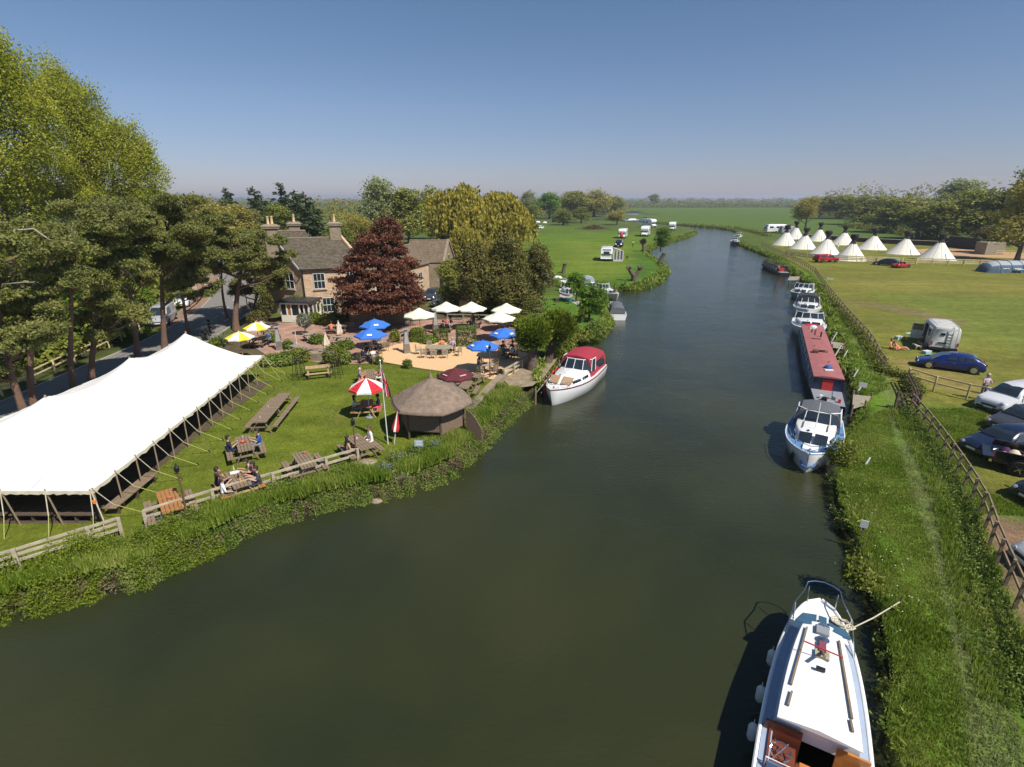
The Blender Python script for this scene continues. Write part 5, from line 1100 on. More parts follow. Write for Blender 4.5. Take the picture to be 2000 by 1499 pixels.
# flag pole with union flag
def flagpole():
    x,y=G(758,868); H=height_at(x,y,706); t=thing('flagpole','slim white flagpole leaning by the hut with a limp union flag','flagpole',(x,y,0)); MB().tube([(0,0,-.1),(-.05,0,H)],[.035,.02],7).build('pole',M['white_dirty'],t); MB().lathe([(.01,0),(.05,.04),(.01,.09)],8,(-.05,0,H)).build('finial',M['metal'],t)
    # limp folded flag, striped by the folds of its pattern
    fl=bpy.data.materials.new('union_flag_cloth'); fl.use_nodes=True; n=fl.node_tree; b=n.nodes['Principled BSDF']; b.inputs['Roughness'].default_value=.9
    N=n.nodes.new; Lk=n.links.new
    uv=N('ShaderNodeUVMap'); sx=N('ShaderNodeSeparateXYZ'); Lk(uv.outputs[0],sx.inputs[0])
    def mth(op,a,b_=None,c=None):
        x_=N('ShaderNodeMath'); x_.operation=op
        for i,v_ in enumerate((a,b_,c)):
            if v_ is None: continue
            if isinstance(v_,(int,float)): x_.inputs[i].default_value=v_
            else: Lk(v_,x_.inputs[i])
        return x_.outputs[0]
    U=mth('SUBTRACT',sx.outputs[0],.5); V_=mth('SUBTRACT',sx.outputs[1],.5); aU=mth('ABSOLUTE',mth('MULTIPLY',U,2.0)); aV=mth('ABSOLUTE',V_); dg=mth('ABSOLUTE',mth('SUBTRACT',mth('ABSOLUTE',U),mth('ABSOLUTE',V_)))
    cr=mth('MINIMUM',mth('ABSOLUTE',mth('MULTIPLY',U,1.6)),aV); wc=mth('LESS_THAN',cr,.16); rc=mth('LESS_THAN',cr,.10); wd=mth('LESS_THAN',dg,.085); rd_=mth('LESS_THAN',dg,.03)
    def mixc(f,a,bc):
        m_=N('ShaderNodeMix'); m_.data_type='RGBA'; Lk(f,m_.inputs[0]); 
        if isinstance(a,tuple): m_.inputs[6].default_value=a
        else: Lk(a,m_.inputs[6])
        m_.inputs[7].default_value=bc; return m_.outputs[2]
    red=(.55,.02,.03,1); wh=(.75,.75,.72,1); cc=mixc(wd,(.01,.02,.12,1),wh); cc=mixc(rd_,cc,red); cc=mixc(wc,cc,wh); cc=mixc(rc,cc,red); Lk(cc,b.inputs['Base Color'])
    nu,nv=16,14; mb=MB(); 
    for j in range(nv+1):
        for i in range(nu+1):
            s=i/nu; tt=j/nv; drop=tt; wdt=.10+.38*math.sin(min(1,tt*1.3)*math.pi*.5); px=-.02+s*wdt*(.6+.4*tt); py=.10*math.sin(s*9+tt*2)*(.4+.6*s); mb.v.append((px,py,H-.15-1.75*tt-.45*s*(1-.3*tt)))
    mb.f=[(j*(nu+1)+i,j*(nu+1)+i+1,(j+1)*(nu+1)+i+1,(j+1)*(nu+1)+i) for j in range(nv) for i in range(nu)]; mb.m=[0]*len(mb.f)
    o=mb.build('flag',fl,t,180); uvl=o.data.uv_layers.new(name='UVMap')
    for p in o.data.polygons:
        for li in p.loop_indices: k=o.data.loops[li].vertex_index; uvl.data[li].uv=((k//(nu+1))/nv,(k%(nu+1))/nu)
flagpole()
# road furniture
x,y=G(404,574); H=height_at(x,y,514); t=thing('road_sign','white road sign post with two square plates at the bend','road sign',(x,y,0)); MB().tube([(0,0,0),(0,0,H)],.07,6).build('post',M['white_dirty'],t)
for s in (-1,1): MB().box(s*.28,0,H,.42,.06,.42).build('plate',M['plate_w'],t)
x,y=G(489,603); t=thing('bollard','short wooden bollard at the pub entrance kerb','bollard',(x,y,0)); MB().box(0,0,.4,.2,.2,.9,taper=.85).build('post',M['wood'],t); MB().box(0,-.105,.7,.15,.02,.1).build('reflector',M['plate_w'],t)
x,y=G(484,603); H=2.6; t=thing('hanging_sign','round black convex road mirror on a post by the pub','road mirror',(x,y,0)); MB().tube([(0,0,0),(0,0,H)],.05,6).build('post',M['black'],t); MB().lathe([(.42,0),(.42,.05),(.3,.1),(.01,.13)],16,(0,-.05,H),axis='y').build('mirror',M['black'],t,True)
# ================================================================ picnic tables
def picnic_table(label,p0,p1,top='wood',bench='wood',H=.78,W_=.80,group='picnic tables',world=False,zc=None):
    """p0,p1: ends of the table top's centre line (source pixels at table height)"""
    a,b=(Vector(p0),Vector(p1)) if world else (Vector(G(*p0,H)),Vector(G(*p1,H))); 
    if (b-a).y<-abs((b-a).x)*.6: a,b=b,a
    c=(a+b)/2; d=b-a; L=d.length; rz=math.atan2(d.y,d.x)-math.pi/2
    t=thing('picnic_table',label,'picnic table',(c.x,c.y,0),rz,group); mt,mbn=M[top],M[bench]; k=5; pw=W_/k
    pm=MB().box(0,0,0,pw-.02,L,.045).mesh('plank',mt); bm_=MB().box(0,0,0,.135,L,.045).mesh('bench_plank',mbn)
    for i in range(k): link('plank',pm,t,((i-(k-1)/2)*pw,0,H))
    for s in (-1,1):
        for j in (0,1): link('bench_plank',bm_,t,(s*(W_*.5+.33+j*.15),0,H*.60))
    n=max(2,round(L/1.7)); bw=W_*.5+.55
    for i in range(n):
        y=(-L/2+.22)+(L-.44)*i/(n-1)
        MB().box(0,y,H*.60-.07,bw*2,.05,.10).build('cross_beam',M[bench] if bench!='wood_orange' else M['wood_new'],t)
        MB().box(0,y+.05,H-.07,W_*.92,.045,.09).build('batten',mt,t)
        for s in (-1,1): MB().beam((s*W_*.28,y-.05,H-.04),(s*(W_*.28+.36),y-.05,0),.045,.10,up=(0,1,0)).build('leg',M[bench] if bench!='wood_orange' else M['wood_new'],t)
    return t
TB={}
TL=[('t1','picnic table with a bright orange top, nearest the marquee corner',(324,957),(338,999),'wood_orange','wood'),
('t2','picnic table crowded by five people on the lawn',(455,920),(475,951),'wood','wood_orange'),
('t3','picnic table shared by a man in navy and a man in blue',(473,853),(482,881),'wood','wood'),
('t4','empty picnic table with a small orange pot by the log rail',(584,884),(605,913),'wood','wood'),
('t5','grey-brown picnic table of the sunbathing couple by the lamp post',(687,851),(719,877),'wood','wood'),
('t6','orange picnic table under the red and white parasol',(718,781),(713,797),'wood_orange','wood_orange'),
('t7','picnic table with four people just behind the red and white parasol',(722,722),(724,740),'wood','wood'),
('t8','pale new picnic table under the iron arch',(596,719),(646,714),'wood_new','wood_new'),
('t9','very long picnic table in the middle of the lawn',(557,768),(506,826),'wood','wood'),
('t10','picnic table at the stone wall right of the maroon parasol',(914,745),(903,760),'wood','wood'),
('t11','picnic table at the lawn corner behind the maroon parasol',(914,731),(940,737),'wood','wood'),
('t12','picnic table half hidden under the maroon parasol',(888,738),(878,752),'wood','wood'),
('t13','grey picnic table beneath the nearer yellow and white parasol',(486,662),(521,662),'wood_grey','wood'),
('t14','grey picnic table behind the other yellow and white parasol',(508,646),(540,645),'wood','wood'),
('t15','picnic table with a bare parasol pole on the brick terrace',(571,674),(595,680),'wood_grey','wood_grey'),
('t16','picnic table set askew behind the bare pole table',(593,654),(616,650),'wood_grey','wood_grey'),
('t17','picnic table with a folded cream parasol in the middle of the terrace',(650,657),(684,658),'wood_grey','wood_grey'),
('t18','picnic table in front of the folded parasol nearest the lawn',(620,684),(650,682),'wood_grey','wood_grey'),
('t19','shaded picnic table beside the people by the pub wall',(640,636),(680,636),'wood','wood'),
('t20','picnic table under the cream parasol below the copper beech',(806,642),(834,643),'wood_grey','wood'),
('t21','picnic table under the cream parasol by the grey heater',(857,634),(885,634),'wood_grey','wood'),
('t22','picnic table of the two dark-clad people under a cream parasol',(912,628),(936,630),'wood_grey','wood'),
('t23','low grey picnic table in front of the dark-clad pair',(900,638),(926,640),'wood_grey','wood_grey'),
('t24','picnic table under the nearest large cream parasol on the right',(972,634),(998,632),'wood_grey','wood'),
('t25','picnic table in tree shade left of the terrace heater',(505,629),(532,632),'wood_dark','wood_dark')]
for k,lb,a,b,tp,bn in TL: TB[k]=picnic_table(lb,a,b,tp,bn)
# things on tables
def on_table(name,label,cat,px,py,mb,m,smooth=True,z=.805):
    x,y=G(px,py,z); o=mb.build(name,m,None,smooth,(x,y,z)); return setp(o,label,cat)
on_table('ashtray','small orange pot on the empty riverside picnic table','pot',596,886,MB().lathe([(.07,0),(.1,.08),(.08,.09),(.06,.02)],9),M['terracotta'])
on_table('ashtray','red round dish on the orange-topped table','dish',332,973,MB().lathe([(.08,0),(.11,.05),(.09,.05),(.05,.02)],10),M['terracotta'])
on_table('bowl','red bowl on the table of the two men','bowl',475,865,MB().lathe([(.09,0),(.15,.08),(.12,.08),(.07,.02)],10),mat('red_plastic',(.55,.05,.03),.4,.05))
on_table('paper','white paper sheet on the crowded table','paper',459,923,MB().box(0,0,.006,.42,.3,.012,.5),M['plate_w'])
for i,(px,py,lb) in enumerate([(457,919,'tall pale bottle on the crowded table, far side'),(466,934,'dark beer bottle on the crowded table'),(470,942,'pint glass at the near end of the crowded table'),(448,852,'glass')][:3]):
    on_table('bottle',lb,'bottle',px,py,MB().lathe([(.035,0),(.035,.16),(.014,.21),(.014,.27),(.005,.27)],8),mat('bottle_glass_%d'%i,[(.5,.45,.25),(.05,.02,.01),(.55,.35,.1)][i],.15,.05))
on_table('glass','small clear glass on the table of the two men','glass',474,855,MB().lathe([(.03,0),(.038,.13),(.03,.13),(.025,.02)],8),M['lamp_clear'])
on_table('glass','clear glass standing on the long table','glass',524,796,MB().lathe([(.03,0),(.038,.13),(.03,.13),(.025,.02)],8),M['lamp_clear'])
on_table('glass','clear glass near the end of the long table','glass',508,817,MB().lathe([(.03,0),(.038,.13),(.03,.13),(.025,.02)],8),M['lamp_clear'])
on_table('cup','white cup on the sunbathing couple\'s table','cup',697,858,MB().lathe([(.03,0),(.04,.09),(.035,.09),(.02,.02)],8),M['plate_w'])
# ================================================================ parasols
def parasol(name,label,px,py,r,rim,cols,n=8,rise=.5,tier=False,group=None,logo=None,base=True,pole=M['wood_new']):
    """px,py: centre of the canopy rim in the picture; rim: its height"""
    x,y=G(px,py,rim); t=thing(name,label,'parasol',(x,y,0),random.uniform(0,.6),group)
    MB().tube([(0,0,0),(0,0,rim+rise)],.028,7).build('pole',pole,t)
    if base: MB().lathe([(.28,0),(.28,.05),(.08,.09),(.04,.25)],10).build('base',M['grey'],t)
    mb=MB(); sub=2; 
    for k in range(n):
        mi=k%len(cols)
        a0,a1=2*math.pi*k/n,2*math.pi*(k+1)/n; P0=(math.cos(a0)*r,math.sin(a0)*r,rim);P1=(math.cos(a1)*r,math.sin(a1)*r,rim)
        mid=((P0[0]+P1[0])/2*.97,(P0[1]+P1[1])/2*.97,rim+.015); h0=tuple(P0[i]*.5+(0,0,rim+rise)[i]*.5+(0,0,.05)[i] for i in range(3)); h1=tuple(P1[i]*.5+(0,0,rim+rise)[i]*.5+(0,0,.05)[i] for i in range(3)); ap=(0,0,rim+rise)
        mb.add([P0,mid,P1,h1,ap,h0],[(0,1,5),(1,2,3),(1,3,5),(5,3,4)],mi); mb.add([P0,mid,P1,(P1[0],P1[1],rim-.12),(mid[0],mid[1],rim-.10),(P0[0],P0[1],rim-.12)],[(0,1,4,5),(1,2,3,4)],mi)
    o=mb.build('canopy',cols,t); 
    if tier: MB().lathe([(r*.42,rim+rise*.62),(r*.40,rim+rise*.72),(r*.06,rim+rise+.16),(.02,rim+rise+.17)],n).build('vent_cap',cols[0],t)
    for k in range(n): a=2*math.pi*k/n; MB().beam((math.cos(a)*r*.97,math.sin(a)*r*.97,rim-.02),(0,0,rim+rise-.08),.02,.02).build('rib',M['wood_new'],t)
    MB().lathe([(.02,0),(.045,.04),(.01,.1)],7,(0,0,rim+rise)).build('finial',cols[0],t)
    if logo:
        for k in range(0,n,2):
            a=2*math.pi*(k+.5)/n; er=r*math.cos(math.pi/n); rr=er*.74; z=rim+rise*.26+.05; d=Vector((math.cos(a),math.sin(a),0)); s=Vector((-math.sin(a),math.cos(a),0)); q=Vector((0,0,rise/er)); c=d*rr+Vector((0,0,z)); u2=(Vector((0,0,rise))-d*er).normalized(); nr=s.cross(u2); nr=nr if nr.z>0 else -nr
            logo(t,c+nr*.03,s,u2,nr,r)
    return t
def blue_logo(t,c,s,u,n,r):
    w_=r*.15; h=r*.075; MB().plate([c-s*w_-u*h,c+s*w_-u*h,c+s*w_*.9+u*h,c-s*w_*.9+u*h],n,.01).build('printed_badge',M['plate_w'],t)
def maroon_logo(t,c,s,u,n,r):
    w_=r*.2; h=r*.035; MB().plate([c-s*w_-u*h,c+s*w_-u*h,c+s*w_+u*h,c-s*w_+u*h],n,.01).build('printed_badge',mat('faded_pink_print',(.6,.35,.35),.8,.05),t)
def ring_logo(t,c,s,u,n,r):
    mb=MB(); mb.tube([c+(s*math.cos(a)+u*math.sin(a))*r*.14 for a in [2*math.pi*k/12 for k in range(12)]],.012,4,closed=True); mb.build('printed_badge',mat('red_print',(.45,.03,.03),.8,.05),t)
cb=cloth('blue',(.035,.16,.58)); cc=cloth('cream_parasol',(.74,.74,.58)); cm_=cloth('maroon',(.10,.015,.022)); cr_=cloth('red_parasol',(.62,.02,.035)); cw=cloth('white_parasol',(.78,.78,.74)); cy=cloth('yellow_parasol',(.78,.66,.05))
gb='blue parasols on the terrace'; gc='large cream parasols on the upper terrace'
parasol('parasol','blue parasol at the back, in front of the beech wall',732,636,1.42,2.25,[cb],6,.62,False,gb,blue_logo)
parasol('parasol','blue parasol in front over the group at the shingle corner',724,655,1.42,2.25,[cb],6,.62,False,gb,blue_logo)
parasol('parasol','blue parasol on the right over the seated group by the pollards',986,653,1.38,2.25,[cb],8,.55,False,gb,blue_logo)
parasol('parasol','tilted blue parasol over the reading woman by the lamp post',943,677,1.32,2.2,[cb],8,.5,False,gb,blue_logo)
for lb,px,py in [('cream parasol half under the copper beech',819,616),('cream parasol beside the tall grey heater',872,603),('middle cream parasol over the dark-clad pair',921,603),('rearmost cream parasol on the right by the alders',989,606),('nearest cream parasol at the right of the terrace',975,622)]:
    parasol('parasol',lb,px,py,1.62,2.3,[cc],8,.55,True,gc)
parasol('parasol','yellow and white parasol farther from the tent',501,640,1.18,2.05,[cy,cw],8,.5); parasol('parasol','yellow and white parasol close behind the tent corner',468,659,1.18,2.05,[cy,cw],8,.5)
parasol('parasol','red and white segmented parasol on the lawn',717,757,1.16,2.05,[cr_,cw],8,.62,logo=ring_logo,pole=M['white_dirty']); parasol('parasol','maroon parasol near the thatched hut',890,734,1.22,2.15,[cm_],8,.55,logo=maroon_logo,pole=M['white_dirty'])
def folded(label,px,py,ty,cols,lean=(0,0),r=.2):
    x,y=G(px,py); H=height_at(x,y,ty); t=thing('folded_parasol',label,'parasol',(x,y,0)); t.rotation_euler=(lean[0],lean[1],0); MB().tube([(0,0,0),(0,0,H)],.025,6).build('pole',M['white_dirty'],t); mb=MB(); n=10
    rings=[]
    for z,rr in ((H*.42,r),(H*.5,r*1.05),(H*.72,r*.62),(H*.97,.03)): rings.append([(math.cos(2*math.pi*k/n)*rr*(1 if k%2 else .62),math.sin(2*math.pi*k/n)*rr*(1 if k%2 else .62),z) for k in range(n)])
    for k in range(n):
        for j in range(3): a,b_,c_,d_=rings[j][k],rings[j][(k+1)%n],rings[j+1][(k+1)%n],rings[j+1][k]; mb.add([a,b_,c_,d_],[(0,1,2,3)],(k//2)%len(cols))
    mb.build('folded_canopy',cols,t)
fc=cloth('faded_cream',(.62,.50,.38))
folded('folded cream parasol through the middle terrace table',665,671,626,[fc],r=.34); folded('folded cream parasol nearest the lawn, tied tight',640,696,649,[fc],r=.34); folded('folded red and white parasol propped against the hut',770,868,804,[cr_,cw],(0,.16),.22)
x,y=G(582,690); H=height_at(x,y,646); t=thing('parasol_pole','bare white parasol pole standing in a terrace table','pole',(x,y,0)); MB().tube([(0,0,0),(0,0,H)],.03,6).build('pole',M['white_dirty'],t)
# ================================================================ heaters
def heater(label,px,py,ty):
    x,y=G(px,py); H=height_at(x,y,ty); t=thing('patio_heater',label,'patio heater',(x,y,0),.4); w0=.30
    MB().box(0,0,H*.18,w0*2,w0*2,H*.36,taper=.78).build('base_cabinet',mat('dull_steel',(.30,.27,.24),.35,.2,3,metal=.6),t)
    for a,b in ((-1,-1),(1,-1),(1,1),(-1,1)): MB().tube([(a*w0*.8,b*w0*.8,H*.35),(a*.10,b*.10,H*.93)],.018,5).build('frame_bar',M['metal'],t)
    MB().loft([[(a*w0*.70,b*w0*.70,H*.37) for a,b in ((-1,-1),(1,-1),(1,1),(-1,1))],[(a*.09,b*.09,H*.92) for a,b in ((-1,-1),(1,-1),(1,1),(-1,1))]]).build('mesh_panel',mat('heater_mesh',(.40,.38,.36),.5,.3,30,metal=.4),t)
    MB().box(0,0,H*.97,.55,.55,.05,taper=.7).build('reflector',M['grey'],t)
heater('pyramid patio heater on the shingle by the beech',795,690,641); heater('pyramid patio heater on the brick terrace near the tent',546,684,637); heater('tall grey patio heater left of the cream parasol',851,652,604)
# ================================================================ chairs and round tables
def chair_parts(t,m,fold=False):
    for x,y in ((-.22,-.2),(.22,-.2)): MB().tube([(x,y,0),(x,y-.05,.92)],.022,5).build('leg',m,t)
    for x,y in ((-.22,.22),(.22,.22)): MB().tube([(x,y,0),(x,y,.64)],.022,5).build('leg',m,t)
    MB().box(0,0,.44,.48,.46,.035).build('seat',m,t); mb=MB()
    mb.beam((-.22,-.245,.9),(.22,-.245,.9),.03,.07); 
    for k in range(5): mb.beam((-.17+k*.085,-.235,.48),(-.17+k*.085,-.245,.9),.05,.015,up=(0,1,0))
    mb.build('backrest',m,t)
    for x in (-.23,.23): MB().beam((x,-.22,.65),(x,.24,.65),.05,.03).build('armrest',m,t)
chair_proto=None
def chair(label,x,y,rz,group,m='wood_grey'):
    global chair_proto
    key=m; pr=PROTO.get(('chair',key))
    if pr is None:
        t=thing('garden_chair',label,'chair',(x,y,0),rz,group); chair_parts(t,M[m]); PROTO[('chair',key)]=t; return t
    c=copy_tree(pr,(x,y,0),rz,label); c['group']=group; return c
def round_table(label,px,py,r=.7,rx=1.0,m='wood_grey'):
    x,y=G(px,py,.72); t=thing('round_table',label,'table',(x,y,0)); mb=MB(); mb.lathe([(r,.70),(r,.74)],20); mb.v=[(a*rx,b,c) for a,b,c in mb.v]; mb.build('tabletop',M[m],t)
    for a,b in ((-1,-1),(1,-1),(1,1),(-1,1)): MB().tube([(a*r*.5*rx,b*r*.5,0),(a*r*.35*rx,b*r*.35,.7)],.03,5).build('leg',M[m],t)
    return x,y
cx,cy=round_table('oval teak table with eight chairs on the shingle',858,678,.75,1.75)
ck='teak chairs round the oval table'
for i,(dx,dy,a,lb) in enumerate([(-1.9,.0,-90,'teak chair at the left end of the oval table'),(-1.25,-1.15,0,'first teak chair from the left on the near side of the oval table'),(-.35,-1.3,0,'second teak chair from the left on the near side of the oval table'),(.65,-1.25,0,'third teak chair from the left on the near side of the oval table'),(1.75,-.55,55,'teak chair at the right end of the oval table, turned outwards'),(-1.1,1.1,180,'empty teak chair on the far side of the oval table'),(.1,1.15,180,'teak chair of the person in orange'),(1.1,1.1,180,'teak chair of the person in the pale shirt')]): chair(lb,cx+dx,cy+dy,R(a),ck)
tabs={}
for key,px,py,lb,nm in [('a',744,668,'round table under the rear blue parasol','rear blue parasol'),('b',722,690,'round table under the front blue parasol','front blue parasol'),('c',992,684,'round table under the right blue parasol','right blue parasol'),('d',952,712,'square-edged round table of the reading woman','tilted blue parasol')]:
    x,y=round_table(lb,px,py,.55); tabs[key]=(x,y)
    for j,(a,w) in enumerate([(35,'near right'),(145,'far right'),(215,'far left'),(325,'near left')]):
        q=R(a); chair(f'folding chair at the {w} of the table under the {nm}',x+math.sin(q)*.95,y-math.cos(q)*.95,q,'folding chairs under the blue parasols','wood')
# ================================================================ people
def bake_skin(name,verts,edges,radii,mats,mfun):
    me=bpy.data.meshes.new(name); me.from_pydata(verts,edges,[]); o=bpy.data.objects.new('tmp',me); COL.objects.link(o)
    o.modifiers.new('s','SKIN'); sv=me.skin_vertices[0].data
    for i,r in enumerate(radii): sv[i].radius=(r,r) if not hasattr(r,'__len__') else r; sv[i].use_root=(i==0)
    md=o.modifiers.new('ss','SUBSURF'); md.levels=1; md.render_levels=1
    dg=bpy.context.evaluated_depsgraph_get(); dg.update(); out=bpy.data.meshes.new_from_object(o.evaluated_get(dg)); bpy.data.objects.remove(o); bpy.data.meshes.remove(me)
    out.name=name; out.materials.clear()
    for m in mats: out.materials.append(m)
    for p in out.polygons: p.material_index=mfun(p.center); p.use_smooth=True
    return out
def seg_d(p,a,b):
    ab=b-a; t=max(0,min(1,(p-a).dot(ab)/ab.length_squared)); return (p-a-ab*t).length
POSES={}
def skeleton(pose,lean=0.0,arms='table',seed=0):
    V=Vector; rd=random.Random(seed)
    if pose=='sit': pel=V((0,0,.50)); hipz=.50
    elif pose=='ground': pel=V((0,0,.12))
    else: pel=V((0,0,.93))
    s=math.sin(lean); c=math.cos(lean)
    def up(h,y=0): return pel+V((0,h*s+y,h*c))
    J={'pel':pel,'wst':up(.17),'chs':up(.36),'nk':up(.50),'hd0':up(.58,.02),'hd':up(.68,.03),'hdt':up(.76,.02)}
    for sx,n in ((-1,'l'),(1,'r')):
        J['sh'+n]=up(.44)+V((sx*.17,0,0)); J['hip'+n]=pel+V((sx*.09,.0,-.02))
        if pose=='sit': J['kn'+n]=pel+V((sx*.13,.42,.0)); J['an'+n]=V((sx*.13,.40,.09)); J['to'+n]=V((sx*.14,.56,.045))
        elif pose=='ground': J['kn'+n]=pel+V((sx*.12,.38,.18)); J['an'+n]=pel+V((sx*.12,.72,-.05)); J['to'+n]=pel+V((sx*.12,.78,.05))
        elif pose=='walk': J['kn'+n]=pel+V((sx*.10,sx*.16,-.42)); J['an'+n]=V((sx*.10,sx*.20-.06,.09)); J['to'+n]=V((sx*.10,sx*.20+.09,.04))
        else: J['kn'+n]=pel+V((sx*.10,.02,-.44)); J['an'+n]=V((sx*.11,-.02,.08)); J['to'+n]=V((sx*.13,.13,.04))
        sh=J['sh'+n]
        if arms=='table': J['el'+n]=sh+V((sx*.07,.12,-.24)); J['wr'+n]=V((sx*.16,sh.y+.34,.82 if pose=='sit' else sh.z-.15))
        elif arms=='chin' and sx==1: J['el'+n]=sh+V((.05,.26,-.20)); J['wr'+n]=J['hd0']+V((.05,.12,-.03))
        elif arms=='lap': J['el'+n]=sh+V((sx*.08,.04,-.26)); J['wr'+n]=sh+V((sx*.04,.26,-.34))
        elif arms=='fold': J['el'+n]=sh+V((sx*.10,.10,-.23)); J['wr'+n]=sh+V((-sx*.02,.24,-.18))
        else: J['el'+n]=sh+V((sx*.08,-.02,-.27)); J['wr'+n]=sh+V((sx*.10,.08,-.51))
        d=(J['wr'+n]-J['el'+n]).normalized(); J['ha'+n]=J['wr'+n]+d*.07
    return J
def person(label,x,y,rz,shirt,trou,hair='hair_dark',pose='sit',arms='table',lean=.08,z=0.0,skin='skin',short=False,sleeveless=False,scale=1.08,long_hair=False,hat=None,held=None,group=None):
    J=skeleton(pose,lean,arms); names=list(J); idx={n:i for i,n in enumerate(names)}
    E_=[('pel','wst'),('wst','chs'),('chs','nk'),('nk','hd0'),('hd0','hd'),('hd','hdt')]
    for n in 'lr': E_+= [('chs','sh'+n),('sh'+n,'el'+n),('el'+n,'wr'+n),('wr'+n,'ha'+n),('pel','hip'+n),('hip'+n,'kn'+n),('kn'+n,'an'+n),('an'+n,'to'+n)]
    RD={'pel':(.15,.12),'wst':(.135,.11),'chs':(.165,.12),'nk':(.06,.06),'hd0':(.058,.062),'hd':(.088,.105),'hdt':(.072,.085)}
    RR={'sh':.062,'el':.044,'wr':.03,'ha':.036,'hip':.095,'kn':.062,'an':.042,'to':.035}
    rad=[RD[n] if n in RD else RR[n[:-1]] for n in names]
    segs=[(J[a],J[b],a,b) for a,b in E_]
    def mf(c):
        c=Vector(c); d=min(((seg_d(c,a,b),na,nb) for a,b,na,nb in segs),key=lambda q:q[0]); na,nb=d[1],d[2]
        if nb in('hd0','hd','hdt'): return 0
        if nb[:2] in('wr','ha'): return 0
        if nb[:2]=='el': return 0 if sleeveless else 1
        if nb[:2]=='kn' or nb[:3]=='hip': return 2
        if nb[:2]=='an': return 0 if short else 2
        if nb[:2]=='to': return 3
        if nb=='wst' and (c-J['pel']).length<.12: return 2
        return 1
    cl=lambda nm,c: cloth(nm,c)
    me=bake_skin('body',[J[n] for n in names],[(idx[a],idx[b]) for a,b in E_],rad,[M[skin],shirt,trou,M['black']],mf)
    t=thing('person',label,'person',(x,y,z),rz,group,scale); link('body',me,t)
    hd=J['hd']; f=MB(); f.lathe([(.012,-.0),(.02,.03),(.008,.06)],6,(0,hd.y+.105,hd.z-.03)); f.build('nose',M[skin],t)
    for sx in (-1,1):
        MB().lathe([(.004,-.012),(.013,0),(.004,.012)],6,(sx*.035,hd.y+.098,hd.z+.02)).build('eye',M['black'],t); MB().lathe([(.006,-.03),(.022,0),(.006,.03)],6,(sx*.092,hd.y,hd.z)).build('ear',M[skin],t)
    h=MB(); rings=[]
    for k,(zz,rr) in enumerate(((-.06 if not long_hair else -.24,.088),(-.0,.107),(.06,.110),(.115,.085),(.145,.03))): rings.append([(rr*math.cos(a)*.93,hd.y-.022+rr*1.03*math.sin(a)*(1 if math.sin(a)<0 else (.35 if zz<.04 else .95)),hd.z+zz) for a in [2*math.pi*j/12 for j in range(12)]])
    h.loft(rings); h.build('hair',M[hair],t,True)
    if hat: MB().lathe([(.17,.085),(.17,.095),(.105,.10),(.10,.17),(.04,.19)],12,(0,hd.y,hd.z)).build('hat',hat,t,True)
    # fingers, curled a little, and the thumb from the side of the palm
    for n,sx in (('l',-1),('r',1)):
        w_,hh=J['wr'+n],J['ha'+n]; d=(hh-w_).normalized(); s=d.cross(Vector((0,0,1))); s=s.normalized() if s.length>.1 else Vector((1,0,0)); dn=s.cross(d); dn=dn if dn.z<0 else -dn; mb=MB()
        for k,L in enumerate((.062,.075,.07,.055)): o_=hh+s*(k-1.5)*.017; mb.tube([o_,o_+d*L*.6,o_+d*L*.9+dn*L*.35],[.009,.0085,.006],5)
        o_=hh-d*.02-s*sx*.03; mb.tube([o_,o_-s*sx*.02+d*.03,o_-s*sx*.015+d*.055],[.011,.01,.007],5); mb.build('fingers',M[skin],t)
    return t
C_={k:cloth(k,c) for k,c in dict(navy=(.012,.016,.045),royal=(.02,.08,.34),black_t=(.014,.013,.016),purple=(.05,.03,.10),white_t=(.75,.75,.72),beige=(.42,.37,.28),pink=(.60,.16,.18),charcoal=(.05,.05,.055),green_d=(.02,.05,.035),orange=(.75,.28,.08),teal=(.03,.20,.14),denim=(.06,.11,.22),grey_j=(.16,.17,.20),khaki=(.20,.16,.10),lilac=(.42,.36,.44),brown_t=(.13,.06,.03),coral=(.70,.20,.12),hotpink=(.65,.06,.16),pale=(.55,.52,.48)).items()}
def at_table(label,tk,side,along,shirt,trou='denim',**k):
    """seat someone on a picnic table bench; side -1/1, along in metres"""
    t=TB[tk]; rz=t.rotation_euler.z; c,s=math.cos(rz),math.sin(rz); lx=side*.80; ly=along; X=t.location.x+lx*c-ly*s; Y=t.location.y+lx*s+ly*c
    fx,fy=-side*c,-side*s; return person(label,X,Y,face_dir(fx,fy),C_[shirt],C_[trou],**k)
at_table('dark-haired man in black resting his chin on his hand at the crowded table','t2',-1,.55,'black_t','navy',arms='chin')
at_table('person in a purple top on the left bench of the crowded table','t2',-1,-.05,'purple','navy',hair='hair_brown')
at_table('person in white with its back to the river at the crowded table','t2',-1,-.62,'white_t','khaki',hair='hair_brown',arms='lap')
at_table('man in a beige shirt leaning over the far end of the crowded table','t2',1,.6,'beige','denim',lean=.3)
at_table('person in a pink scarf between two men at the crowded table','t2',1,.05,'pink','denim',hair='hair_dark')
at_table('man in charcoal grey on the right bench of the crowded table','t2',1,-.5,'charcoal','navy')
at_table('man in a navy shirt at the left of the small table','t3',-1,.1,'navy','navy')
at_table('man in a royal blue shirt facing away at the small table','t3',1,.15,'royal','grey_j')
at_table('woman in a dark green dress and sunglasses sitting sideways by the lamp post','t5',-1,-.15,'green_d','green_d',short=True,sleeveless=True,arms='lap',hair='hair_dark',long_hair=True)
at_table('man in a white shirt and shorts sitting sideways across from her','t5',1,.35,'white_t','white_t',short=True,arms='lap',hair='hair_brown')
at_table('dark-haired woman in white under the red and white parasol','t6',-1,.0,'pale','grey_j',long_hair=True)
at_table('man in navy with pink shorts under the red and white parasol','t6',1,.0,'navy','hotpink',short=True)
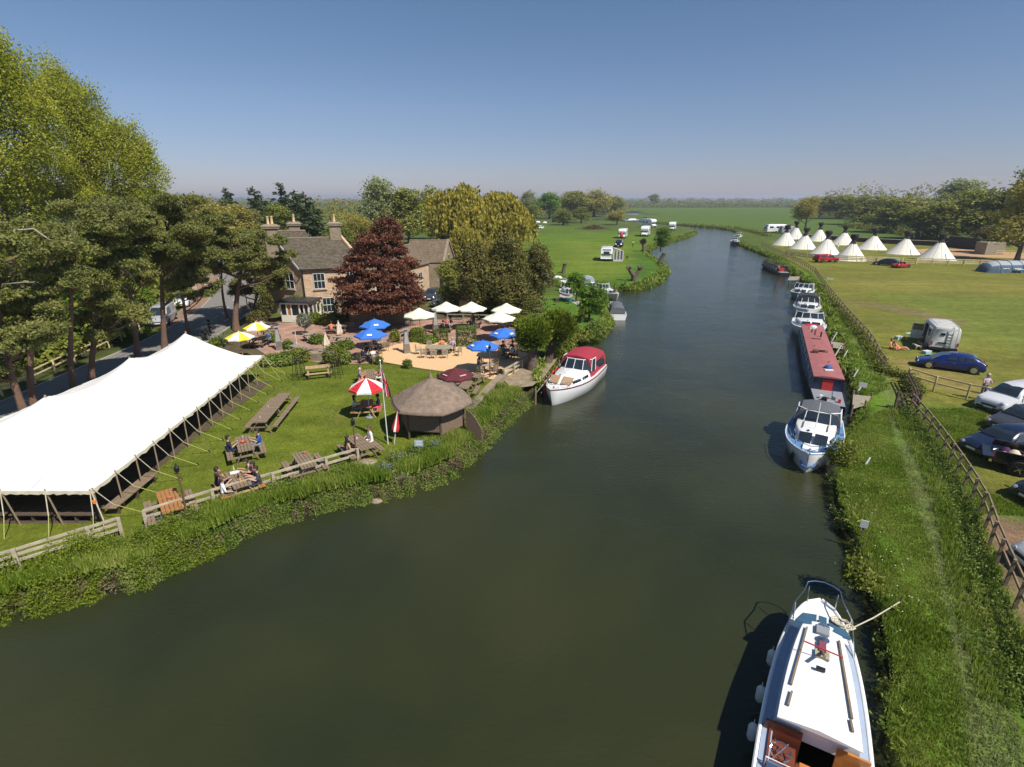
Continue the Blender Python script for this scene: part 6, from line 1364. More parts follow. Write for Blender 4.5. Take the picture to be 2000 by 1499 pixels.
at_table('grey-shirted man at the left of the table behind the parasol','t7',-1,-.25,'grey_j','coral',hair='hair_grey')
at_table('sunburnt man in coral at the far left of the table behind the parasol','t7',-1,.4,'coral','coral',hair='hair_brown',sleeveless=True)
at_table('person in pink on the right beside the flag','t7',1,-.2,'pink','pale',hair='hair_brown')
at_table('child in orange at the far end of the table behind the parasol','t7',1,.45,'orange','denim',scale=.85,hair='hair_brown')
at_table('man in white beneath the maroon parasol','t12',-1,-.1,'white_t','navy'); at_table('person in a lilac top at the near side of the maroon parasol','t12',-1,-.65,'lilac','grey_j')
at_table('person in a teal top under the right of the maroon parasol','t10',-1,.35,'teal','navy',hair='hair_brown'); at_table('man in black deep under the maroon parasol','t12',1,.2,'black_t','navy')
at_table('person in a blue shirt seated close behind the tent corner','t13',-1,.65,'denim','navy',arms='lap')
at_table('person in white at the shaded table by the pub wall','t19',1,.3,'white_t','navy'); at_table('bare-shouldered person in orange near the pub corner','t19',1,-.45,'coral','khaki',sleeveless=True)
at_table('person in white under the pine shade left of the porch','t25',1,.2,'white_t','navy'); at_table('person in grey under the pine shade left of the porch','t25',1,-.4,'grey_j','navy')
at_table('person in dark green on the left of the dark-clad pair','t22',-1,.45,'green_d','navy',long_hair=True); at_table('long-haired person in brown on the right of the dark-clad pair','t22',-1,-.35,'brown_t','navy',hair='hair_brown',long_hair=True)
at_table('man in purple under the cream parasol beside the heater','t21',-1,.4,'purple','navy'); at_table('person in black under the cream parasol beside the heater','t21',1,-.2,'black_t','navy')
at_table('dark-haired person in brown with its back to the camera at the low grey table','t23',-1,.65,'charcoal','brown_t',hair='hair_brown')
x,y=G(874,652); person('woman in a pink top and dark skirt walking between the terrace tables',x,y,R(170),C_['pink'],C_['black_t'],'hair_brown','walk','down',0,sleeveless=True,scale=1.05)
def sit_at(label,key,ang,shirt,trou='navy',r=.82,**k):
    x,y=tabs[key]; q=R(ang); person(label,x+math.sin(q)*r,y-math.cos(q)*r,q,C_[shirt],C_[trou],**k)
sit_at('person in black at the back left under the rear blue parasol','a',215,'black_t'); sit_at('person in navy at the near left under the rear blue parasol','a',325,'navy'); 
sit_at('person in navy bending forward under the front blue parasol','b',325,'navy',lean=.25); sit_at('person in white shorts under the front blue parasol','b',35,'white_t','white_t',short=True); sit_at('person in dark clothes on the right under the front blue parasol','b',145,'charcoal'); sit_at('person in black at the back under the front blue parasol','b',215,'black_t')
sit_at('man in a teal shirt with his back to the camera under the right blue parasol','c',325,'teal','grey_j'); sit_at('man in a white shirt with his back to the camera under the right blue parasol','c',35,'white_t','navy'); sit_at('person in black at the far left under the right blue parasol','c',215,'black_t'); sit_at('person in brown at the far right under the right blue parasol','c',145,'brown_t')
sit_at('woman in a blue top and white trousers reading beside the lamp post','d',290,'denim','white_t',arms='lap',lean=.2)
person('person in orange at the far side of the oval teak table',cx+.1,cy+1.0,R(180),C_['orange'],C_['navy'],'hair_brown'); person('person in a pale shirt at the far side of the oval teak table',cx+1.1,cy+.95,R(180),C_['lilac'],C_['navy'],'hair_grey')
# ================================================================ boats
def hull(L,B,fb,fine=2.3,tr=.86,draft=.35,flare=.12,n=24,sheer=.3,blunt=.8):
    """rings from stern (y=0) to bow (y=L); z from the waterline"""
    rings=[];edge=[]
    for i in range(n+1):
        t=i/n; w_=B/2*(tr+(1-tr)*min(1,t/.35)) if t<.35 else B/2*max(1e-4,1-((t-.35)/.65)**fine)**blunt; w_=max(w_,.03)
        z=fb+sheer*max(0,(t-.3)/.7)**2; wl=w_*(1-flare-.25*max(0,(t-.5)/.5)); k=-draft*(1-max(0,(t-.75)/.25)**2*.9); y=L*t+ (0 if t<.9 else 0)
        yr=y-L*.045*max(0,(t-.6)/.4)  # raked stem
        r=[(-w_,y,z),(-w_*.985,y,z*.75),(-wl,yr,.03),(-wl*.7,yr,k*.6),(0,yr,k),(wl*.7,yr,k*.6),(wl,yr,.03),(w_*.985,y,z*.75),(w_,y,z)]
        rings.append(r); edge.append((w_,y,z))
    return rings,edge
def boat_root(label,bow,stern,nm='cabin_cruiser',wide=None,z=WATER,group=None,Lfix=None,cat='boat'):
    a,b=Vector(G(*stern,z+.0)),Vector(G(*bow,z)); d=b-a; L=d.length if not Lfix else Lfix; d.normalize()
    if Lfix: a=b-d*Lfix
    t=thing(nm,label,cat,(a.x,a.y,z),face_dir(d.x,d.y),group); return t,L
def ring_at(edge,t):
    i=min(len(edge)-2,int(t*(len(edge)-1))); f=t*(len(edge)-1)-i; a,b=edge[i],edge[i+1]; return tuple(a[k]+(b[k]-a[k])*f for k in range(3))
def cabin_rings(edge,L,y0,y1,inset,h,tumble=.12,slope_f=.5,slope_b=.15,n=7,zoff=-.05,crown=.06):
    rs=[]
    for i in range(n+1):
        t=i/n; y=y0+(y1-y0)*t; w_,_,z=ring_at(edge,min(1,y/L)); w_=max(.06,w_-inset); rs.append((w_,y,z))
    return rs
def add_cabin(root,edge,L,y0,y1,inset,h,m,name='cabin',slope=.6,back=.1,tumble=.15,crown=.07,n=8):
    """a coach roof following the deck plan; returns top edge"""
    rings=[];zb=min(ring_at(edge,y0/L)[2],ring_at(edge,min(1,y1/L))[2])-.06; zt=ring_at(edge,y0/L)[2]+h
    for i in range(n+1):
        t=i/n; y=y0+(y1-y0)*t; w_=max(.08,ring_at(edge,min(1,y/L))[0]-inset); yt=y+back*(1-t)-slope*max(0,t-.0)**3; wt=w_-tumble; hh=zt-crown*.5*t
        rings.append([(-w_,y,zb),(-w_,y,zb+.03),(-wt-.02,yt,hh-.05),(-wt+.06,yt,hh),(0,yt,hh+crown),(wt-.06,yt,hh),(wt+.02,yt,hh-.05),(w_,y,zb+.03),(w_,y,zb)])
    mb=MB(); mb.loft(rings); mb.build(name,m,root,45); return zb,zt
def side_pane(root,edge,L,y0,y1,inset,z0,z1,tum,name='side_window',m=None,slant=.0,out=.012):
    for s in (-1,1):
        pts=[]
        for y,z in ((y0,z0),(y1,z0),(y1-slant,z1),(y0+.04,z1)):
            w_=ring_at(edge,y/L)[0]-inset; zb=ring_at(edge,y/L)[2]-.05; pts.append(Vector((s*(w_-tum*min(1,max(0,(z))) +out),y,z+zb)))
        MB().plate(pts,(s,0,.2),.02).build(name,m or M['glass'],root)
def rail(root,pts,posts,r=.018,name='guard_rail'):
    MB().tube(pts,r,6).build(name,M['chrome'],root,True)
    for a,b in posts: MB().tube([a,b],r*.9,5).build('stanchion',M['chrome'],root)
def fender(root,x,y,z,m,r=.11,l=.5): MB().lathe([(.01,-l/2),(r*.7,-l/2+.05),(r,-l/4),(r,l/4),(r*.7,l/2-.05),(.02,l/2),(.01,l/2+.15)],9,(x,y,z)).build('fender',m,root,True)
def cruiser(label,bow,stern,B,fb=.75,hullm=None,deckm=None,cab=(.34,.80),cabh=.5,ws=.36,canopy=None,can=(.05,.36),canh=1.15,stripe=None,windows='two',fenders=None,fm=None,rails=True,cockpit=True,fine=2.3,inset=.33,nm='cabin_cruiser',Lfix=None,sheer=.3,boot=None,open_cabin=False,group=None,wsh=.55,blunt=.75):
    t,L=boat_root(label,bow,stern,nm,Lfix=Lfix,group=group); hm_=hullm or M['white']; dm=deckm or M['white']; rings,edge=hull(L,B,fb,fine,sheer=sheer,blunt=blunt)
    MB().loft(rings,closed=False).build('hull',hm_,t,50)
    # deck sheet and cockpit well
    yc=cab[0]*L
    mb=MB(); a=[]
    for w_,y,z in edge: a.append((w_,y,z))
    vs=[];
    for w_,y,z in a: vs+=[(-w_*.985,y,z+.012),(w_*.985,y,z+.012)]
    mb.add(vs,[(2*i,2*i+1,2*i+3,2*i+2) for i in range(len(a)-1) if not (cockpit and a[i+1][1]<yc and a[i][1]>.25)])
    if cockpit:
        sd_=[(w_,y,z) for w_,y,z in a if y<=yc+.2 and y>.2]
        vs=[]
        for w_,y,z in sd_: vs+=[(-w_*.985,y,z+.012),(-w_+.24,y,z+.012),(-w_+.26,y,.12),(w_-.26,y,.12),(w_-.24,y,z+.012),(w_*.985,y,z+.012)]
        mb.add(vs,[(6*i+k,6*i+k+1,6*(i+1)+k+1,6*(i+1)+k) for i in range(len(sd_)-1) for k in range(5)])
    mb.build('deck',dm,t)
    # gunwale strake
    for s in (-1,1): MB().tube([(s*(w_+.01),y,z) for w_,y,z in edge],.04,6).build('gunwale',stripe or M['white'],t,True)
    if boot:
        mb=MB(); 
        for s in (-1,1):
            vs=[]
            for r in rings: 
                q=r[1] if s<0 else r[7]; p=r[2] if s<0 else r[6]; c=lambda f:(p[0]+(q[0]-p[0])*f+s*.012,p[1]+(q[1]-p[1])*f,p[2]+(q[2]-p[2])*f); vs+=[c(.0),c(.22)]
            mb.add(vs,[(2*i,2*i+1,2*i+3,2*i+2) for i in range(len(rings)-1)])
        mb.build('boot_stripe',boot,t)
    y0,y1=cab[0]*L,cab[1]*L
    zb,zt=add_cabin(t,edge,L,y0,y1,inset,cabh,M['white'],slope=.75,tumble=.14)
    # forward windows on the sloping front of the coach roof
    wf=ring_at(edge,min(1,(y1)/L))[0]-inset; n_f=Vector((0,.7,.7))
    if windows=='two':
        for s in (-1,1):
            x0,x1=s*.07,s*max(.35,wf*.85+.05); c0=y1-.10;c1=y1-.58; MB().plate([Vector((x0,c0,zb+.12+.05)),Vector((x1,c0-.08,zb+.12+.05)),Vector((x1*1.02,c1,zt-.03)),Vector((x0,c1+.02,zt+.0))],n_f,.05).build('front_window',M['glass'],t)
    for q in ((.15,.42),(.50,.78)):
        ya,yb=y0+(y1-y0)*q[0],y0+(y1-y0)*q[1]; side_pane(t,edge,L,ya,yb,inset,.17,.38,.25)
    # windscreen with real frame
    if ws:
        yw=ws*L; ww=ring_at(edge,ws)[0]-inset*.75; tw=ww*.86; h=wsh; zc=zt+.02
        bl=[Vector((-ww,yw-.1,zc-.12)),Vector((-ww*.55,yw+.32,zc)),Vector((0,yw+.38,zc+.04)),Vector((ww*.55,yw+.32,zc)),Vector((ww,yw-.1,zc-.12))]; tp=[Vector((p.x*.9,p.y-.42,zc+h)) for p in bl]; bl=[Vector((-ww,yw-1.0,zc-.25))]+bl+[Vector((ww,yw-1.0,zc-.25))]; tp=[Vector((-ww*.92,yw-1.25,zc+h))]+tp+[Vector((ww*.92,yw-1.25,zc+h))]
        for i in range(len(bl)-1): MB().plate([bl[i].lerp(bl[i+1],.04),bl[i].lerp(bl[i+1],.96),tp[i].lerp(tp[i+1],.96),tp[i].lerp(tp[i+1],.04)],(0,1,0),.012).build('windscreen_pane',M['glass'],t)
        MB().tube(tp,.035,5).build('windscreen_rim',M['white'],t)
        for p,q in zip(bl,tp): MB().tube([p,q],.025,5).build('windscreen_post',M['white'],t)
    if canopy:
        ya,yb=can[0]*L,can[1]*L; w_=ring_at(edge,can[0])[0]-.12; w2=ring_at(edge,can[1])[0]-.26; zc=ring_at(edge,can[0])[2]; top=zc+canh; R_=[]
        for i in range(9):
            f=i/8; y=ya+(yb-ya)*f; ww=w_+(w2-w_)*f; tz=top-.28*(1-math.sin(min(1,f*3)*math.pi/2))+.05*math.sin(f*math.pi)-.08*f+.02*math.sin(f*20); R_.append([(-ww,y,zc),(-ww*.97,y,zc+canh*.55),(-ww*.80,y,tz-.06),(-ww*.4,y,tz+.06),(0,y,tz+.1),(ww*.4,y,tz+.06),(ww*.80,y,tz-.06),(ww*.97,y,zc+canh*.55),(ww,y,zc)])
        MB().loft(R_).build('canopy',canopy,t,50)
        for s in (-1,1):
            pts=[Vector((s*(w_*.985+.015),ya+.25,zc+.25)),Vector((s*(w_*.97+.02),ya+(yb-ya)*.8,zc+.25)),Vector((s*(w2*.93+.02),ya+(yb-ya)*.8,zc+canh*.62)),Vector((s*(w_*.93+.02),ya+.35,zc+canh*.62))]; MB().plate(pts,(s,0,.1),.02).build('canopy_window',M['glass'],t)
    if rails:
        k=[ring_at(edge,q) for q in (.62,.74,.86,.95)]; pts=[(-a[0]*.93,a[1],a[2]+.42) for a in k]+[(0,L*1.01,k[-1][2]+.5)]+[(a[0]*.93,a[1],a[2]+.42) for a in k[::-1]]
        rail(t,pts,[((s*a[0]*.93,a[1],a[2]),(s*a[0]*.93,a[1],a[2]+.42)) for a in k for s in (-1,1)])
    MB().lathe([(.07,0),(.08,.06),(.03,.10),(.06,.14),(.01,.16)],8,(0,L*.93,ring_at(edge,.93)[2])).build('deck_cleat',M['chrome'],t)
    for i,(s,q) in enumerate(fenders or []): e=ring_at(edge,q); fender(t,s*(e[0]+.12),e[1],e[2]*.5,fm or M['black'])
    MB().tube([(0,y0+(y1-y0)*.55,zt),(0,y0+(y1-y0)*.55,zt+.45)],.02,5).build('mast',M['white'],t)
    MB().lathe([(.09,0),(.09,.05),(.03,.08)],8,(.3,y0+(y1-y0)*.7,zt)).build('roof_vent',M['chrome'],t)
    return t,L,edge,zt
redc=cloth('maroon_canopy',(.33,.025,.045)); greyc=cloth('grey_canopy',(.10,.105,.12)); blackc=cloth('black_canopy',(.035,.035,.04)); bluec=mat('blue_deck_paint',(.10,.22,.42),.5,.1,3); maroonp=mat('maroon_strake',(.13,.02,.035),.4,.1)
# moored cruiser by the pub
cr,L,edge,zt=cruiser('white river cruiser with a maroon canopy moored below the pub',(1074,796),(1166,722),3.1,1.0,cab=(.42,.84),cabh=.62,ws=.46,canopy=redc,can=(.03,.44),canh=1.55,stripe=maroonp,windows='',fenders=[(1,.05),(1,.45),(1,.88)],fm=M['red'],Lfix=8.6,wsh=.7,inset=.30,fine=2.6)
for s in (-1,1):
    y1=.84*L; MB().plate([Vector((s*.12,y1-.22,edge[15][2]+.22)),Vector((s*.85,y1-.34,edge[15][2]+.2)),Vector((s*.9,y1-.85,zt+.03)),Vector((s*.12,y1-.78,zt+.06))],(0,.6,.8),.04).build('front_window',mat('curtained_window',(.40,.26,.15),.3,.15,6),cr)
for q in (.52,.62): e=ring_at(edge,q); MB().tube([(e[0]-.22+math.cos(a)*.03,e[1]+math.cos(a)*.26,zt-.28+math.sin(a)*.26) for a in [k*math.pi/5 for k in range(10)]],.05,5,closed=True).build('lifebuoy',M['red'],cr)
MB().lathe([(.05,-.12),(.24,-.06),(.27,0),(.24,.06),(.05,.12)],12,(1.0,L*.905,.55),axis='x').build('ball_fender',M['black'],cr)
# right bank, from near to far
cb2,L2,e2,zt2=cruiser('white cruiser with a blue foredeck, second boat from the bottom on the right bank',(1572,928),(1600,812),3.0,.95,deckm=bluec,cab=(.36,.76),cabh=.62,ws=.38,canopy=greyc,can=(.02,.37),canh=1.25,fenders=[(-1,.75),(-1,.35),(1,.9)],fm=M['black'],fine=2.5,Lfix=6.9,inset=.36,sheer=.32)
MB().box(0,L2*.87,ring_at(e2,.87)[2]+.07,.75,.8,.12).build('anchor_locker',M['white'],cb2)
for s in (-1,1): MB().beam((s*.62,L2*.45,zt2+.07),(s*.62,L2*.60,zt2+.07),.04,.05).build('grab_rail',M['wood'],cb2)
MB().tube([(0,L2*.42,zt2),(0,L2*.44,zt2+1.3)],.03,6).build('signal_mast',M['white'],cb2)
MB().tube([(-.35,L2*.96,.62),(-.25,L2*.99,.5),(0,L2*1.0,.45),(.25,L2*.99,.5),(.35,L2*.96,.62)],.05,6).build('bow_fender',mat('blue_fender',(.04,.13,.4),.5,.05),cb2)
gcr='cruisers moored on the right bank'
cruiser('white cruiser with an open top just beyond the red narrowboat',(1582,667),(1570,627),3.35,.95,hullm=M['white_dirty'],cab=(.30,.74),cabh=.6,ws=.36,fenders=[(-1,.7),(-1,.4),(-1,.2)],Lfix=7.2,inset=.3,group=gcr)
cruiser('cruiser with a black canopy in the middle of the right-bank row',(1574,624),(1574,590),3.2,.9,cab=(.38,.76),ws=.40,canopy=blackc,can=(.03,.40),canh=1.35,Lfix=7.5,inset=.3,group=gcr)
cruiser('small white cruiser with a red ensign behind the black-canopied one',(1556,588),(1590,560),3.0,.85,hullm=M['grey'],cab=(.32,.76),ws=.36,fenders=[(-1,.6),(-1,.8)],Lfix=7.0,inset=.3,group=gcr)
cruiser('white cruiser with a dark bow at the far bend of the right bank',(1434,480),(1437,462),2.9,.95,hullm=M['navy'],cab=(.3,.76),ws=.34,Lfix=9.5,rails=False,group=gcr)
cruiser('farthest white cruiser moored at the right bend',(1441,468),(1442,455),2.9,.95,cab=(.3,.76),ws=.34,Lfix=9.5,rails=False,group=gcr)
# left side creek boats
cruiser('small white launch with a long grey canopy, stern towards the camera',(1196,608),(1214,637),2.3,.62,cab=(.66,.88),cabh=.3,ws=.68,canopy=greyc,can=(.12,.68),canh=1.0,rails=False,Lfix=5.6,fenders=[(-1,.1),(-1,.5)],inset=.25)
cruiser('cream fibreglass cruiser with its bow out of the creek',(1206,588),(1166,572),2.3,.75,hullm=M['cream'],deckm=M['cream'],cab=(.3,.78),cabh=.45,ws=.34,rails=False,Lfix=6.8,inset=.28)
cruiser('grey-canopied boat half hidden behind the small tree on the spit',(1162,572),(1142,560),2.3,.7,cab=(.5,.8),canopy=cloth('pale_grey_canopy',(.28,.31,.34)),can=(.05,.5),canh=1.2,rails=False,Lfix=6.5,nm='day_boat')
cruiser('pinkish white boat cluttered with deck gear in the creek',(1112,590),(1100,556),2.5,.8,hullm=mat('pinkish_hull',(.60,.50,.52),.4,.08),cab=(.3,.8),cabh=.7,ws=.34,Lfix=6.8,nm='creek_boat')
cruiser('long pale boat at the inner end of the creek',(1064,545),(1098,553),2.2,.6,cab=(.3,.72),cabh=.4,ws=.0,rails=False,Lfix=6.5,nm='creek_boat')
cruiser('silver cruiser on the far river beyond the camping field',(1248,433.5),(1215,434),3.4,1.1,hullm=M['grey'],cab=(.2,.8),cabh=.9,ws=.3,rails=False,Lfix=11)
cruiser('tiny white boat under the far trees left of the silver cruiser',(1202,416),(1190,416.5),3,1.2,cab=(.2,.8),cabh=.9,ws=0,rails=False,Lfix=9,nm='day_boat')
# ---- the large white motor boat in the foreground
def big_boat():
    zd=.45
    bowp=Vector(G(1602,1178,zd-.05)); mid=Vector(G(1590,1499,zd)); d=(bowp-mid).normalized(); d=(d+Vector((.0,0))).normalized(); L=11.2; st=bowp-d*L; B=2.50
    t=thing('motor_cruiser','large white motor boat filling the bottom right corner, cockpit lined with varnished wood','boat',(st.x,st.y,WATER),face_dir(d.x,d.y)); fb=1.0
    rings,edge=hull(L,B,fb,2.6,tr=.9,sheer=.22,flare=.14,n=40,blunt=.52); MB().loft(rings,closed=False).build('hull',M['white'],t,50)
    W=lambda y:ring_at(edge,y/L); yc=L*.50                        # cabin aft edge
    mb=MB(); vs=[]; deck=[e for e in edge if e[1]>=yc-.2]
    for w_,y,z in deck: vs+=[(-w_*.98,y,z+.01),(w_*.98,y,z+.01)]
    mb.add(vs,[(2*i,2*i+1,2*i+3,2*i+2) for i in range(len(deck)-1)]); mb.build('deck',M['white'],t)
    blue=mat('grey_blue_side_deck',(.30,.36,.46),.6,.08,3)
    for s in (-1,1):
        ed=[e for e in edge if e[1]<=L*.86]
        mb=MB(); vs=[]
        for w_,y,z in ed: vs+=[(s*(w_-.06),y,z+.02),(s*(w_-.30),y,z+.02),(s*(w_-.30),y,z-.12),(s*(w_-.06),y,z-.12)]
        mb.add(vs,[(4*i+k,4*i+(k+1)%4,4*i+4+(k+1)%4,4*i+4+k) for i in range(len(ed)-1) for k in range(4)]); mb.build('side_deck',blue,t)
        MB().tube([(s*(w_+.0),y,z+.02) for w_,y,z in edge],.05,7).build('gunwale',M['white'],t,True)
    add_cabin(t,edge,L,yc,L*.905,.27,.62,M['white'],slope=.55,back=-.0,tumble=.10,crown=.07,n=12)
    zr=W(yc)[2]+.62
    # roof panel overhanging the cockpit
    mb=MB(); R_=[]
    for i in range(9):
        f=i/8; y=yc-.25+(L*.835-yc+.25)*f; w_=max(.25,W(y)[0]-.32-(.10*f)); R_.append([(-w_,y,zr),(-w_,y,zr+.03),(0,y,zr+.13),(w_,y,zr+.03),(w_,y,zr)])
    mb.loft(R_).build('cabin_roof',M['white'],t,40)
    # front windows, three panes
    y1=L*.905; zf=W(L*.9)[2]
    for x0,x1,x2,x3 in ((-.74,-.18,-.16,-.55),(-.11,.11,.11,-.11),(.18,.74,.55,.16)):
        a=y1-1.05;b=y1-.42; mb=MB(); mb.plate([Vector((x0,a+ (0.05),zr+.0)),Vector((x1,a+.05,zr+.0)),Vector((x2,b+(.0 if abs(x2)<.3 else -.12),zf+.45)),Vector((x3,b+(0 if abs(x3)<.3 else -.12),zf+.45))],(0,.5,.85),.09); mb.build('front_window',M['glass_blue'],t)
    for s in (-1,1): 
        side_pane(t,edge,L,yc+.2,yc+.95,.36,.2,.45,.16,m=M['glass_blue']); break
    # grab rails
    for s,a,b in ((-1,.58,.80),(-1,.515,.56),(1,.55,.79),(1,.515,.545)):
        ya,yb=L*a,L*b; w1=W(ya)[0]-.52; w2=W(yb)[0]-.56
        MB().beam((s*w1,ya,zr+.10),(s*w2,yb,zr+.10),.05,.05).build('grab_rail',M['wood'],t)
    # roof fittings down the centre line
    yy=L*.80; MB().box(0,yy,zr+.17,.34,.34,.06).build('roof_hatch',M['grey'],t); MB().lathe([(.16,0),(.17,.03),(.04,.06),(.02,.08)],12,(0.02,yy+.18,zr+.14)).build('mushroom_vent',M['chrome'],t)
    MB().lathe([(.15,0),(.16,.03),(.05,.07)],12,(0.02,L*.765,zr+.16)).build('mushroom_vent',M['chrome'],t)
    MB().box(0,L*.735,zr+.18,.18,.42,.10).build('horn',mat('faded_maroon_metal',(.22,.06,.08),.5,.2,5),t)
    MB().box(0,L*.71,zr+.16,.36,.30,.05).build('mast_foot',mat('khaki_metal',(.35,.32,.2),.5,.2,5),t)
    MB().tube([(0,L*.715,zr+.2),(0,L*.665,zr+.55)],.04,7).build('folding_mast',M['wood'],t); MB().beam((-.5,L*.70,zr+.5),(.45,L*.69,zr+.5),.03,.03).build('crosstree',M['red'],t)
    MB().box(-.03,L*.655,zr+.2,.22,.10,.08).build('lamp_block',M['black'],t)
    # pulpit rail
    ks=[W(L*q) for q in (.80,.88,.95,.985)]; pts=[(-e[0]*.97,e[1],e[2]+.0) for e in ks[:1]]+[(-e[0]*.99-.02,e[1]+.15,e[2]+.55) for e in ks[1:3]]+[(-.48,L+.02,ks[-1][2]+.55),(-.28,L+.17,ks[-1][2]+.56),(0,L+.23,ks[-1][2]+.57),(.28,L+.17,ks[-1][2]+.56),(.48,L+.02,ks[-1][2]+.55)]+[(e[0]*.99+.02,e[1]+.15,e[2]+.55) for e in ks[2:0:-1]]+[(ks[0][0]*.97,ks[0][1],ks[0][2])]
    rail(t,pts,[((s*W(L*q)[0]*.93,L*q,W(L*q)[2]),(s*W(L*q)[0]*.97,L*q+.2,W(L*q)[2]+.56)) for q in (.875,.965) for s in (-1,1)],.022)
    # coiled rope and boathook on the foredeck
    rd=random.Random(2); pts=[]
    for k in range(46): a=k*.9; r=.10+.10*rd.random(); pts.append((.42+math.cos(a)*r*1.5+k*.004,L*.865+math.sin(a)*r,zr+.12+rd.uniform(0,.05)-k*.002))
    MB().tube(pts,.02,5).build('rope_coil',M['rope'],t,True)
    # cockpit
    ms=mat('varnished_mahogany',(.16,.045,.022),.35,.3,3,.1,20); teak=mat('orange_varnished_wood',(.52,.20,.05),.4,.25,3); redv=mat('red_vinyl',(.45,.07,.06),.5,.12,3)
    MB().box(0,yc/2,.14,2.2,yc,.06).build('cockpit_floor',ms,t)
    for s in (-1,1): MB().box(s*1.0,yc/2,.62,.05,yc-.1,.95).build('cockpit_side',ms if s<0 else M['white'],t)
    MB().box(-.72,yc-.12,.75,.85,.06,1.15).build('bulkhead',ms,t); MB().box(.80,yc-.12,.75,.70,.06,1.15).build('bulkhead',teak,t)
    MB().box(-.75,yc-.75,.50,.75,1.0,.75).build('helm_console',ms,t); 
    hub=Vector((-.72,yc-.62,1.02)); MB().tube([hub+Vector((math.cos(a)*.23,math.sin(a)*.2,math.sin(a)*.08)) for a in [k*math.pi/8 for k in range(16)]],.018,5,closed=True).build('steering_wheel',M['chrome'],t)
    for k in range(6): a=k*math.pi/3; MB().tube([hub,hub+Vector((math.cos(a)*.3,math.sin(a)*.26,math.sin(a)*.1))],.013,5).build('wheel_spoke',M['chrome'],t)
    MB().box(.05,yc-.9,.45,.62,.9,.62).build('locker',teak,t); MB().box(.72,yc-1.6,.42,.7,1.4,.56).build('side_seat',teak,t); MB().box(-.55,yc-2.7,.36,1.1,1.1,.45).build('seat_cushion',redv,t); MB().box(.15,yc-2.2,.28,.5,1.2,.3).build('seat_cushion',redv,t)
    ch=MB(); ch.box(-.72,yc-1.55,.72,.58,.5,.06); ch.build('helm_seat',mat('blue_canvas_seat',(.08,.14,.24),.8,.15,5),t); MB().plate([Vector((-1.0,yc-1.28,.80)),Vector((-.44,yc-1.28,.80)),Vector((-.44,yc-1.20,1.25)),Vector((-1.0,yc-1.20,1.25))],(0,-1,0),.05).build('seat_back',mat('blue_canvas_seat',(.08,.14,.24)),t); MB().tube([(-1.03,yc-1.22,.75),(-1.03,yc-1.16,1.28),(-.41,yc-1.16,1.28),(-.41,yc-1.22,.75)],.02,5).build('seat_frame',M['white'],t)
    for q in (.50,.62,.76): e=W(L*q); fender(t,-(e[0]+.14),L*q,.55,M['white_dirty'],.13,.6)
    # mooring line to the stake in the grass
    c,s=math.cos(t.rotation_euler.z),math.sin(t.rotation_euler.z)
    def Wd(x,y,z): return (st.x+x*c-y*s,st.y+x*s+y*c,z+WATER)
    p0=Vector(Wd(W(L*.9)[0],L*.9,W(L*.9)[2]+.05)); sx,sy=G(1755,1183); stake=thing('mooring_stake','iron mooring stake with a taut pale rope beside the large motor boat','stake',(sx,sy,0)); MB().tube([(0,0,-.2),(.12,.08,.35)],.03,6).build('stake',M['rust'],stake); p1=Vector((sx,sy,.12)); v=p0-Vector((sx,sy,0))
    MB().tube([(0,0,.15),(v.x*.5,v.y*.5,(v.z+.15)/2-.08),(v.x,v.y,v.z)],.022,5).build('rope',M['rope'],stake)
big_boat()
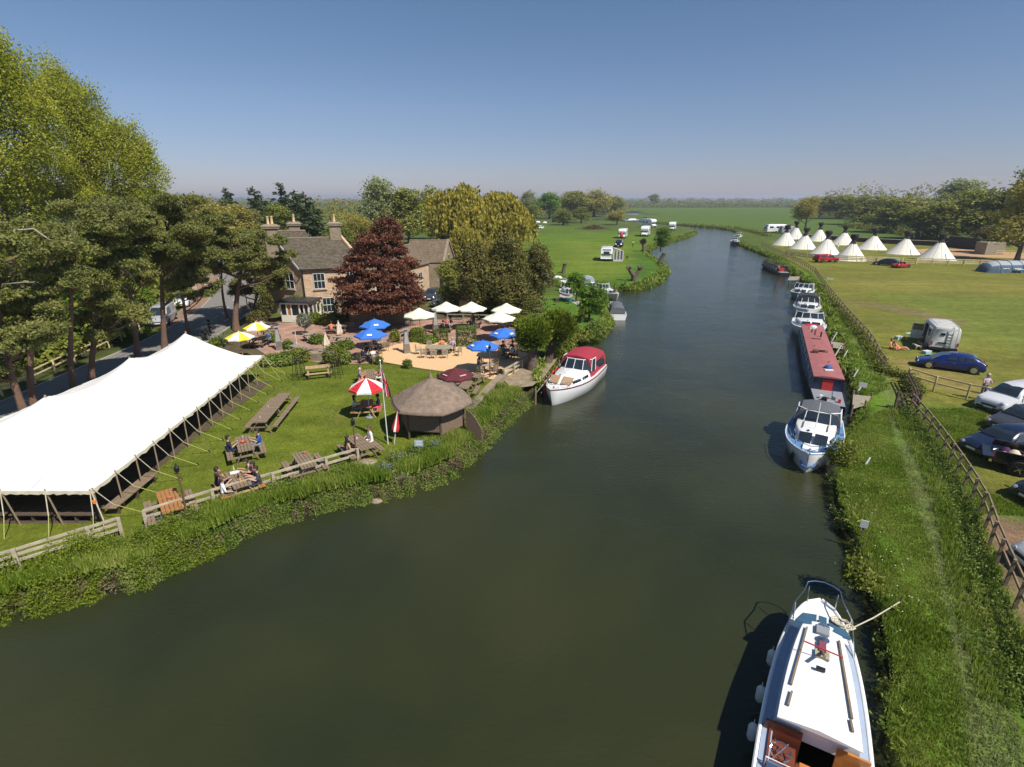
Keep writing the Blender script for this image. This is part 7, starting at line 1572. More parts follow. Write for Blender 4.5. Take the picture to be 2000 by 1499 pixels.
# ---- narrowboats
def narrowboat(label,bow,stern,B,roof,side,L=None,h=1.0,nw=6,clutter='near',cut=.13):
    t,L=boat_root(label,bow,stern,'narrowboat',Lfix=L); rings,edge=hull(L,B,.55,9,tr=.75,draft=.5,flare=.02,sheer=.25,n=30,blunt=.8); MB().loft(rings,closed=False).build('hull',M['black'],t,45)
    mb=MB(); vs=[]
    for w_,y,z in edge: vs+=[(-w_*.98,y,z+.01),(w_*.98,y,z+.01)]
    mb.add(vs,[(2*i,2*i+1,2*i+3,2*i+2) for i in range(len(edge)-1)]).build('deck',M['grey'],t)
    for s in (-1,1): MB().tube([(s*(w_+.01),y,z) for w_,y,z in edge],.035,5).build('gunwale',M['black'],t,True)
    y0,y1=L*cut,L*.86; w0=B/2-.12; w1=B/2-.27; zb=.5; zt=.55+h
    R_=[[(-w0,y,zb),(-w1,y,zt),(w1,y,zt),(w0,y,zb)] for y in (y0,y1)]; MB().loft(R_).build('cabin_side',side,t)
    R_=[[(-w1-.05,y,zt-.01),(-w1-.05,y,zt+.04),(-w1*.5,y,zt+.10),(0,y,zt+.12),(w1*.5,y,zt+.10),(w1+.05,y,zt+.04),(w1+.05,y,zt-.01)] for y in (y0-.15,y1+.35)]; MB().loft(R_).build('roof',roof,t)
    for i in range(nw):
        yc=y0+(y1-y0)*(i+.5)/nw
        for s in (-1,1):
            def Q(y,f): return Vector((s*(w0+(w1-w0)*f+.01),y,zb+(zt-zb)*f))
            hw=.38; MB().plate([Q(yc-hw,.38),Q(yc+hw,.38),Q(yc+hw,.82),Q(yc-hw,.82)],(s,0,.15),.015).build('window',M['glass'],t)
            MB().beam(Q(yc-hw-.05,.35)+Vector((s*.01,0,0)),Q(yc+hw+.05,.35)+Vector((s*.01,0,0)),.03,.04).build('window_frame',M['metal'],t)
    MB().tube([(0,.25,.6),(0,.1,1.2),(0,.55,1.45)],.03,6).build('tiller',M['chrome'],t)
    # rear bulkhead doors and front well
    MB().box(0,y0-.03,zb+.45,.7,.05,.9).build('cabin_doors',M['red'],t); MB().box(0,y1+.5,zb+.05,B*.6,.9,.3).build('fore_well_locker',M['black'],t)
    for x,y,nm_,mm,sz in (( .35,.22,'mushroom_vent',M['chrome'],.09),(-.35,.5,'mushroom_vent',M['chrome'],.09),(.4,.72,'chimney',M['black'],.08)): MB().lathe([(sz,0),(sz*1.2,.08),(sz,.12)] if nm_!='chimney' else [(.07,0),(.07,.45),(.10,.46),(.02,.5)],9,(x*w1,y0+(y1-y0)*y,zt+.08)).build(nm_,mm,t)
    return t,L,zt,y0,y1,w1,edge
rr=mat('faded_red_roof',(.34,.115,.105),.55,.14,1.2); 
nb,L,zt,y0,y1,w1,e=narrowboat('long narrowboat with a faded red roof moored in the middle of the right bank',(1577,652),(1619,806),2.45,rr,M['navy'],nw=7)
ly=y1-y0
def onroof(nm,x,f,mb,m): mb.build(nm,m,nb,loc=(x,y0+ly*f,zt+.12))
MB().plate([Vector((-.55,y1-.3,zt+.125)),Vector((.5,y1-.3,zt+.125)),Vector((.5,y1+.35,zt+.125)),Vector((-.55,y1+.35,zt+.125))],(0,0,1),.02).build('red_mat',mat('bright_red_mat',(.65,.02,.025),.6,.05),nb)
onroof('white_bundle',.0,.93,MB().lathe([(.02,-.05),(.32,0),(.36,.12),(.2,.24),(.02,.28)],10),M['white_dirty']); onroof('white_bundle',-.1,.90,MB().box(0,0,.05,.6,.22,.1,.2),M['white_dirty'])
for k,(a,b) in enumerate(((-.15,.86),(.05,.80),(.1,.84))): onroof('pole',a,b,MB().beam((-.1,-1.0,.05),(.12,1.0,.06),.06,.06),M['wood_dark'])
onroof('plank',-.05,.66,MB().box(0,0,.03,.7,.3,.05,.1),M['rust']); onroof('coiled_hose',.15,.40,MB().tube([(math.cos(q)*.34,math.sin(q)*.16,.05) for q in [k*math.pi/8 for k in range(16)]],.05,5,closed=True),M['black']); onroof('tool_box',-.45,.38,MB().box(0,0,.1,.4,.6,.18),M['rust'])
onroof('blue_cap',.1,.12,MB().lathe([(.30,0),(.28,.12),(.16,.22),(.02,.26)],12),mat('blue_enamel',(.03,.09,.28),.3,.1)); onroof('white_tray',.1,.09,MB().box(0,-.05,.03,.6,.3,.05,.3),M['white'])
for s in (-1,1): MB().plate([Vector((s*.45,-.02,.35)),Vector((s*1.0,.15,.35)),Vector((s*1.0,.15,.52)),Vector((s*.45,-.02,.52))],(0,-1,0),.02).build('name_board',M['white_dirty'],nb)
for k in range(5): MB().box(random.uniform(-.6,.6),random.uniform(.3,1.5),.68,random.uniform(.15,.35),.25,.22,k).build('deck_clutter',[M['white'],M['black'],M['chrome'],M['red'],M['grey']][k],nb)
nb2,L,zt,y0,y1,w1,e=narrowboat('dark narrowboat with potted plants on its roof at the far right bank',(1492,521),(1545,545),2.3,mat('dark_grey_roof',(.06,.06,.065),.5,.2),mat('dark_boat_paint',(.03,.03,.035),.4,.2),L=15,nw=6)
for k in range(9): rg=np.random.default_rng(k); V,F=leaf_quads(rg.normal(size=(160,3))*[.25,.25,.16]+[0,0,.28],.10,rg); o=link('roof_plant',np_mesh('roof_plant',V,F,LM['bank']),nb2,(random.uniform(-.6,.6),y0+(y1-y0)*(.1+.1*k),zt+.1))
for k in range(12):
    s=(-1,1)[k%2]; MB().plate([Vector((s*(w1+.10),y0+.4+k*.85,.9)),Vector((s*(w1+.10),y0+.5+k*.85,.9)),Vector((s*(w1+.06),y0+.5+k*.85,1.3)),Vector((s*(w1+.06),y0+.4+k*.85,1.3))],(s,0,0),.02).build('window_trim',M['metal'],nb2)
x,y=G(1519,530,.9); person('person in a red top standing on the dark narrowboat',x,y,R(150),C_['coral'],C_['navy'],pose='stand',arms='down',z=.3)
# landing stages, stakes
def stage(label,pts,z=.12):
    t=thing('landing_stage',label,'landing stage'); pl=[Vector(G(*p,z)) for p in pts]; a,b,c,d=pl; n=9
    for k in range(n):
        f0,f1=k/n+.004,(k+1)/n-.004; p=[a.lerp(d,f0),b.lerp(c,f0),b.lerp(c,f1),a.lerp(d,f1)]; MB().plate([Vector((*q,z)) for q in p],(0,0,1),.05).build('plank',M['wood_grey'],t)
    for q in pl: MB().tube([(q.x,q.y,-1.4),(q.x,q.y,z+.35)],.07,7).build('pile',M['wood'],t)
stage('timber landing stage at the stern of the red narrowboat',[(1664,800),(1666,772),(1702,776),(1690,792)]); stage('small landing stage beside the bow of the red narrowboat',[(1625,680),(1622,668),(1650,672),(1648,684)]); stage('wooden platform at the stern of the dark narrowboat',[(1538,548),(1542,541),(1562,541),(1560,548)]); stage('planked staging along the bank beside the maroon-canopied cruiser',[(1046,770),(1072,735),(1092,712),(1062,752)])
for i,(px,py,ty,lb) in enumerate([(1626,664,648,'white mooring post nearest the open-topped cruiser'),(1631,695,673,'white mooring post by the small landing stage'),(1648,697,683,'white mooring post standing apart on the grass'),(1668,735,721,'white mooring post half-way along the red narrowboat'),(1676,764,747,'short white post by the timber landing stage'),(1690,908,893,'thin pale stake in the grass below the blue-decked cruiser')]):
    x,y=G(px,py); H=height_at(x,y,ty); t=thing('mooring_post',lb,'post',(x,y,0),0,'white posts on the right bank'); t.rotation_euler=(0,.35,0); MB().box(0,0,H*.45,.10,.05,H*1.1).build('post',M['white_dirty'],t)
for lb,px,py,w_ in [('white notice board by the timber landing stage',1682,768,.5),('small grey board at the edge of the near right bank',1682,1048,.28),('white board on a post by the far towpath fence',1620,552,.9)]:
    x,y=G(px,py); t=thing('notice_board',lb,'sign',(x,y,0),R(-30)); MB().box(0,0,.3,.06,.06,.6).build('post',M['wood'],t); MB().box(0,-.04,.62,w_,.03,.34).build('board',M['white_dirty'],t)
x,y=G(820,893); t=thing('notice_board','small blue-grey sign on a post in the weeds below the hut','sign',(x,y,0)); MB().tube([(0,0,-.3),(0,0,.75)],.03,6).build('post',M['metal'],t); MB().box(0,-.04,.85,.48,.03,.36).build('board',mat('blue_grey_sign',(.30,.38,.44),.5,.05),t)
for k in range(3): MB().box(0,-.058,.96-k*.1,.34,.006,.03).build('lettering_line',M['plate_w'],t)
# hose, bin, stones
x,y=G(925,792); pts=[]
rd=random.Random(9)
for k in range(40): a=k*.75; pts.append((x-.5+k*.035+math.cos(a)*.35,y-.1+k*.02+math.sin(a)*.3,.06+.02*(k%3)))
setp(MB().tube(pts,.03,5).build('garden_hose',mat('yellow_hose',(.75,.65,.03),.5,.05),None,True),'yellow garden hose in loops on the bank right of the hut','hose')
x,y=G(976,733); t=thing('plant_tub','black round tub at the end of the stone wall','tub',(x,y,0)); MB().lathe([(.22,0),(.30,.45),(.27,.45),(.24,.38)],12).build('tub',M['black'],t)
for i,(px,py,s,lb) in enumerate([(712,905,.45,'flat pale stone at the end of the log rail'),(735,978,.17,'flat grey stone at the waterline below the sign'),(780,922,.3,'brown stone in the bank weeds'),(1052,735,.4,'pale rock beside the staging')]):
    x,y=G(px,py,-.62 if py>950 else -.05); mb=MB(); rr_=[]; 
    for z,f in ((-.3,1),(0,1.05),(.10,.8),(.13,.3)): rr_.append([(x+math.cos(a)*s*f*(1+.2*math.sin(3*a+i))*1.6,y+math.sin(a)*s*f,z-(.68 if py>950 else .05)) for a in [k*math.pi/5 for k in range(10)]])
    setp(uv_box(mb.loft(rr_).build('rock',ST2,None)),lb,'stone')
# adirondack-like green chairs on the spit
for lb,px,py in [('green garden chair on the mown spit',1113,594),('dark garden bench in shade on the mown spit',1086,596)]:
    x,y=G(px,py); t=thing('garden_chair',lb,'chair',(x,y,0),R(30)); chair_parts(t,mat('green_painted_wood',(.04,.22,.17),.6,.1) if 'green' in lb else M['wood_dark'])
# ================================================================ road vehicles
def rrect(w,z0,z1,k=.12): return [(-w*.92,z0),(-w,z0+(z1-z0)*.25),(-w,z0+(z1-z0)*.7),(-w*.94,z1-.02),(-w*.6,z1+.02),(0,z1+.035),(w*.6,z1+.02),(w*.94,z1-.02),(w,z0+(z1-z0)*.7),(w,z0+(z1-z0)*.25),(w*.92,z0)]
SPEC={ # belt profile (y fraction from rear, belt z, half-width factor), glasshouse base rear/front, roof rear/front, heights
'hatch':dict(L=4.2,W=1.78,H=1.46,belt=[(0,.55,.86),(.03,.88,.93),(.15,.95,.98),(.5,.93,1),(.70,.92,1),(.80,.82,.98),(.93,.70,.93),(.985,.58,.84),(1,.45,.78)],gb=(.03,.74),gr=(.12,.54),r=.32),
'coupe':dict(L=4.5,W=1.82,H=1.40,belt=[(0,.60,.84),(.03,.92,.90),(.14,.98,.97),(.5,.90,1),(.68,.86,1),(.80,.76,.98),(.93,.62,.92),(.985,.50,.82),(1,.42,.75)],gb=(.04,.78),gr=(.22,.50),r=.34),
'estate':dict(L=4.7,W=1.8,H=1.46,belt=[(0,.55,.86),(.02,.90,.93),(.15,.95,.98),(.5,.92,1),(.70,.90,1),(.80,.80,.98),(.93,.68,.92),(.985,.55,.84),(1,.44,.78)],gb=(.02,.73),gr=(.06,.55),r=.33),
'suv':dict(L=4.6,W=1.9,H=1.70,belt=[(0,.6,.88),(.02,1.05,.94),(.15,1.10,.98),(.5,1.08,1),(.72,1.06,1),(.80,1.0,.98),(.95,.90,.94),(.99,.72,.88),(1,.5,.82)],gb=(.02,.74),gr=(.07,.56),r=.38),
'van':dict(L=5.0,W=1.95,H=1.98,belt=[(0,.6,.95),(.01,1.10,.97),(.15,1.12,1),(.5,1.12,1),(.78,1.12,1),(.86,1.02,.98),(.96,.84,.94),(.99,.66,.88),(1,.45,.82)],gb=(.005,.86),gr=(.015,.66),r=.34),
'roadster':dict(L=4.1,W=1.72,H=1.1,belt=[(0,.5,.84),(.03,.76,.92),(.15,.82,.98),(.5,.80,1),(.66,.80,1),(.80,.74,.97),(.93,.62,.92),(.985,.5,.82),(1,.42,.75)],gb=(.34,.62),gr=(.44,.48),r=.31)}
def wheel(root,x,y,r,w=.21,s=1):
    t=MB().lathe([(r*.62,-w/2),(r*.93,-w/2),(r,-w/2+.04),(r,w/2-.04),(r*.93,w/2),(r*.62,w/2)],20,(0,0,0),axis='x').build('wheel',M['tyre'],root,30,(x,y,r))
    MB().lathe([(r*.64,-.03),(r*.60,.02),(r*.22,.0),(r*.18,.04),(.01,.05)],16,(s*w*.38,0,0),axis='x').build('rim',M['rim'],t,True)
    mb=MB()
    for k in range(5): a=k*2*math.pi/5; mb.beam((s*w*.46,0,0),(s*w*.46,math.cos(a)*r*.58,math.sin(a)*r*.58),.03,.07,up=(1,0,0))
    mb.build('spokes',M['chrome'],t)
def car(label,front,rear,kind,colr,nm='parked_car',cat='car',scale=1.0,group=None,Lw=None,plate=True,at=None):
    S=SPEC[kind]; a,b=Vector(G(*rear)),Vector(G(*front)); d=(b-a).normalized(); c=b-d*(S['L']*scale/2)
    t=thing(nm,label,cat,(c.x,c.y,0),face_dir(d.x,d.y),group,scale); L,W,H=S['L'],S['W'],S['H']; hw=W/2; z0=.22; Y=lambda f:-L/2+L*f; P=paint(colr[0],colr[1])
    # body with smooth stations
    bl=S['belt']; st=[]
    for f in np.linspace(0,1,26):
        for i in range(len(bl)-1):
            if bl[i][0]<=f<=bl[i+1][0]+1e-9: q=(f-bl[i][0])/(bl[i+1][0]-bl[i][0]); st.append((f,bl[i][1]+(bl[i+1][1]-bl[i][1])*q,bl[i][2]+(bl[i+1][2]-bl[i][2])*q)); break
    for f in (.006,.02,.98,.994):
        for i in range(len(bl)-1):
            if bl[i][0]<=f<=bl[i+1][0]: q=(f-bl[i][0])/(bl[i+1][0]-bl[i][0]); st.append((f,bl[i][1]+(bl[i+1][1]-bl[i][1])*q,bl[i][2]+(bl[i+1][2]-bl[i][2])*q)); break
    st=sorted(set(st)); rings=[[(x,Y(f),z) for x,z in rrect(hw*k,z0+(.10 if f<.02 or f>.985 else 0),zb)] for f,zb,k in st]
    MB().loft(rings).build('body',P,t,60)
    zb=[s for s in st if abs(s[0]-.5)<.03][0][1]-.03; g0,g1=S['gb']; r0,r1=S['gr']
    def zbelt(f): return min(st,key=lambda s:abs(s[0]-f))[1]-.02
    wb=hw*.90; wt=hw*.68 if kind!='van' else hw*.82
    if kind!='roadster':
        sec=[]
        ys=[(Y(g0),zbelt(g0),0),(Y(g0)+(Y(r0)-Y(g0))*.55,0,.62),(Y(r0),0,.97),(Y((r0+r1)/2),0,1.0),(Y(r1),0,.97),(Y(g1)+(Y(r1)-Y(g1))*.5,0,.58),(Y(g1),zbelt(g1),0)]
        R_=[]
        for y,zz,h in ys:
            f=(y+L/2)/L; bz=zbelt(f)-.05; top=zz if h==0 else zb+(H-zb)*h; w1=wb+(wt-wb)*h
            R_.append([(-wb,y,bz),(-w1,y,max(bz+.01,top-.05)),(-w1*.8,y,max(bz+.02,top)),(0,y,max(bz+.03,top+.02)),(w1*.8,y,max(bz+.02,top)),(w1,y,max(bz+.01,top-.05)),(wb,y,bz)])
        MB().loft(R_).build('cabin',P,t,60)
        def pane(nm_,pts,n): MB().plate([Vector(p) for p in pts],n,.014).build(nm_,M['glass'],t)
        e=.012
        zt=H-.05; yw0,yw1=Y(g1),Y(r1); k=lambda q,lo,hi:lo+(hi-lo)*q
        def slopep(q,x,ya,za,yb_,zb_): return (x,ya+(yb_-ya)*q,za+(zb_-za)*q)
        mx=lambda q:wb+(wt-wb)*q
        for nm_,ya,yb_,sgn in (('windscreen',Y(g1),Y(r1),1),('rear_window',Y(g0),Y(r0),-1)):
            q0,q1=.10,.90; za=zbelt(g1 if sgn>0 else g0)
            mid=(Y(g1)+(Y(r1)-Y(g1))*.5) if sgn>0 else (Y(g0)+(Y(r0)-Y(g0))*.55); hm=zb+(H-zb)*(.58 if sgn>0 else .62)
            o=.03
            for (p,zp,q,zq,A,B_) in ((ya,za,mid,hm,.18,1.0),(mid,hm,yb_,zt-.02,0,.85)):
                p2=p+(q-p)*A; zp2=zp+(zq-zp)*A; q2=p+(q-p)*B_; zq2=zp+(zq-zp)*B_; w2=mx((zp2-zb)/(H-zb))*.86; w3=mx((zq2-zb)/(H-zb))*.86
                pane(nm_,[(-w2,p2+sgn*o*.3,zp2+o),(w2,p2+sgn*o*.3,zp2+o),(w3,q2+sgn*o*.3,zq2+o),(-w3,q2+sgn*o*.3,zq2+o)],(0,sgn*.5,.6))
        ya,yb_=Y(r0)+.02,Y(r1)-.02; ye=(Y(g1)+Y(r1))/2
        pans=[(Y(g0)*.35+Y(r0)*.65+.12,ya+(yb_-ya)*.30),(ya+(yb_-ya)*.34,ya+(yb_-ya)*.68),(ya+(yb_-ya)*.72,yb_+.22)] if kind!='van' else [(ya+(yb_-ya)*.72,yb_+.5)]
        for s in (-1,1):
            for i,(p,q) in enumerate(pans):
                zl,zh=zb+.05,H-.15; w2=mx((zl-zb)/(H-zb))+.012; w3=mx((zh-zb)/(H-zb))+.012; fr=.0 if i<len(pans)-1 else .22
                pane('side_window',[(s*w2,p-(.10 if i==0 and kind!='van' else 0),zl),(s*w2,q+fr,zl),(s*w3,q-(.12 if fr else 0),zh),(s*w3,p+(.10 if i==0 else 0),zh)],(s,0,.3))
    else:
        MB().box(0,Y(.45),.78,hw*1.5,L*.24,.06).build('cockpit',M['black'],t); MB().plate([Vector((-hw*.72,Y(.60),.80)),Vector((hw*.72,Y(.60),.80)),Vector((hw*.62,Y(.54),1.14)),Vector((-hw*.62,Y(.54),1.14))],(0,1,.6),.02).build('windscreen',M['glass'],t)
        for s in (-1,1): MB().box(s*.33,Y(.40),.95,.42,.16,.34,taper=.8).build('seat',mat('tan_leather',(.3,.16,.09),.6,.1),t)
    r=S['r']; yf,yr=Y(.81),Y(.17)
    for y in (yf,yr):
        for s in (-1,1):
            MB().lathe([(r*1.18,0),(r*1.18,.02)],20,(s*(hw-.015 if s>0 else hw+.005),y,r+.02),axis='x').build('wheel_arch',M['black'],t); wheel(t,s*(hw-.06),y,r,s=s)
    for s in (-1,1):
        MB().lathe([(.02,0),(.11,.02),(.13,.06),(.05,.12)],10,(s*hw*.66,Y(.965),bl[-3][1]-.12),axis='y').build('headlight',M['lamp_clear'],t)
        MB().box(s*hw*.72,Y(.005),.80 if kind!='van' else 1.0,.24,.05,.16).build('tail_light',M['lamp_red'],t)
        MB().box(s*(hw+.07),Y(.66),zb+.05,.18,.10,.12).build('wing_mirror',P,t); MB().box(s*(hw+.004),Y(.46),zb-.14,.012,.14,.025).build('door_handle',M['chrome'] if kind!='van' else M['black'],t)
    MB().box(0,Y(.995),.52,hw*.9,.05,.12).build('grille',M['black'],t); MB().box(0,Y(.999),.34,hw*1.4,.06,.12).build('bumper',M['black'] if kind in('suv','van') else P,t)
    if plate: MB().box(0,Y(1)+.03,.42,.5,.015,.11).build('number_plate',M['plate_w'],t); MB().box(0,Y(0)-.02,.6,.5,.015,.11).build('number_plate',M['plate_y'],t)
    return t,L,W,H
BL=('metallic_blue',(.006,.018,.13)); NV=('dark_navy',(.008,.014,.038)); GR=('dark_grey',(.045,.047,.05)); WH=('white',(.72,.72,.72)); SI=('silver',(.34,.35,.37)); RD_=('red',(.42,.012,.018)); BK=('black',(.008,.008,.01)); PW=('pearl_white',(.60,.60,.62))
car('shiny blue coupe parked on the grass in front of the camper van',(1786,712),(1915,729),'coupe',BL)
car('white car nearest the pale fence at the right edge',(1926,806),(2075,778),'suv',PW,scale=1.02)
car('dark grey hatchback between the white car and the dark blue estate',(1944,845),(2100,825),'hatch',GR)
car('dark blue estate car nosing out at the right edge behind the pickup',(1892,888),(2060,872),'estate',NV)
car('dark car barely in the picture at the right edge on the muddy grass',(1996,985),(2150,975),'hatch',BK); car('silver car cut off by the right edge beside the muddy patch',(1988,1112),(2200,1130),'hatch',SI)
car('dark saloon parked by the tipi fence behind the red sports car',(1704,517),(1757,521),'coupe',NV,scale=1.05); car('small red open sports car by the tipi fence',(1772,522),(1728,525),'roadster',RD_,scale=1.0)
car('white car parked at the edge of the far camping field',(1062,447),(1046,448),'hatch',WH); car('dark 4x4 with a white roof load near the far clump of trees',(1094,434),(1072,435),'suv',BK,scale=1.4)
car('red hatchback behind the barn gable',(893,521),(912,517),'hatch',RD_); car('white hatchback behind the red car by the barn',(924,508),(898,500),'hatch',WH); car('white car with raised bonnet right of the red one',(934,516),(915,512),'hatch',WH); car('blue car partly hidden behind the barn ridge',(908,497),(894,500),'hatch',BL)
car('dark car glimpsed in the car park behind the beech',(838,590),(855,573),'hatch',GR); car('grey car glimpsed behind the terrace shrubs',(843,601),(868,598),'hatch',GR)
v,L,W,H=car('silver van parked on the verge behind the pines',(309,640),(349,607),'van',SI,'parked_van','van')
v,L,W,H=car('white van parked behind the silver van',(352,603),(382,580),'van',WH,'parked_van','van')
# pickups
def pickup(label,front,rear,colr,canopy=False,scale=1.0,tail=False,load=False):
    L,W=5.2,1.88; a,b=Vector(G(*rear)),Vector(G(*front)); d=(b-a).normalized(); c=(a+d*L*scale/2) if tail else (b-d*L*scale/2); t=thing('pickup_truck',label,'pickup truck',(c.x,c.y,0),face_dir(d.x,d.y),None,scale); hw=W/2; P=paint(colr[0],colr[1]); Y=lambda f:-L/2+L*f
    def sect(f,zb,k=1.0,z0=.42): return [(x,Y(f),z) for x,z in rrect(hw*k,z0,zb)]
    MB().loft([sect(.40,1.06),sect(.46,1.08),sect(.72,1.08),sect(.80,1.05),sect(.94,.98,.97),sect(.985,.85,.92),sect(1,.6,.86)]).build('body',P,t,60)
    for s in (-1,1): MB().box(s*(hw-.05),Y(.20),.80,.10,L*.40,.62).build('bed_side',P,t)
    MB().box(0,Y(.20),.55,W-.1,L*.40,.10).build('bed_floor',M['black'],t); MB().box(0,Y(.395),.82,W-.1,.08,.60).build('bulkhead',P,t)
    if tail: MB().box(0,Y(0)-.22,.70,W-.1,.45,.07).build('tailgate',P,t)
    else: MB().box(0,Y(.005),.80,W-.1,.07,.58).build('tailgate',P,t)
    R_=[]
    for f,z,w1 in ((.40,1.0,.92),(.42,1.55,.80),(.46,1.74,.74),(.60,1.76,.74),(.66,1.60,.78),(.78,1.02,.90)): R_.append([(-hw*.94,Y(f),1.0),(-hw*w1,Y(f),z-.04),(-hw*w1*.8,Y(f),z),(hw*w1*.8,Y(f),z),(hw*w1,Y(f),z-.04),(hw*.94,Y(f),1.0)])
    MB().loft(R_).build('cab',P,t,60); MB().plate([Vector((-hw*.80,Y(.775)+.03,1.10)),Vector((hw*.80,Y(.775)+.03,1.10)),Vector((hw*.70,Y(.665),1.60)),Vector((-hw*.70,Y(.665),1.60))],(0,1,.8),.02).build('windscreen',M['glass'],t); MB().plate([Vector((-hw*.75,Y(.41)-.03,1.14)),Vector((hw*.75,Y(.41)-.03,1.14)),Vector((hw*.68,Y(.425)-.03,1.54)),Vector((-hw*.68,Y(.425)-.03,1.54))],(0,-1,.1),.02).build('rear_window',M['glass'],t)
    for s in (-1,1):
        for p,q in ((.45,.56),(.58,.70)): MB().plate([Vector((s*hw*.925,Y(p),1.12)),Vector((s*hw*.925,Y(q+.02),1.12)),Vector((s*hw*.80,Y(q-.02),1.60)),Vector((s*hw*.80,Y(p),1.60))],(s,0,.3),.02).build('side_window',M['glass'],t)
        MB().box(s*(hw+.08),Y(.70),1.15,.2,.10,.16).build('wing_mirror',P,t); MB().box(s*hw*.75,Y(.99),.80,.30,.08,.18).build('headlight',M['lamp_clear'],t); MB().box(s*(hw-.03),Y(0)-.01,.85,.10,.05,.30).build('tail_light',M['lamp_red'],t)
        for f in (.20,.83): MB().lathe([(.46,0),(.46,.02)],20,(s*(hw-.01),Y(f),.42),axis='x').build('wheel_arch',M['black'],t); wheel(t,s*(hw-.04),Y(f),.39,.26,s)
    MB().box(0,Y(0)-.10,.50,W-.2,.12,.14).build('bumper',M['chrome'] if tail else M['black'],t)
    if canopy:
        R_=[]
        for f,z in ((.02,1.10),(.05,1.62),(.12,1.72),(.40,1.76)): R_.append([(-hw*.97,Y(f),1.08),(-hw*.84,Y(f),z-.05),(-hw*.6,Y(f),z),(hw*.6,Y(f),z),(hw*.84,Y(f),z-.05),(hw*.97,Y(f),1.08)])
        MB().loft(R_).build('hardtop',P,t,60)
        for s in (-1,1): MB().plate([Vector((s*hw*.97,Y(.10),1.20)),Vector((s*hw*.97,Y(.36),1.20)),Vector((s*hw*.87,Y(.36),1.60)),Vector((s*hw*.87,Y(.12),1.60))],(s,0,.3),.02).build('hardtop_window',M['glass'],t)
    return t,c,d
pk,c,d=pickup('black pickup truck with its tailgate down and a loaded bed at the right edge',(2110,945),(1932,905),BK,tail=True)
pickup('red pickup with a matching hardtop parked by the tipi fence',(1633,512),(1582,513),RD_,canopy=True,scale=1.0)
for i,(nm_,lb,f,sx,col,sz) in enumerate([('bag','dark purple bag in the black pickup bed',.10,-.4,(.06,.01,.06),.35),('bag','cream rucksack in the black pickup bed',.16,-.1,(.6,.5,.35),.4),('bag','pinkish bag near the black pickup tailgate',.08,.2,(.6,.35,.35),.3),('bundle','grey bedding roll in the black pickup bed',.27,.15,(.3,.3,.3),.5),('bundle','dark sack in front of the cab in the black pickup bed',.34,-.3,(.08,.08,.09),.45)]):
    lx,ly=sx,-2.6+5.2*f; n_=Vector((d.y,-d.x)); p=c+d*ly+n_*lx; mb=MB(); mb.lathe([(.02,0),(sz*.6,.03),(sz*.65,sz*.5),(sz*.35,sz*.9),(.02,sz)],9); setp(mb.build(nm_,cloth('bag%d'%i,col),None,True,(p.x,p.y,.6)),lb,'luggage')
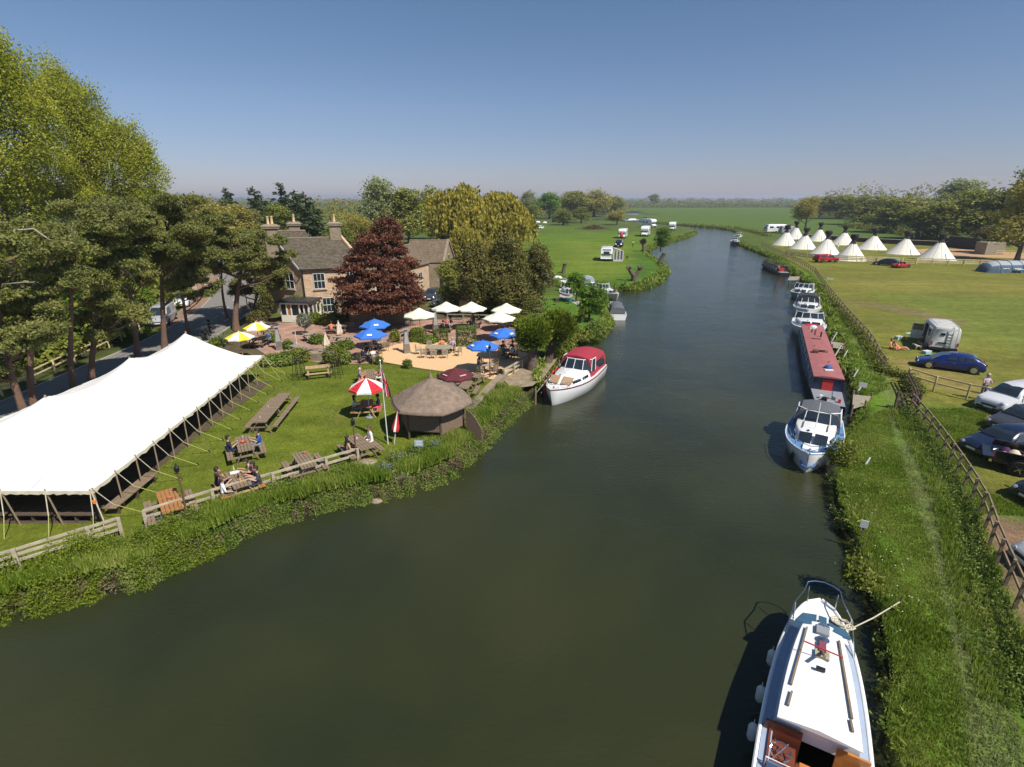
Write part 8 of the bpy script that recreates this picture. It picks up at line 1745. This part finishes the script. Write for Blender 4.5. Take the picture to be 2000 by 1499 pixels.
# ---- camper vans, motorhomes, caravans
def boxvan(label,front,rear,kind,L,W,H,cat,nm,scale=1.0,colr=M['white'],cabm=None,windows=True,group=None):
    a,b=Vector(G(*rear)),Vector(G(*front)); d=(b-a).normalized(); c=a+d*L*scale/2; t=thing(nm,label,cat,(c.x,c.y,0),face_dir(d.x,d.y),group,scale); hw=W/2; Y=lambda f:-L/2+L*f
    def sec(y,z1,z0=.45,k=1.0): return [(-hw*k,y,z0),(-hw*k,y,z1-.15),(-hw*k+.06,y,z1-.04),(-hw*k+.16,y,z1),(hw*k-.16,y,z1),(hw*k-.06,y,z1-.04),(hw*k,y,z1-.15),(hw*k,y,z0)]
    if kind=='motorhome':
        MB().loft([sec(Y(0),H-.04),sec(Y(.01),H),sec(Y(.72),H),sec(Y(.80),H-.02),sec(Y(.90),H-.25,1.9,.97),sec(Y(.93),H-.5,2.0,.9)]).build('body',colr,t,40)
        MB().box(0,Y(.38),.95,W-.02,L*.75,1.1).build('lower_body',colr,t)
        MB().loft([[(x,y,z) for x,z in rrect(.95*k,.40,zz)] for y,zz,k in ((Y(.70),1.2,1),(Y(.86),1.15,1),(Y(.97),.95,.95),(Y(1),.6,.85))]).build('cab',colr,t,50)
        MB().loft([[(-.93,Y(.72),1.1),(-.85,Y(.72),1.98),(.85,Y(.72),1.98),(.93,Y(.72),1.1)],[(-.90,Y(.90),1.1),(-.80,Y(.80),1.96),(.80,Y(.80),1.96),(.90,Y(.90),1.1)]]).build('cab_top',colr,t)
        MB().plate([Vector((-.84,Y(.905),1.18)),Vector((.84,Y(.905),1.18)),Vector((.76,Y(.812),1.92)),Vector((-.76,Y(.812),1.92))],(0,1,.6),.02).build('windscreen',M['glass'],t)
        for s in (-1,1): MB().box(s*.7,Y(.985),.85,.28,.08,.18).build('headlight',M['lamp_clear'],t); MB().box(s*1.08,Y(.88),1.4,.14,.1,.3).build('wing_mirror',M['black'],t)
        MB().box(0,Y(1),.55,1.2,.06,.2).build('grille',M['black'],t); fs=(.16,.86)
    else:
        MB().loft([sec(Y(0)+.12,H-.5,.55),sec(Y(0),H-1.1,.5),sec(Y(.05),H-.08),sec(Y(.2),H),sec(Y(.8),H),sec(Y(.95),H-.10),sec(Y(1),H-1.0,.5)]).build('body',colr,t,40); fs=(.46,)
        MB().plate([Vector((-hw*.78,Y(0)+.03,1.30)),Vector((hw*.78,Y(0)+.03,1.30)),Vector((hw*.74,Y(.045),H-.28)),Vector((-hw*.74,Y(.045),H-.28))],(0,-1,.05),.05).build('front_window',M['glass'],t)
        MB().beam((0,Y(0),.5),(0,Y(0)-1.1,.42),.08,.08).build('drawbar',M['metal'],t); MB().tube([(0,Y(0)-1.0,0),(0,Y(0)-1.0,.5)],.04,6).build('jockey_wheel',M['tyre'],t)
    if windows:
        for s in (-1,1):
            for p,q,z0,z1 in ((.12,.30,1.45,2.0),(.44,.62,1.45,2.0)): MB().box(s*(hw+.005),(Y(p)+Y(q))/2,(z0+z1)/2,.03,Y(q)-Y(p),z1-z0).build('side_window',M['glass'],t)
            MB().box(s*(hw+.004),Y(.36),1.15,.02,.6,.9*1.4).build('door',M['white_dirty'],t); MB().box(s*(hw+.003),Y(.5),1.05,.012,L*.9,.08).build('stripe',M['grey'],t)
        MB().box(0,Y(0)-.01,1.7,W*.5,.04,.5).build('rear_window',M['glass'],t)
    for x,y in ((0,.3),(0,.6)): MB().box(x,Y(y),H+.05,.5,.5,.08).build('roof_light',M['lamp_clear'],t)
    for f in fs:
        for s in (-1,1): wheel(t,s*(hw-.10),Y(f),.34,.22,s)
    return t,c,d
boxvan('white motorhome facing the camera on the far camping field',(1245,470),(1262,460),'motorhome',6.5,2.3,2.9,'motorhome','motorhome',1.25); boxvan('white motorhome seen from the side farthest up the river bank',(1281,445),(1257,443),'motorhome',7,2.3,2.9,'motorhome','motorhome',1.35); boxvan('small white motorhome at the river bend',(1303,455),(1314,449),'motorhome',6,2.3,2.9,'motorhome','motorhome',1.2)
boxvan('white camper with a red cover behind the dark car on the camping field',(1207,470),(1218,464),'motorhome',5.8,2.2,2.7,'camper van','camper_van',1.2); car('dark car parked in front of the small white camper',(1207,484),(1218,474),'suv',BK,scale=1.15)
x,y=G(1213,470); setp(MB().lathe([(.02,0),(.5,.05),(.6,.8),(.3,1.4),(.02,1.6)],9).build('red_cover',M['red'],None,True,(x,y,1.2)),'red cloth bundle heaped between the dark car and the camper','cover')
cv,c,d=boxvan('white touring caravan with a dark front window, attached to a grey awning',(1186,500),(1184,511),'caravan',6.3,2.3,2.6,'caravan','caravan',1.12)
boxvan('pale caravan behind the left-hand tipis',(1519,455),(1494,455),'caravan',6.5,2.3,2.6,'caravan','caravan',1.3); boxvan('grey-white caravan end beside the pale caravan',(1535,457),(1522,457),'caravan',5,2.3,2.5,'caravan','caravan',1.2,M['grey'])
x0,y0=G(1198,511); x1,y1=G(1216,511)
t=thing('awning','pale grey caravan awning with dark mesh windows','awning',(x0,y0,0)); w_=x1-x0; aw=cloth('pale_awning',(.50,.47,.48)); dk=cloth('dark_mesh',(.09,.09,.11))
MB().add([(0,0,2.9),(w_,0,2.3),(w_,3.6,2.3),(0,3.6,2.9),(0,0,2.82),(w_,0,2.22),(w_,3.6,2.22),(0,3.6,2.82)],[(0,1,2,3),(4,5,6,7),(0,1,5,4),(1,2,6,5),(2,3,7,6)]).build('roof',aw,t); MB().box(w_/2,0,.2,w_,.04,.4).build('front_wall',aw,t)
for k in range(3): MB().box(w_*(k+.5)/3,0,1.25,w_/3-.35,.03,1.7).build('mesh_window',dk,t)
for k in range(4): MB().box(w_*k/3,0,1.3,.22,.045,2.4-.1*k).build('front_strip',aw,t)
MB().box(w_,1.8,1.1,.04,3.6,2.2).build('side_wall',aw,t)
x,y=G(1224,508); t=thing('camp_chair','dark folding camp chair beside the awning','chair',(x,y,0)); chair_parts(t,M['black'])
# camper van with ladder and open doors
def camper():
    L,W,H=5.6,2.05,2.35; a,b=Vector(G(1840,690)),Vector(G(1808,655)); d=(b-a).normalized(); c=a+d*L/2; t=thing('camper_van','grey-white high-roof camper van with a rear ladder and open side doors','camper van',(c.x,c.y,0),face_dir(d.x,d.y)); hw=W/2; Y=lambda f:-L/2+L*f; P=mat('dull_white_van_paint',(.60,.59,.56),.45,.08,2)
    def sec(y,z1,z0=.4,k=1.0): return [(-hw*k,y,z0),(-hw*k*1.0,y,1.2),(-hw*k*.93,y,z1-.18),(-hw*k*.84,y,z1-.03),(-hw*k*.5,y,z1+.02),(hw*k*.5,y,z1+.02),(hw*k*.84,y,z1-.03),(hw*k*.93,y,z1-.18),(hw*k,y,1.2),(hw*k,y,z0)]
    MB().loft([sec(Y(0),H-.1,.45,.98),sec(Y(.012),H),sec(Y(.70),H),sec(Y(.76),H-.12),sec(Y(.84),1.35,.4,.96),sec(Y(.97),1.05,.4,.92),sec(Y(1),.7,.45,.85)]).build('body',P,t,50)
    MB().plate([Vector((-.8,Y(.845),1.36)),Vector((.8,Y(.845),1.36)),Vector((.74,Y(.765),2.15)),Vector((-.74,Y(.765),2.15))],(0,1,.4),.03).build('windscreen',M['glass'],t)
    # rear door details
    MB().box(0,Y(0)-.012,1.25,.02,.02,1.6).build('door_seam',M['black'],t); MB().box(-.28,Y(0)-.02,1.72,.32,.03,.22).build('rear_window',M['glass'],t); MB().box(-.22,Y(0)-.03,.92,.62,.04,.12).build('rear_panel',M['black'],t); MB().box(0,Y(0)-.10,.42,W*.96,.16,.20).build('bumper',M['black'],t)
    for s in (-1,1): MB().box(s*hw*.93,Y(0)-.01,.85,.10,.05,.34).build('tail_light',M['lamp_red'],t)
    for x in (.38,.74): MB().tube([(x,Y(0)-.10,.7),(x,Y(0)-.10,H-.05),(x,Y(0)+.25,H+.12)],.02,6).build('ladder_rail',M['metal'],t)
    for k in range(6): MB().tube([(.38,Y(0)-.10,.8+k*.27),(.74,Y(0)-.10,.8+k*.27)],.016,5).build('ladder_rung',M['metal'],t)
    for s in (-1,1): MB().tube([(s*hw*.8,Y(.02),H+.12),(s*hw*.8,Y(.66),H+.12)],.022,5).build('roof_rack_rail',M['metal'],t)
    for k in range(6): MB().tube([(-hw*.8,Y(.04+k*.12),H+.12),(hw*.8,Y(.04+k*.12),H+.12)],.018,5).build('roof_rack_bar',M['metal'],t)
    # black slabs stand for the shade inside the side openings, river side (-x)
    MB().box(-hw-.004,Y(.52),1.25,.03,1.1,1.6).build('side_door_shade',M['blackcloth'],t); MB().box(-hw-.03,Y(.20),1.35,.04,1.5,1.5).build('sliding_door',P,t); MB().box(-hw-.055,Y(.20),1.60,.02,.9,.6).build('sliding_door_window',M['glass'],t)
    o=MB().box(0,0,0,1.0,.06,1.5).build('cab_door',P,t,loc=(-hw-.48,Y(.66),1.15),rz=-.25); MB().box(0,-.035,.38,.8,.02,.6).build('door_window',M['glass'],o)
    MB().box(-hw+.02,Y(.74),1.05,.08,.9,1.3).build('cab_door_shade',M['blackcloth'],t)  # black slab painting the unlit inside of the cab doorway
    for f in (.17,.83):
        for s in (-1,1): wheel(t,s*(hw-.06),Y(f),.35,.22,s)
    return t
camper()
x,y=G(1739,682); person('orange-dressed person sitting up on the grass by the camper van',x,y,R(200),C_['orange'],C_['orange'],'hair_brown','ground','lap',-.1,sleeveless=True,short=True)
x,y=G(1757,684); person('person in coral lying back on the grass towards the van',x,y,R(-120),C_['coral'],C_['coral'],'hair_brown','ground','down',-.8,short=True)
x,y=G(1796,680); person('woman in brown sitting by the open van door',x,y,R(160),C_['brown_t'],C_['khaki'],'hair_brown','ground','lap',0,z=.3,short=True)
for lb,px,py,col,sz in [('pale green cool box on the grass by the open door',1754,663,(.35,.6,.5),(.6,.4,.35)),('light blue plastic crate beside the van wheel',1809,691,(.25,.45,.6),(.7,.4,.3)),('pale green folding table top left of the van door',1775,661,(.35,.6,.5),(.9,.5,.45))]:
    x,y=G(px,py); nm_='folding_table' if 'table' in lb else 'cool_box'; t=thing(nm_,lb,'table' if 'table' in lb else 'box',(x,y,0),.3); m_=mat(nm_+str(px),col,.5,.05)
    if nm_=='folding_table':
        MB().box(0,0,.5,.9,.5,.04).build('tabletop',m_,t)
        for a,b in ((-1,-1),(1,-1),(1,1),(-1,1)): MB().tube([(a*.4,b*.2,0),(a*.35,b*.18,.5)],.018,5).build('leg',M['metal'],t)
    else: MB().box(0,0,sz[2]*.4,sz[0],sz[1],sz[2]*.8).build('box',m_,t); MB().box(0,0,sz[2]*.86,sz[0]*1.04,sz[1]*1.05,sz[2]*.12).build('lid',M['white_dirty'],t)
x,y=G(1916,781); person('grey-haired man in a pale shirt standing behind the pale fence with folded hands',x,y,R(180),C_['lilac'],C_['grey_j'],'hair_grey','stand','fold',0,short=True,scale=1.12)
x,y=G(1635,490); person('tiny figure in white between two tipis',x,y,R(180),C_['white_t'],C_['pale'],pose='stand',arms='down')
x,y=G(1236,483); person('person in a bright vest by the dark car on the camping field',x,y,0,cloth('lime',(.4,.5,.1)),C_['navy'],pose='stand',arms='down')
# a small dog near the blanket
x,y=G(1793,684); bq=bake_skin('body',[Vector(p) for p in [(0,0,.36),(0,.22,.38),(0,.36,.50),(0,.46,.54),(0,.58,.50),(-.07,.20,.2),(-.07,.22,.0),(.07,.20,.2),(.07,.22,.0),(0,-.18,.37),(-.08,-.14,.24),(-.07,-.24,.15),(-.07,-.20,0),(.08,-.14,.24),(.07,-.24,.15),(.07,-.20,0),(0,-.34,.46)]],[(0,1),(1,2),(2,3),(3,4),(1,5),(5,6),(1,7),(7,8),(0,9),(9,10),(10,11),(11,12),(9,13),(13,14),(14,15),(9,16)],[.10,.11,.07,.075,.035,.035,.022,.035,.022,.09,.05,.03,.022,.05,.03,.022,.015],[mat('pale_dog_fur',(.42,.36,.28),.9,.2,6)],lambda c:0)
t=thing('dog','small pale dog on the grass between the van and the blue coupe','dog',(x,y,0),R(70)); link('body',bq,t)
for s in (-1,1): MB().lathe([(.03,0),(.02,-.05),(.004,-.09)],6,(s*.06,.44,.60)).build('ear',M['hair_brown'],t)
# motorbikes by the kerb
for lb,px,py,an in [('black touring motorbike nearest the cordyline',402,664,40),('second dark motorbike beside the road',412,650,35)]:
    x,y=G(px,py); t=thing('motorbike',lb,'motorbike',(x,y,0),R(an))
    for yy in (-.72,.72):
        wh=MB().lathe([(.22,-.07),(.30,-.07),(.32,0),(.30,.07),(.22,.07)],16,(0,0,0),axis='x').build('wheel',M['tyre'],t,30,(0,yy,.32)); MB().lathe([(.22,-.02),(.22,.02),(.05,.05)],12,(0,0,0),axis='x').build('rim',M['rim'],wh)
    MB().loft([[(-.14,y_,z0),(-.18,y_,(z0+z1)/2),(-.10,y_,z1),(.10,y_,z1),(.18,y_,(z0+z1)/2),(.14,y_,z0)] for y_,z0,z1 in ((-.5,.45,.75),(-.1,.3,.82),(.3,.4,1.0),(.6,.7,.95))]).build('body',M['black'],t,50); MB().box(0,-.35,.82,.26,.7,.12).build('seat',M['black'],t); MB().tube([(-.36,.40,1.08),(0,.5,1.02),(.36,.40,1.08)],.025,6).build('handlebar',M['chrome'],t)
    MB().plate([Vector((-.16,.62,1.0)),Vector((.16,.62,1.0)),Vector((.11,.5,1.35)),Vector((-.11,.5,1.35))],(0,1,.4),.01).build('windshield',M['glass'],t)
    for s in (-1,1): MB().tube([(s*.09,.5,.98),(s*.09,.72,.32)],.028,6).build('fork',M['chrome'],t); MB().box(s*.32,-.55,.62,.22,.5,.34,taper=.85).build('pannier',M['black'],t); MB().tube([(s*.18,.1,.3),(s*.24,-.9,.36)],.04,7).build('exhaust',M['chrome'],t)
# ================================================================ tipis
def tipi(label,cx,by,wpx,ty,seed):
    x,y=G(cx,by); r=wpx*mpp(x,y,0)/2; H=height_at(x,y,ty)+.1; t=thing('tipi',label,'tipi',(x,y,0),0,'white tipis with black smoke flaps'); rd=random.Random(seed); n=32; rings=[]
    for k in range(9):
        f=k/8; rr=r*(1-f)**1.06*(1-.03*math.sin(f*math.pi))+.16; rings.append([(math.cos(2*math.pi*j/n)*rr*(1+.018*math.cos(2*math.pi*j*12/n)*(1-f)) +f*.15*r*.3,math.sin(2*math.pi*j/n)*rr*(1+.018*math.cos(2*math.pi*j*12/n)),H*f) for j in range(n)])
    MB().loft(rings).build('canvas',M['tipi'],t,True)
    sm=mat('tipi_seam',(.46,.42,.34),.9,.05)
    for k in range(12):
        a=2*math.pi*(k+.3)/12; pts=[(math.cos(a)*(r*(1-f)**1.06*(1-.03*math.sin(f*math.pi))+.185)+f*.045*r,math.sin(a)*(r*(1-f)**1.06+.185),H*f) for f in (0,.33,.66,.97)]; MB().tube(pts,.022,4).build('seam',sm,t)
    MB().plate([Vector((-.45,-r*.99-.17,.1)),Vector((.45,-r*.99-.17,.1)),Vector((.12,-r*.62-.17,H*.38)),Vector((-.12,-r*.62-.17,H*.38))],(0,-1,.5),.03).build('door_flap',M['tipi'],t)
    tx=r*.045; lean=rd.uniform(-.25,.25)
    # black flared cap over the crossing poles
    mb=MB(); R_=[]
    for z,q in ((-.9,.75),(-.2,.48),(.12,.36),(.45,.62),(1.0,.85),(1.3,.75),(1.38,.3)): R_.append([(tx+lean*z*.5+math.cos(a)*q*(1+.15*math.sin(3*a+seed)),math.sin(a)*q,H+z) for a in [2*math.pi*j/12 for j in range(12)]])
    mb.loft(R_).build('smoke_cap',M['blackcloth'],t,True)
    for k in range(7): a=2*math.pi*k/7+.3; MB().tube([(tx-math.cos(a)*.1,-math.sin(a)*.1,H-.1),(tx+lean*.7+math.cos(a)*.55,math.sin(a)*.55,H+1.5)],.035,5).build('pole',M['wood_dark'],t)
for i,(cx_,by,wp,ty,lb) in enumerate([(1532,479,42,450,'leftmost tipi of the front group, nearest the river'),(1551,467,33,441,'tipi peeping out behind the leftmost one'),(1568,486,46,456,'second tipi from the left in the front row'),(1597,471,35,444,'tipi in the back row behind the second and third front ones'),(1610,498,54,463,'third front tipi, behind the red pickup'),(1645,478,40,451,'back row tipi right of the small white figure'),(1659,508,56,471,'front tipi standing right of the red pickup'),(1702,487,49,458,'tipi standing apart in the middle of the camp'),(1763,496,54,463,'second tipi from the right end'),(1828,508,62,469,'rightmost tipi beside the dark barrier')]): tipi(lb,cx_,by,wp,ty,i)
# low barrier, rope and pallet stack behind the tipis
t=thing('canvas_barrier','long dark canvas wall with a pale rope edge behind the tipis','barrier'); dk2=cloth('dark_brown_tarp',(.05,.032,.028))
a=[G(*p) for p in [(1560,466),(1640,470),(1720,476),(1850,482),(1910,489)]]
for k,(p,q) in enumerate(zip(a,a[1:])):
    h=1.3 if k<3 else 3.0; MB().beam((*p,h/2),(*q,h/2),.12,h).build('canvas_panel',dk2,t); MB().tube([(*p,h+.1),(*q,h+.1)],.07,5).build('rope_edge',M['rope'],t)
x,y=G(1930,497); t=thing('slatted_shed','small slatted wooden shed right of the dark barrier','shed',(x,y,0),.1)
for k in range(14): MB().box(0,0,.2+k*.21,5.2,3,.17).build('slat',M['wood_grey'],t)
MB().box(0,0,1.5,5.0,2.9,3.0).build('core',M['wood_dark'],t)
fence('arena_rail','pale rail running right from the slatted shed to the oak',[(1945,499),(2000,500),(2060,502)],1.2,2,3,M['fence_yellow'])
# blue-grey tunnel tent
def tunnel_tent():
    x,y=G(1958,531); t=thing('tunnel_tent','blue and grey tunnel tent with clear windows at the right edge','tent',(x,y,0),R(4)); Lw=mpp(x,y)*92; W_,H=3.6,2.1; gm=cloth('tent_grey',(.30,.33,.36)); bm2=cloth('tent_blue',(.06,.10,.15)); n=9; mb=MB(); R_=[]
    def prof(xx,h,w_): return [(xx,-w_/2*math.cos(math.pi*k/10)*(1.0),h*math.sin(math.pi*k/10)**.75) for k in range(11)]
    st=[(-.5,.25,.7),(-.42,.82,.9),(-.25,1,1),(0,.985,1),(.25,1,1),(.44,.99,1),(.5,.9,.98)]
    mb=MB(); R_=[prof(Lw*f,H*h,W_*w_) for f,h,w_ in st]; mb.loft(R_,closed=False,cap=True); mb.m=[1 if i%10 in(0,1,8,9) or i<10 else 0 for i in range(len(mb.f))]; mb.build('flysheet',[gm,bm2],t,50)
    for f in (-.25,0,.25,.44): MB().tube([(Lw*f,-W_/2*1.01*math.cos(math.pi*k/10),H*1.01*math.sin(math.pi*k/10)**.75+.01) for k in range(11)],.04,5).build('pole_sleeve',bm2,t)
    for f0,f1 in ((-.20,-.06),(.05,.20),(.29,.41)): MB().plate([Vector((Lw*f0,-W_*.475,.75)),Vector((Lw*f1,-W_*.475,.75)),Vector((Lw*f1,-W_*.36,1.45)),Vector((Lw*f0,-W_*.36,1.45))],(0,-1,.3),.05).build('window',M['white_dirty'],t)
    for f in (-.3,-.1,.12,.35): MB().tube([(Lw*f,-W_*.42,1.2),(Lw*f-.1,-W_/2-1.3,0)],.02,4).build('guy_rope',M['rope'],t)
tunnel_tent()
x,y=G(1992,534); t=thing('camping_table','white folding camping table beside the tunnel tent','table',(x,y,0)); MB().box(0,0,.7,2.0,.7,.04).build('tabletop',M['white'],t)
for a,b in ((-1,-1),(1,-1),(1,1),(-1,1)): MB().tube([(a*.9,b*.3,0),(a*.8,b*.28,.7)],.02,5).build('leg',M['metal'],t)
# small far tents and covers on the camping field
for lb,px,py,wp,hp,col in [('tiny cream tent at the left end of the far field',1022,440,10,5,(.6,.58,.48)),('second tiny cream tent in the far field row',1031,437,9,5,(.6,.58,.48)),('third tiny cream tent in the far field row',1038,439,8,5,(.62,.6,.5)),('low white tent in front of the far row',1024,456,11,6,(.7,.7,.66)),('far white cover near the hedge',1050,435,11,3,(.7,.7,.66)),('dark green tent left of the far white car',1044,452,13,8,(.05,.07,.07)),('pale cover beside the dark 4x4',1064,436,9,3,(.65,.65,.6)),('bright blue tent under the golden willows',945,472,26,9,(.05,.25,.6))]:
    x,y=G(px,py); m_=mpp(x,y); w_=wp*m_; h=hp*m_; t=thing('small_tent',lb,'tent',(x,y,0)); mb=MB(); mb.loft([[(-w_/2*k,yy,0),(-w_/3*k,yy,h*.8*k),(0,yy,h*k),(w_/3*k,yy,h*.8*k),(w_/2*k,yy,0)] for yy,k in ((-1.4,.6),(-.9,1),(.9,1),(1.4,.6))]); mb.build('flysheet',cloth('tent%d'%px,col),t,50); MB().plate([Vector((-w_*.12,-1.42,0)),Vector((w_*.12,-1.42,0)),Vector((0,-1.42,h*.5))],(0,-1,0),.02).build('door_flap',M['white_dirty'],t)

# ================================================================ thin summer haze
hz=bpy.data.materials.new('summer_haze'); hz.use_nodes=True; n=hz.node_tree; n.nodes.clear(); o=n.nodes.new('ShaderNodeOutputMaterial'); v=n.nodes.new('ShaderNodeVolumePrincipled')
v.inputs['Color'].default_value=(.80,.86,1.0,1); v.inputs['Density'].default_value=.00022; v.inputs['Anisotropy'].default_value=.2; n.links.new(v.outputs[0],o.inputs['Volume'])
setp(MB().box(0,4200,24,13000,9800,57).build('haze',hz),kind='stuff')
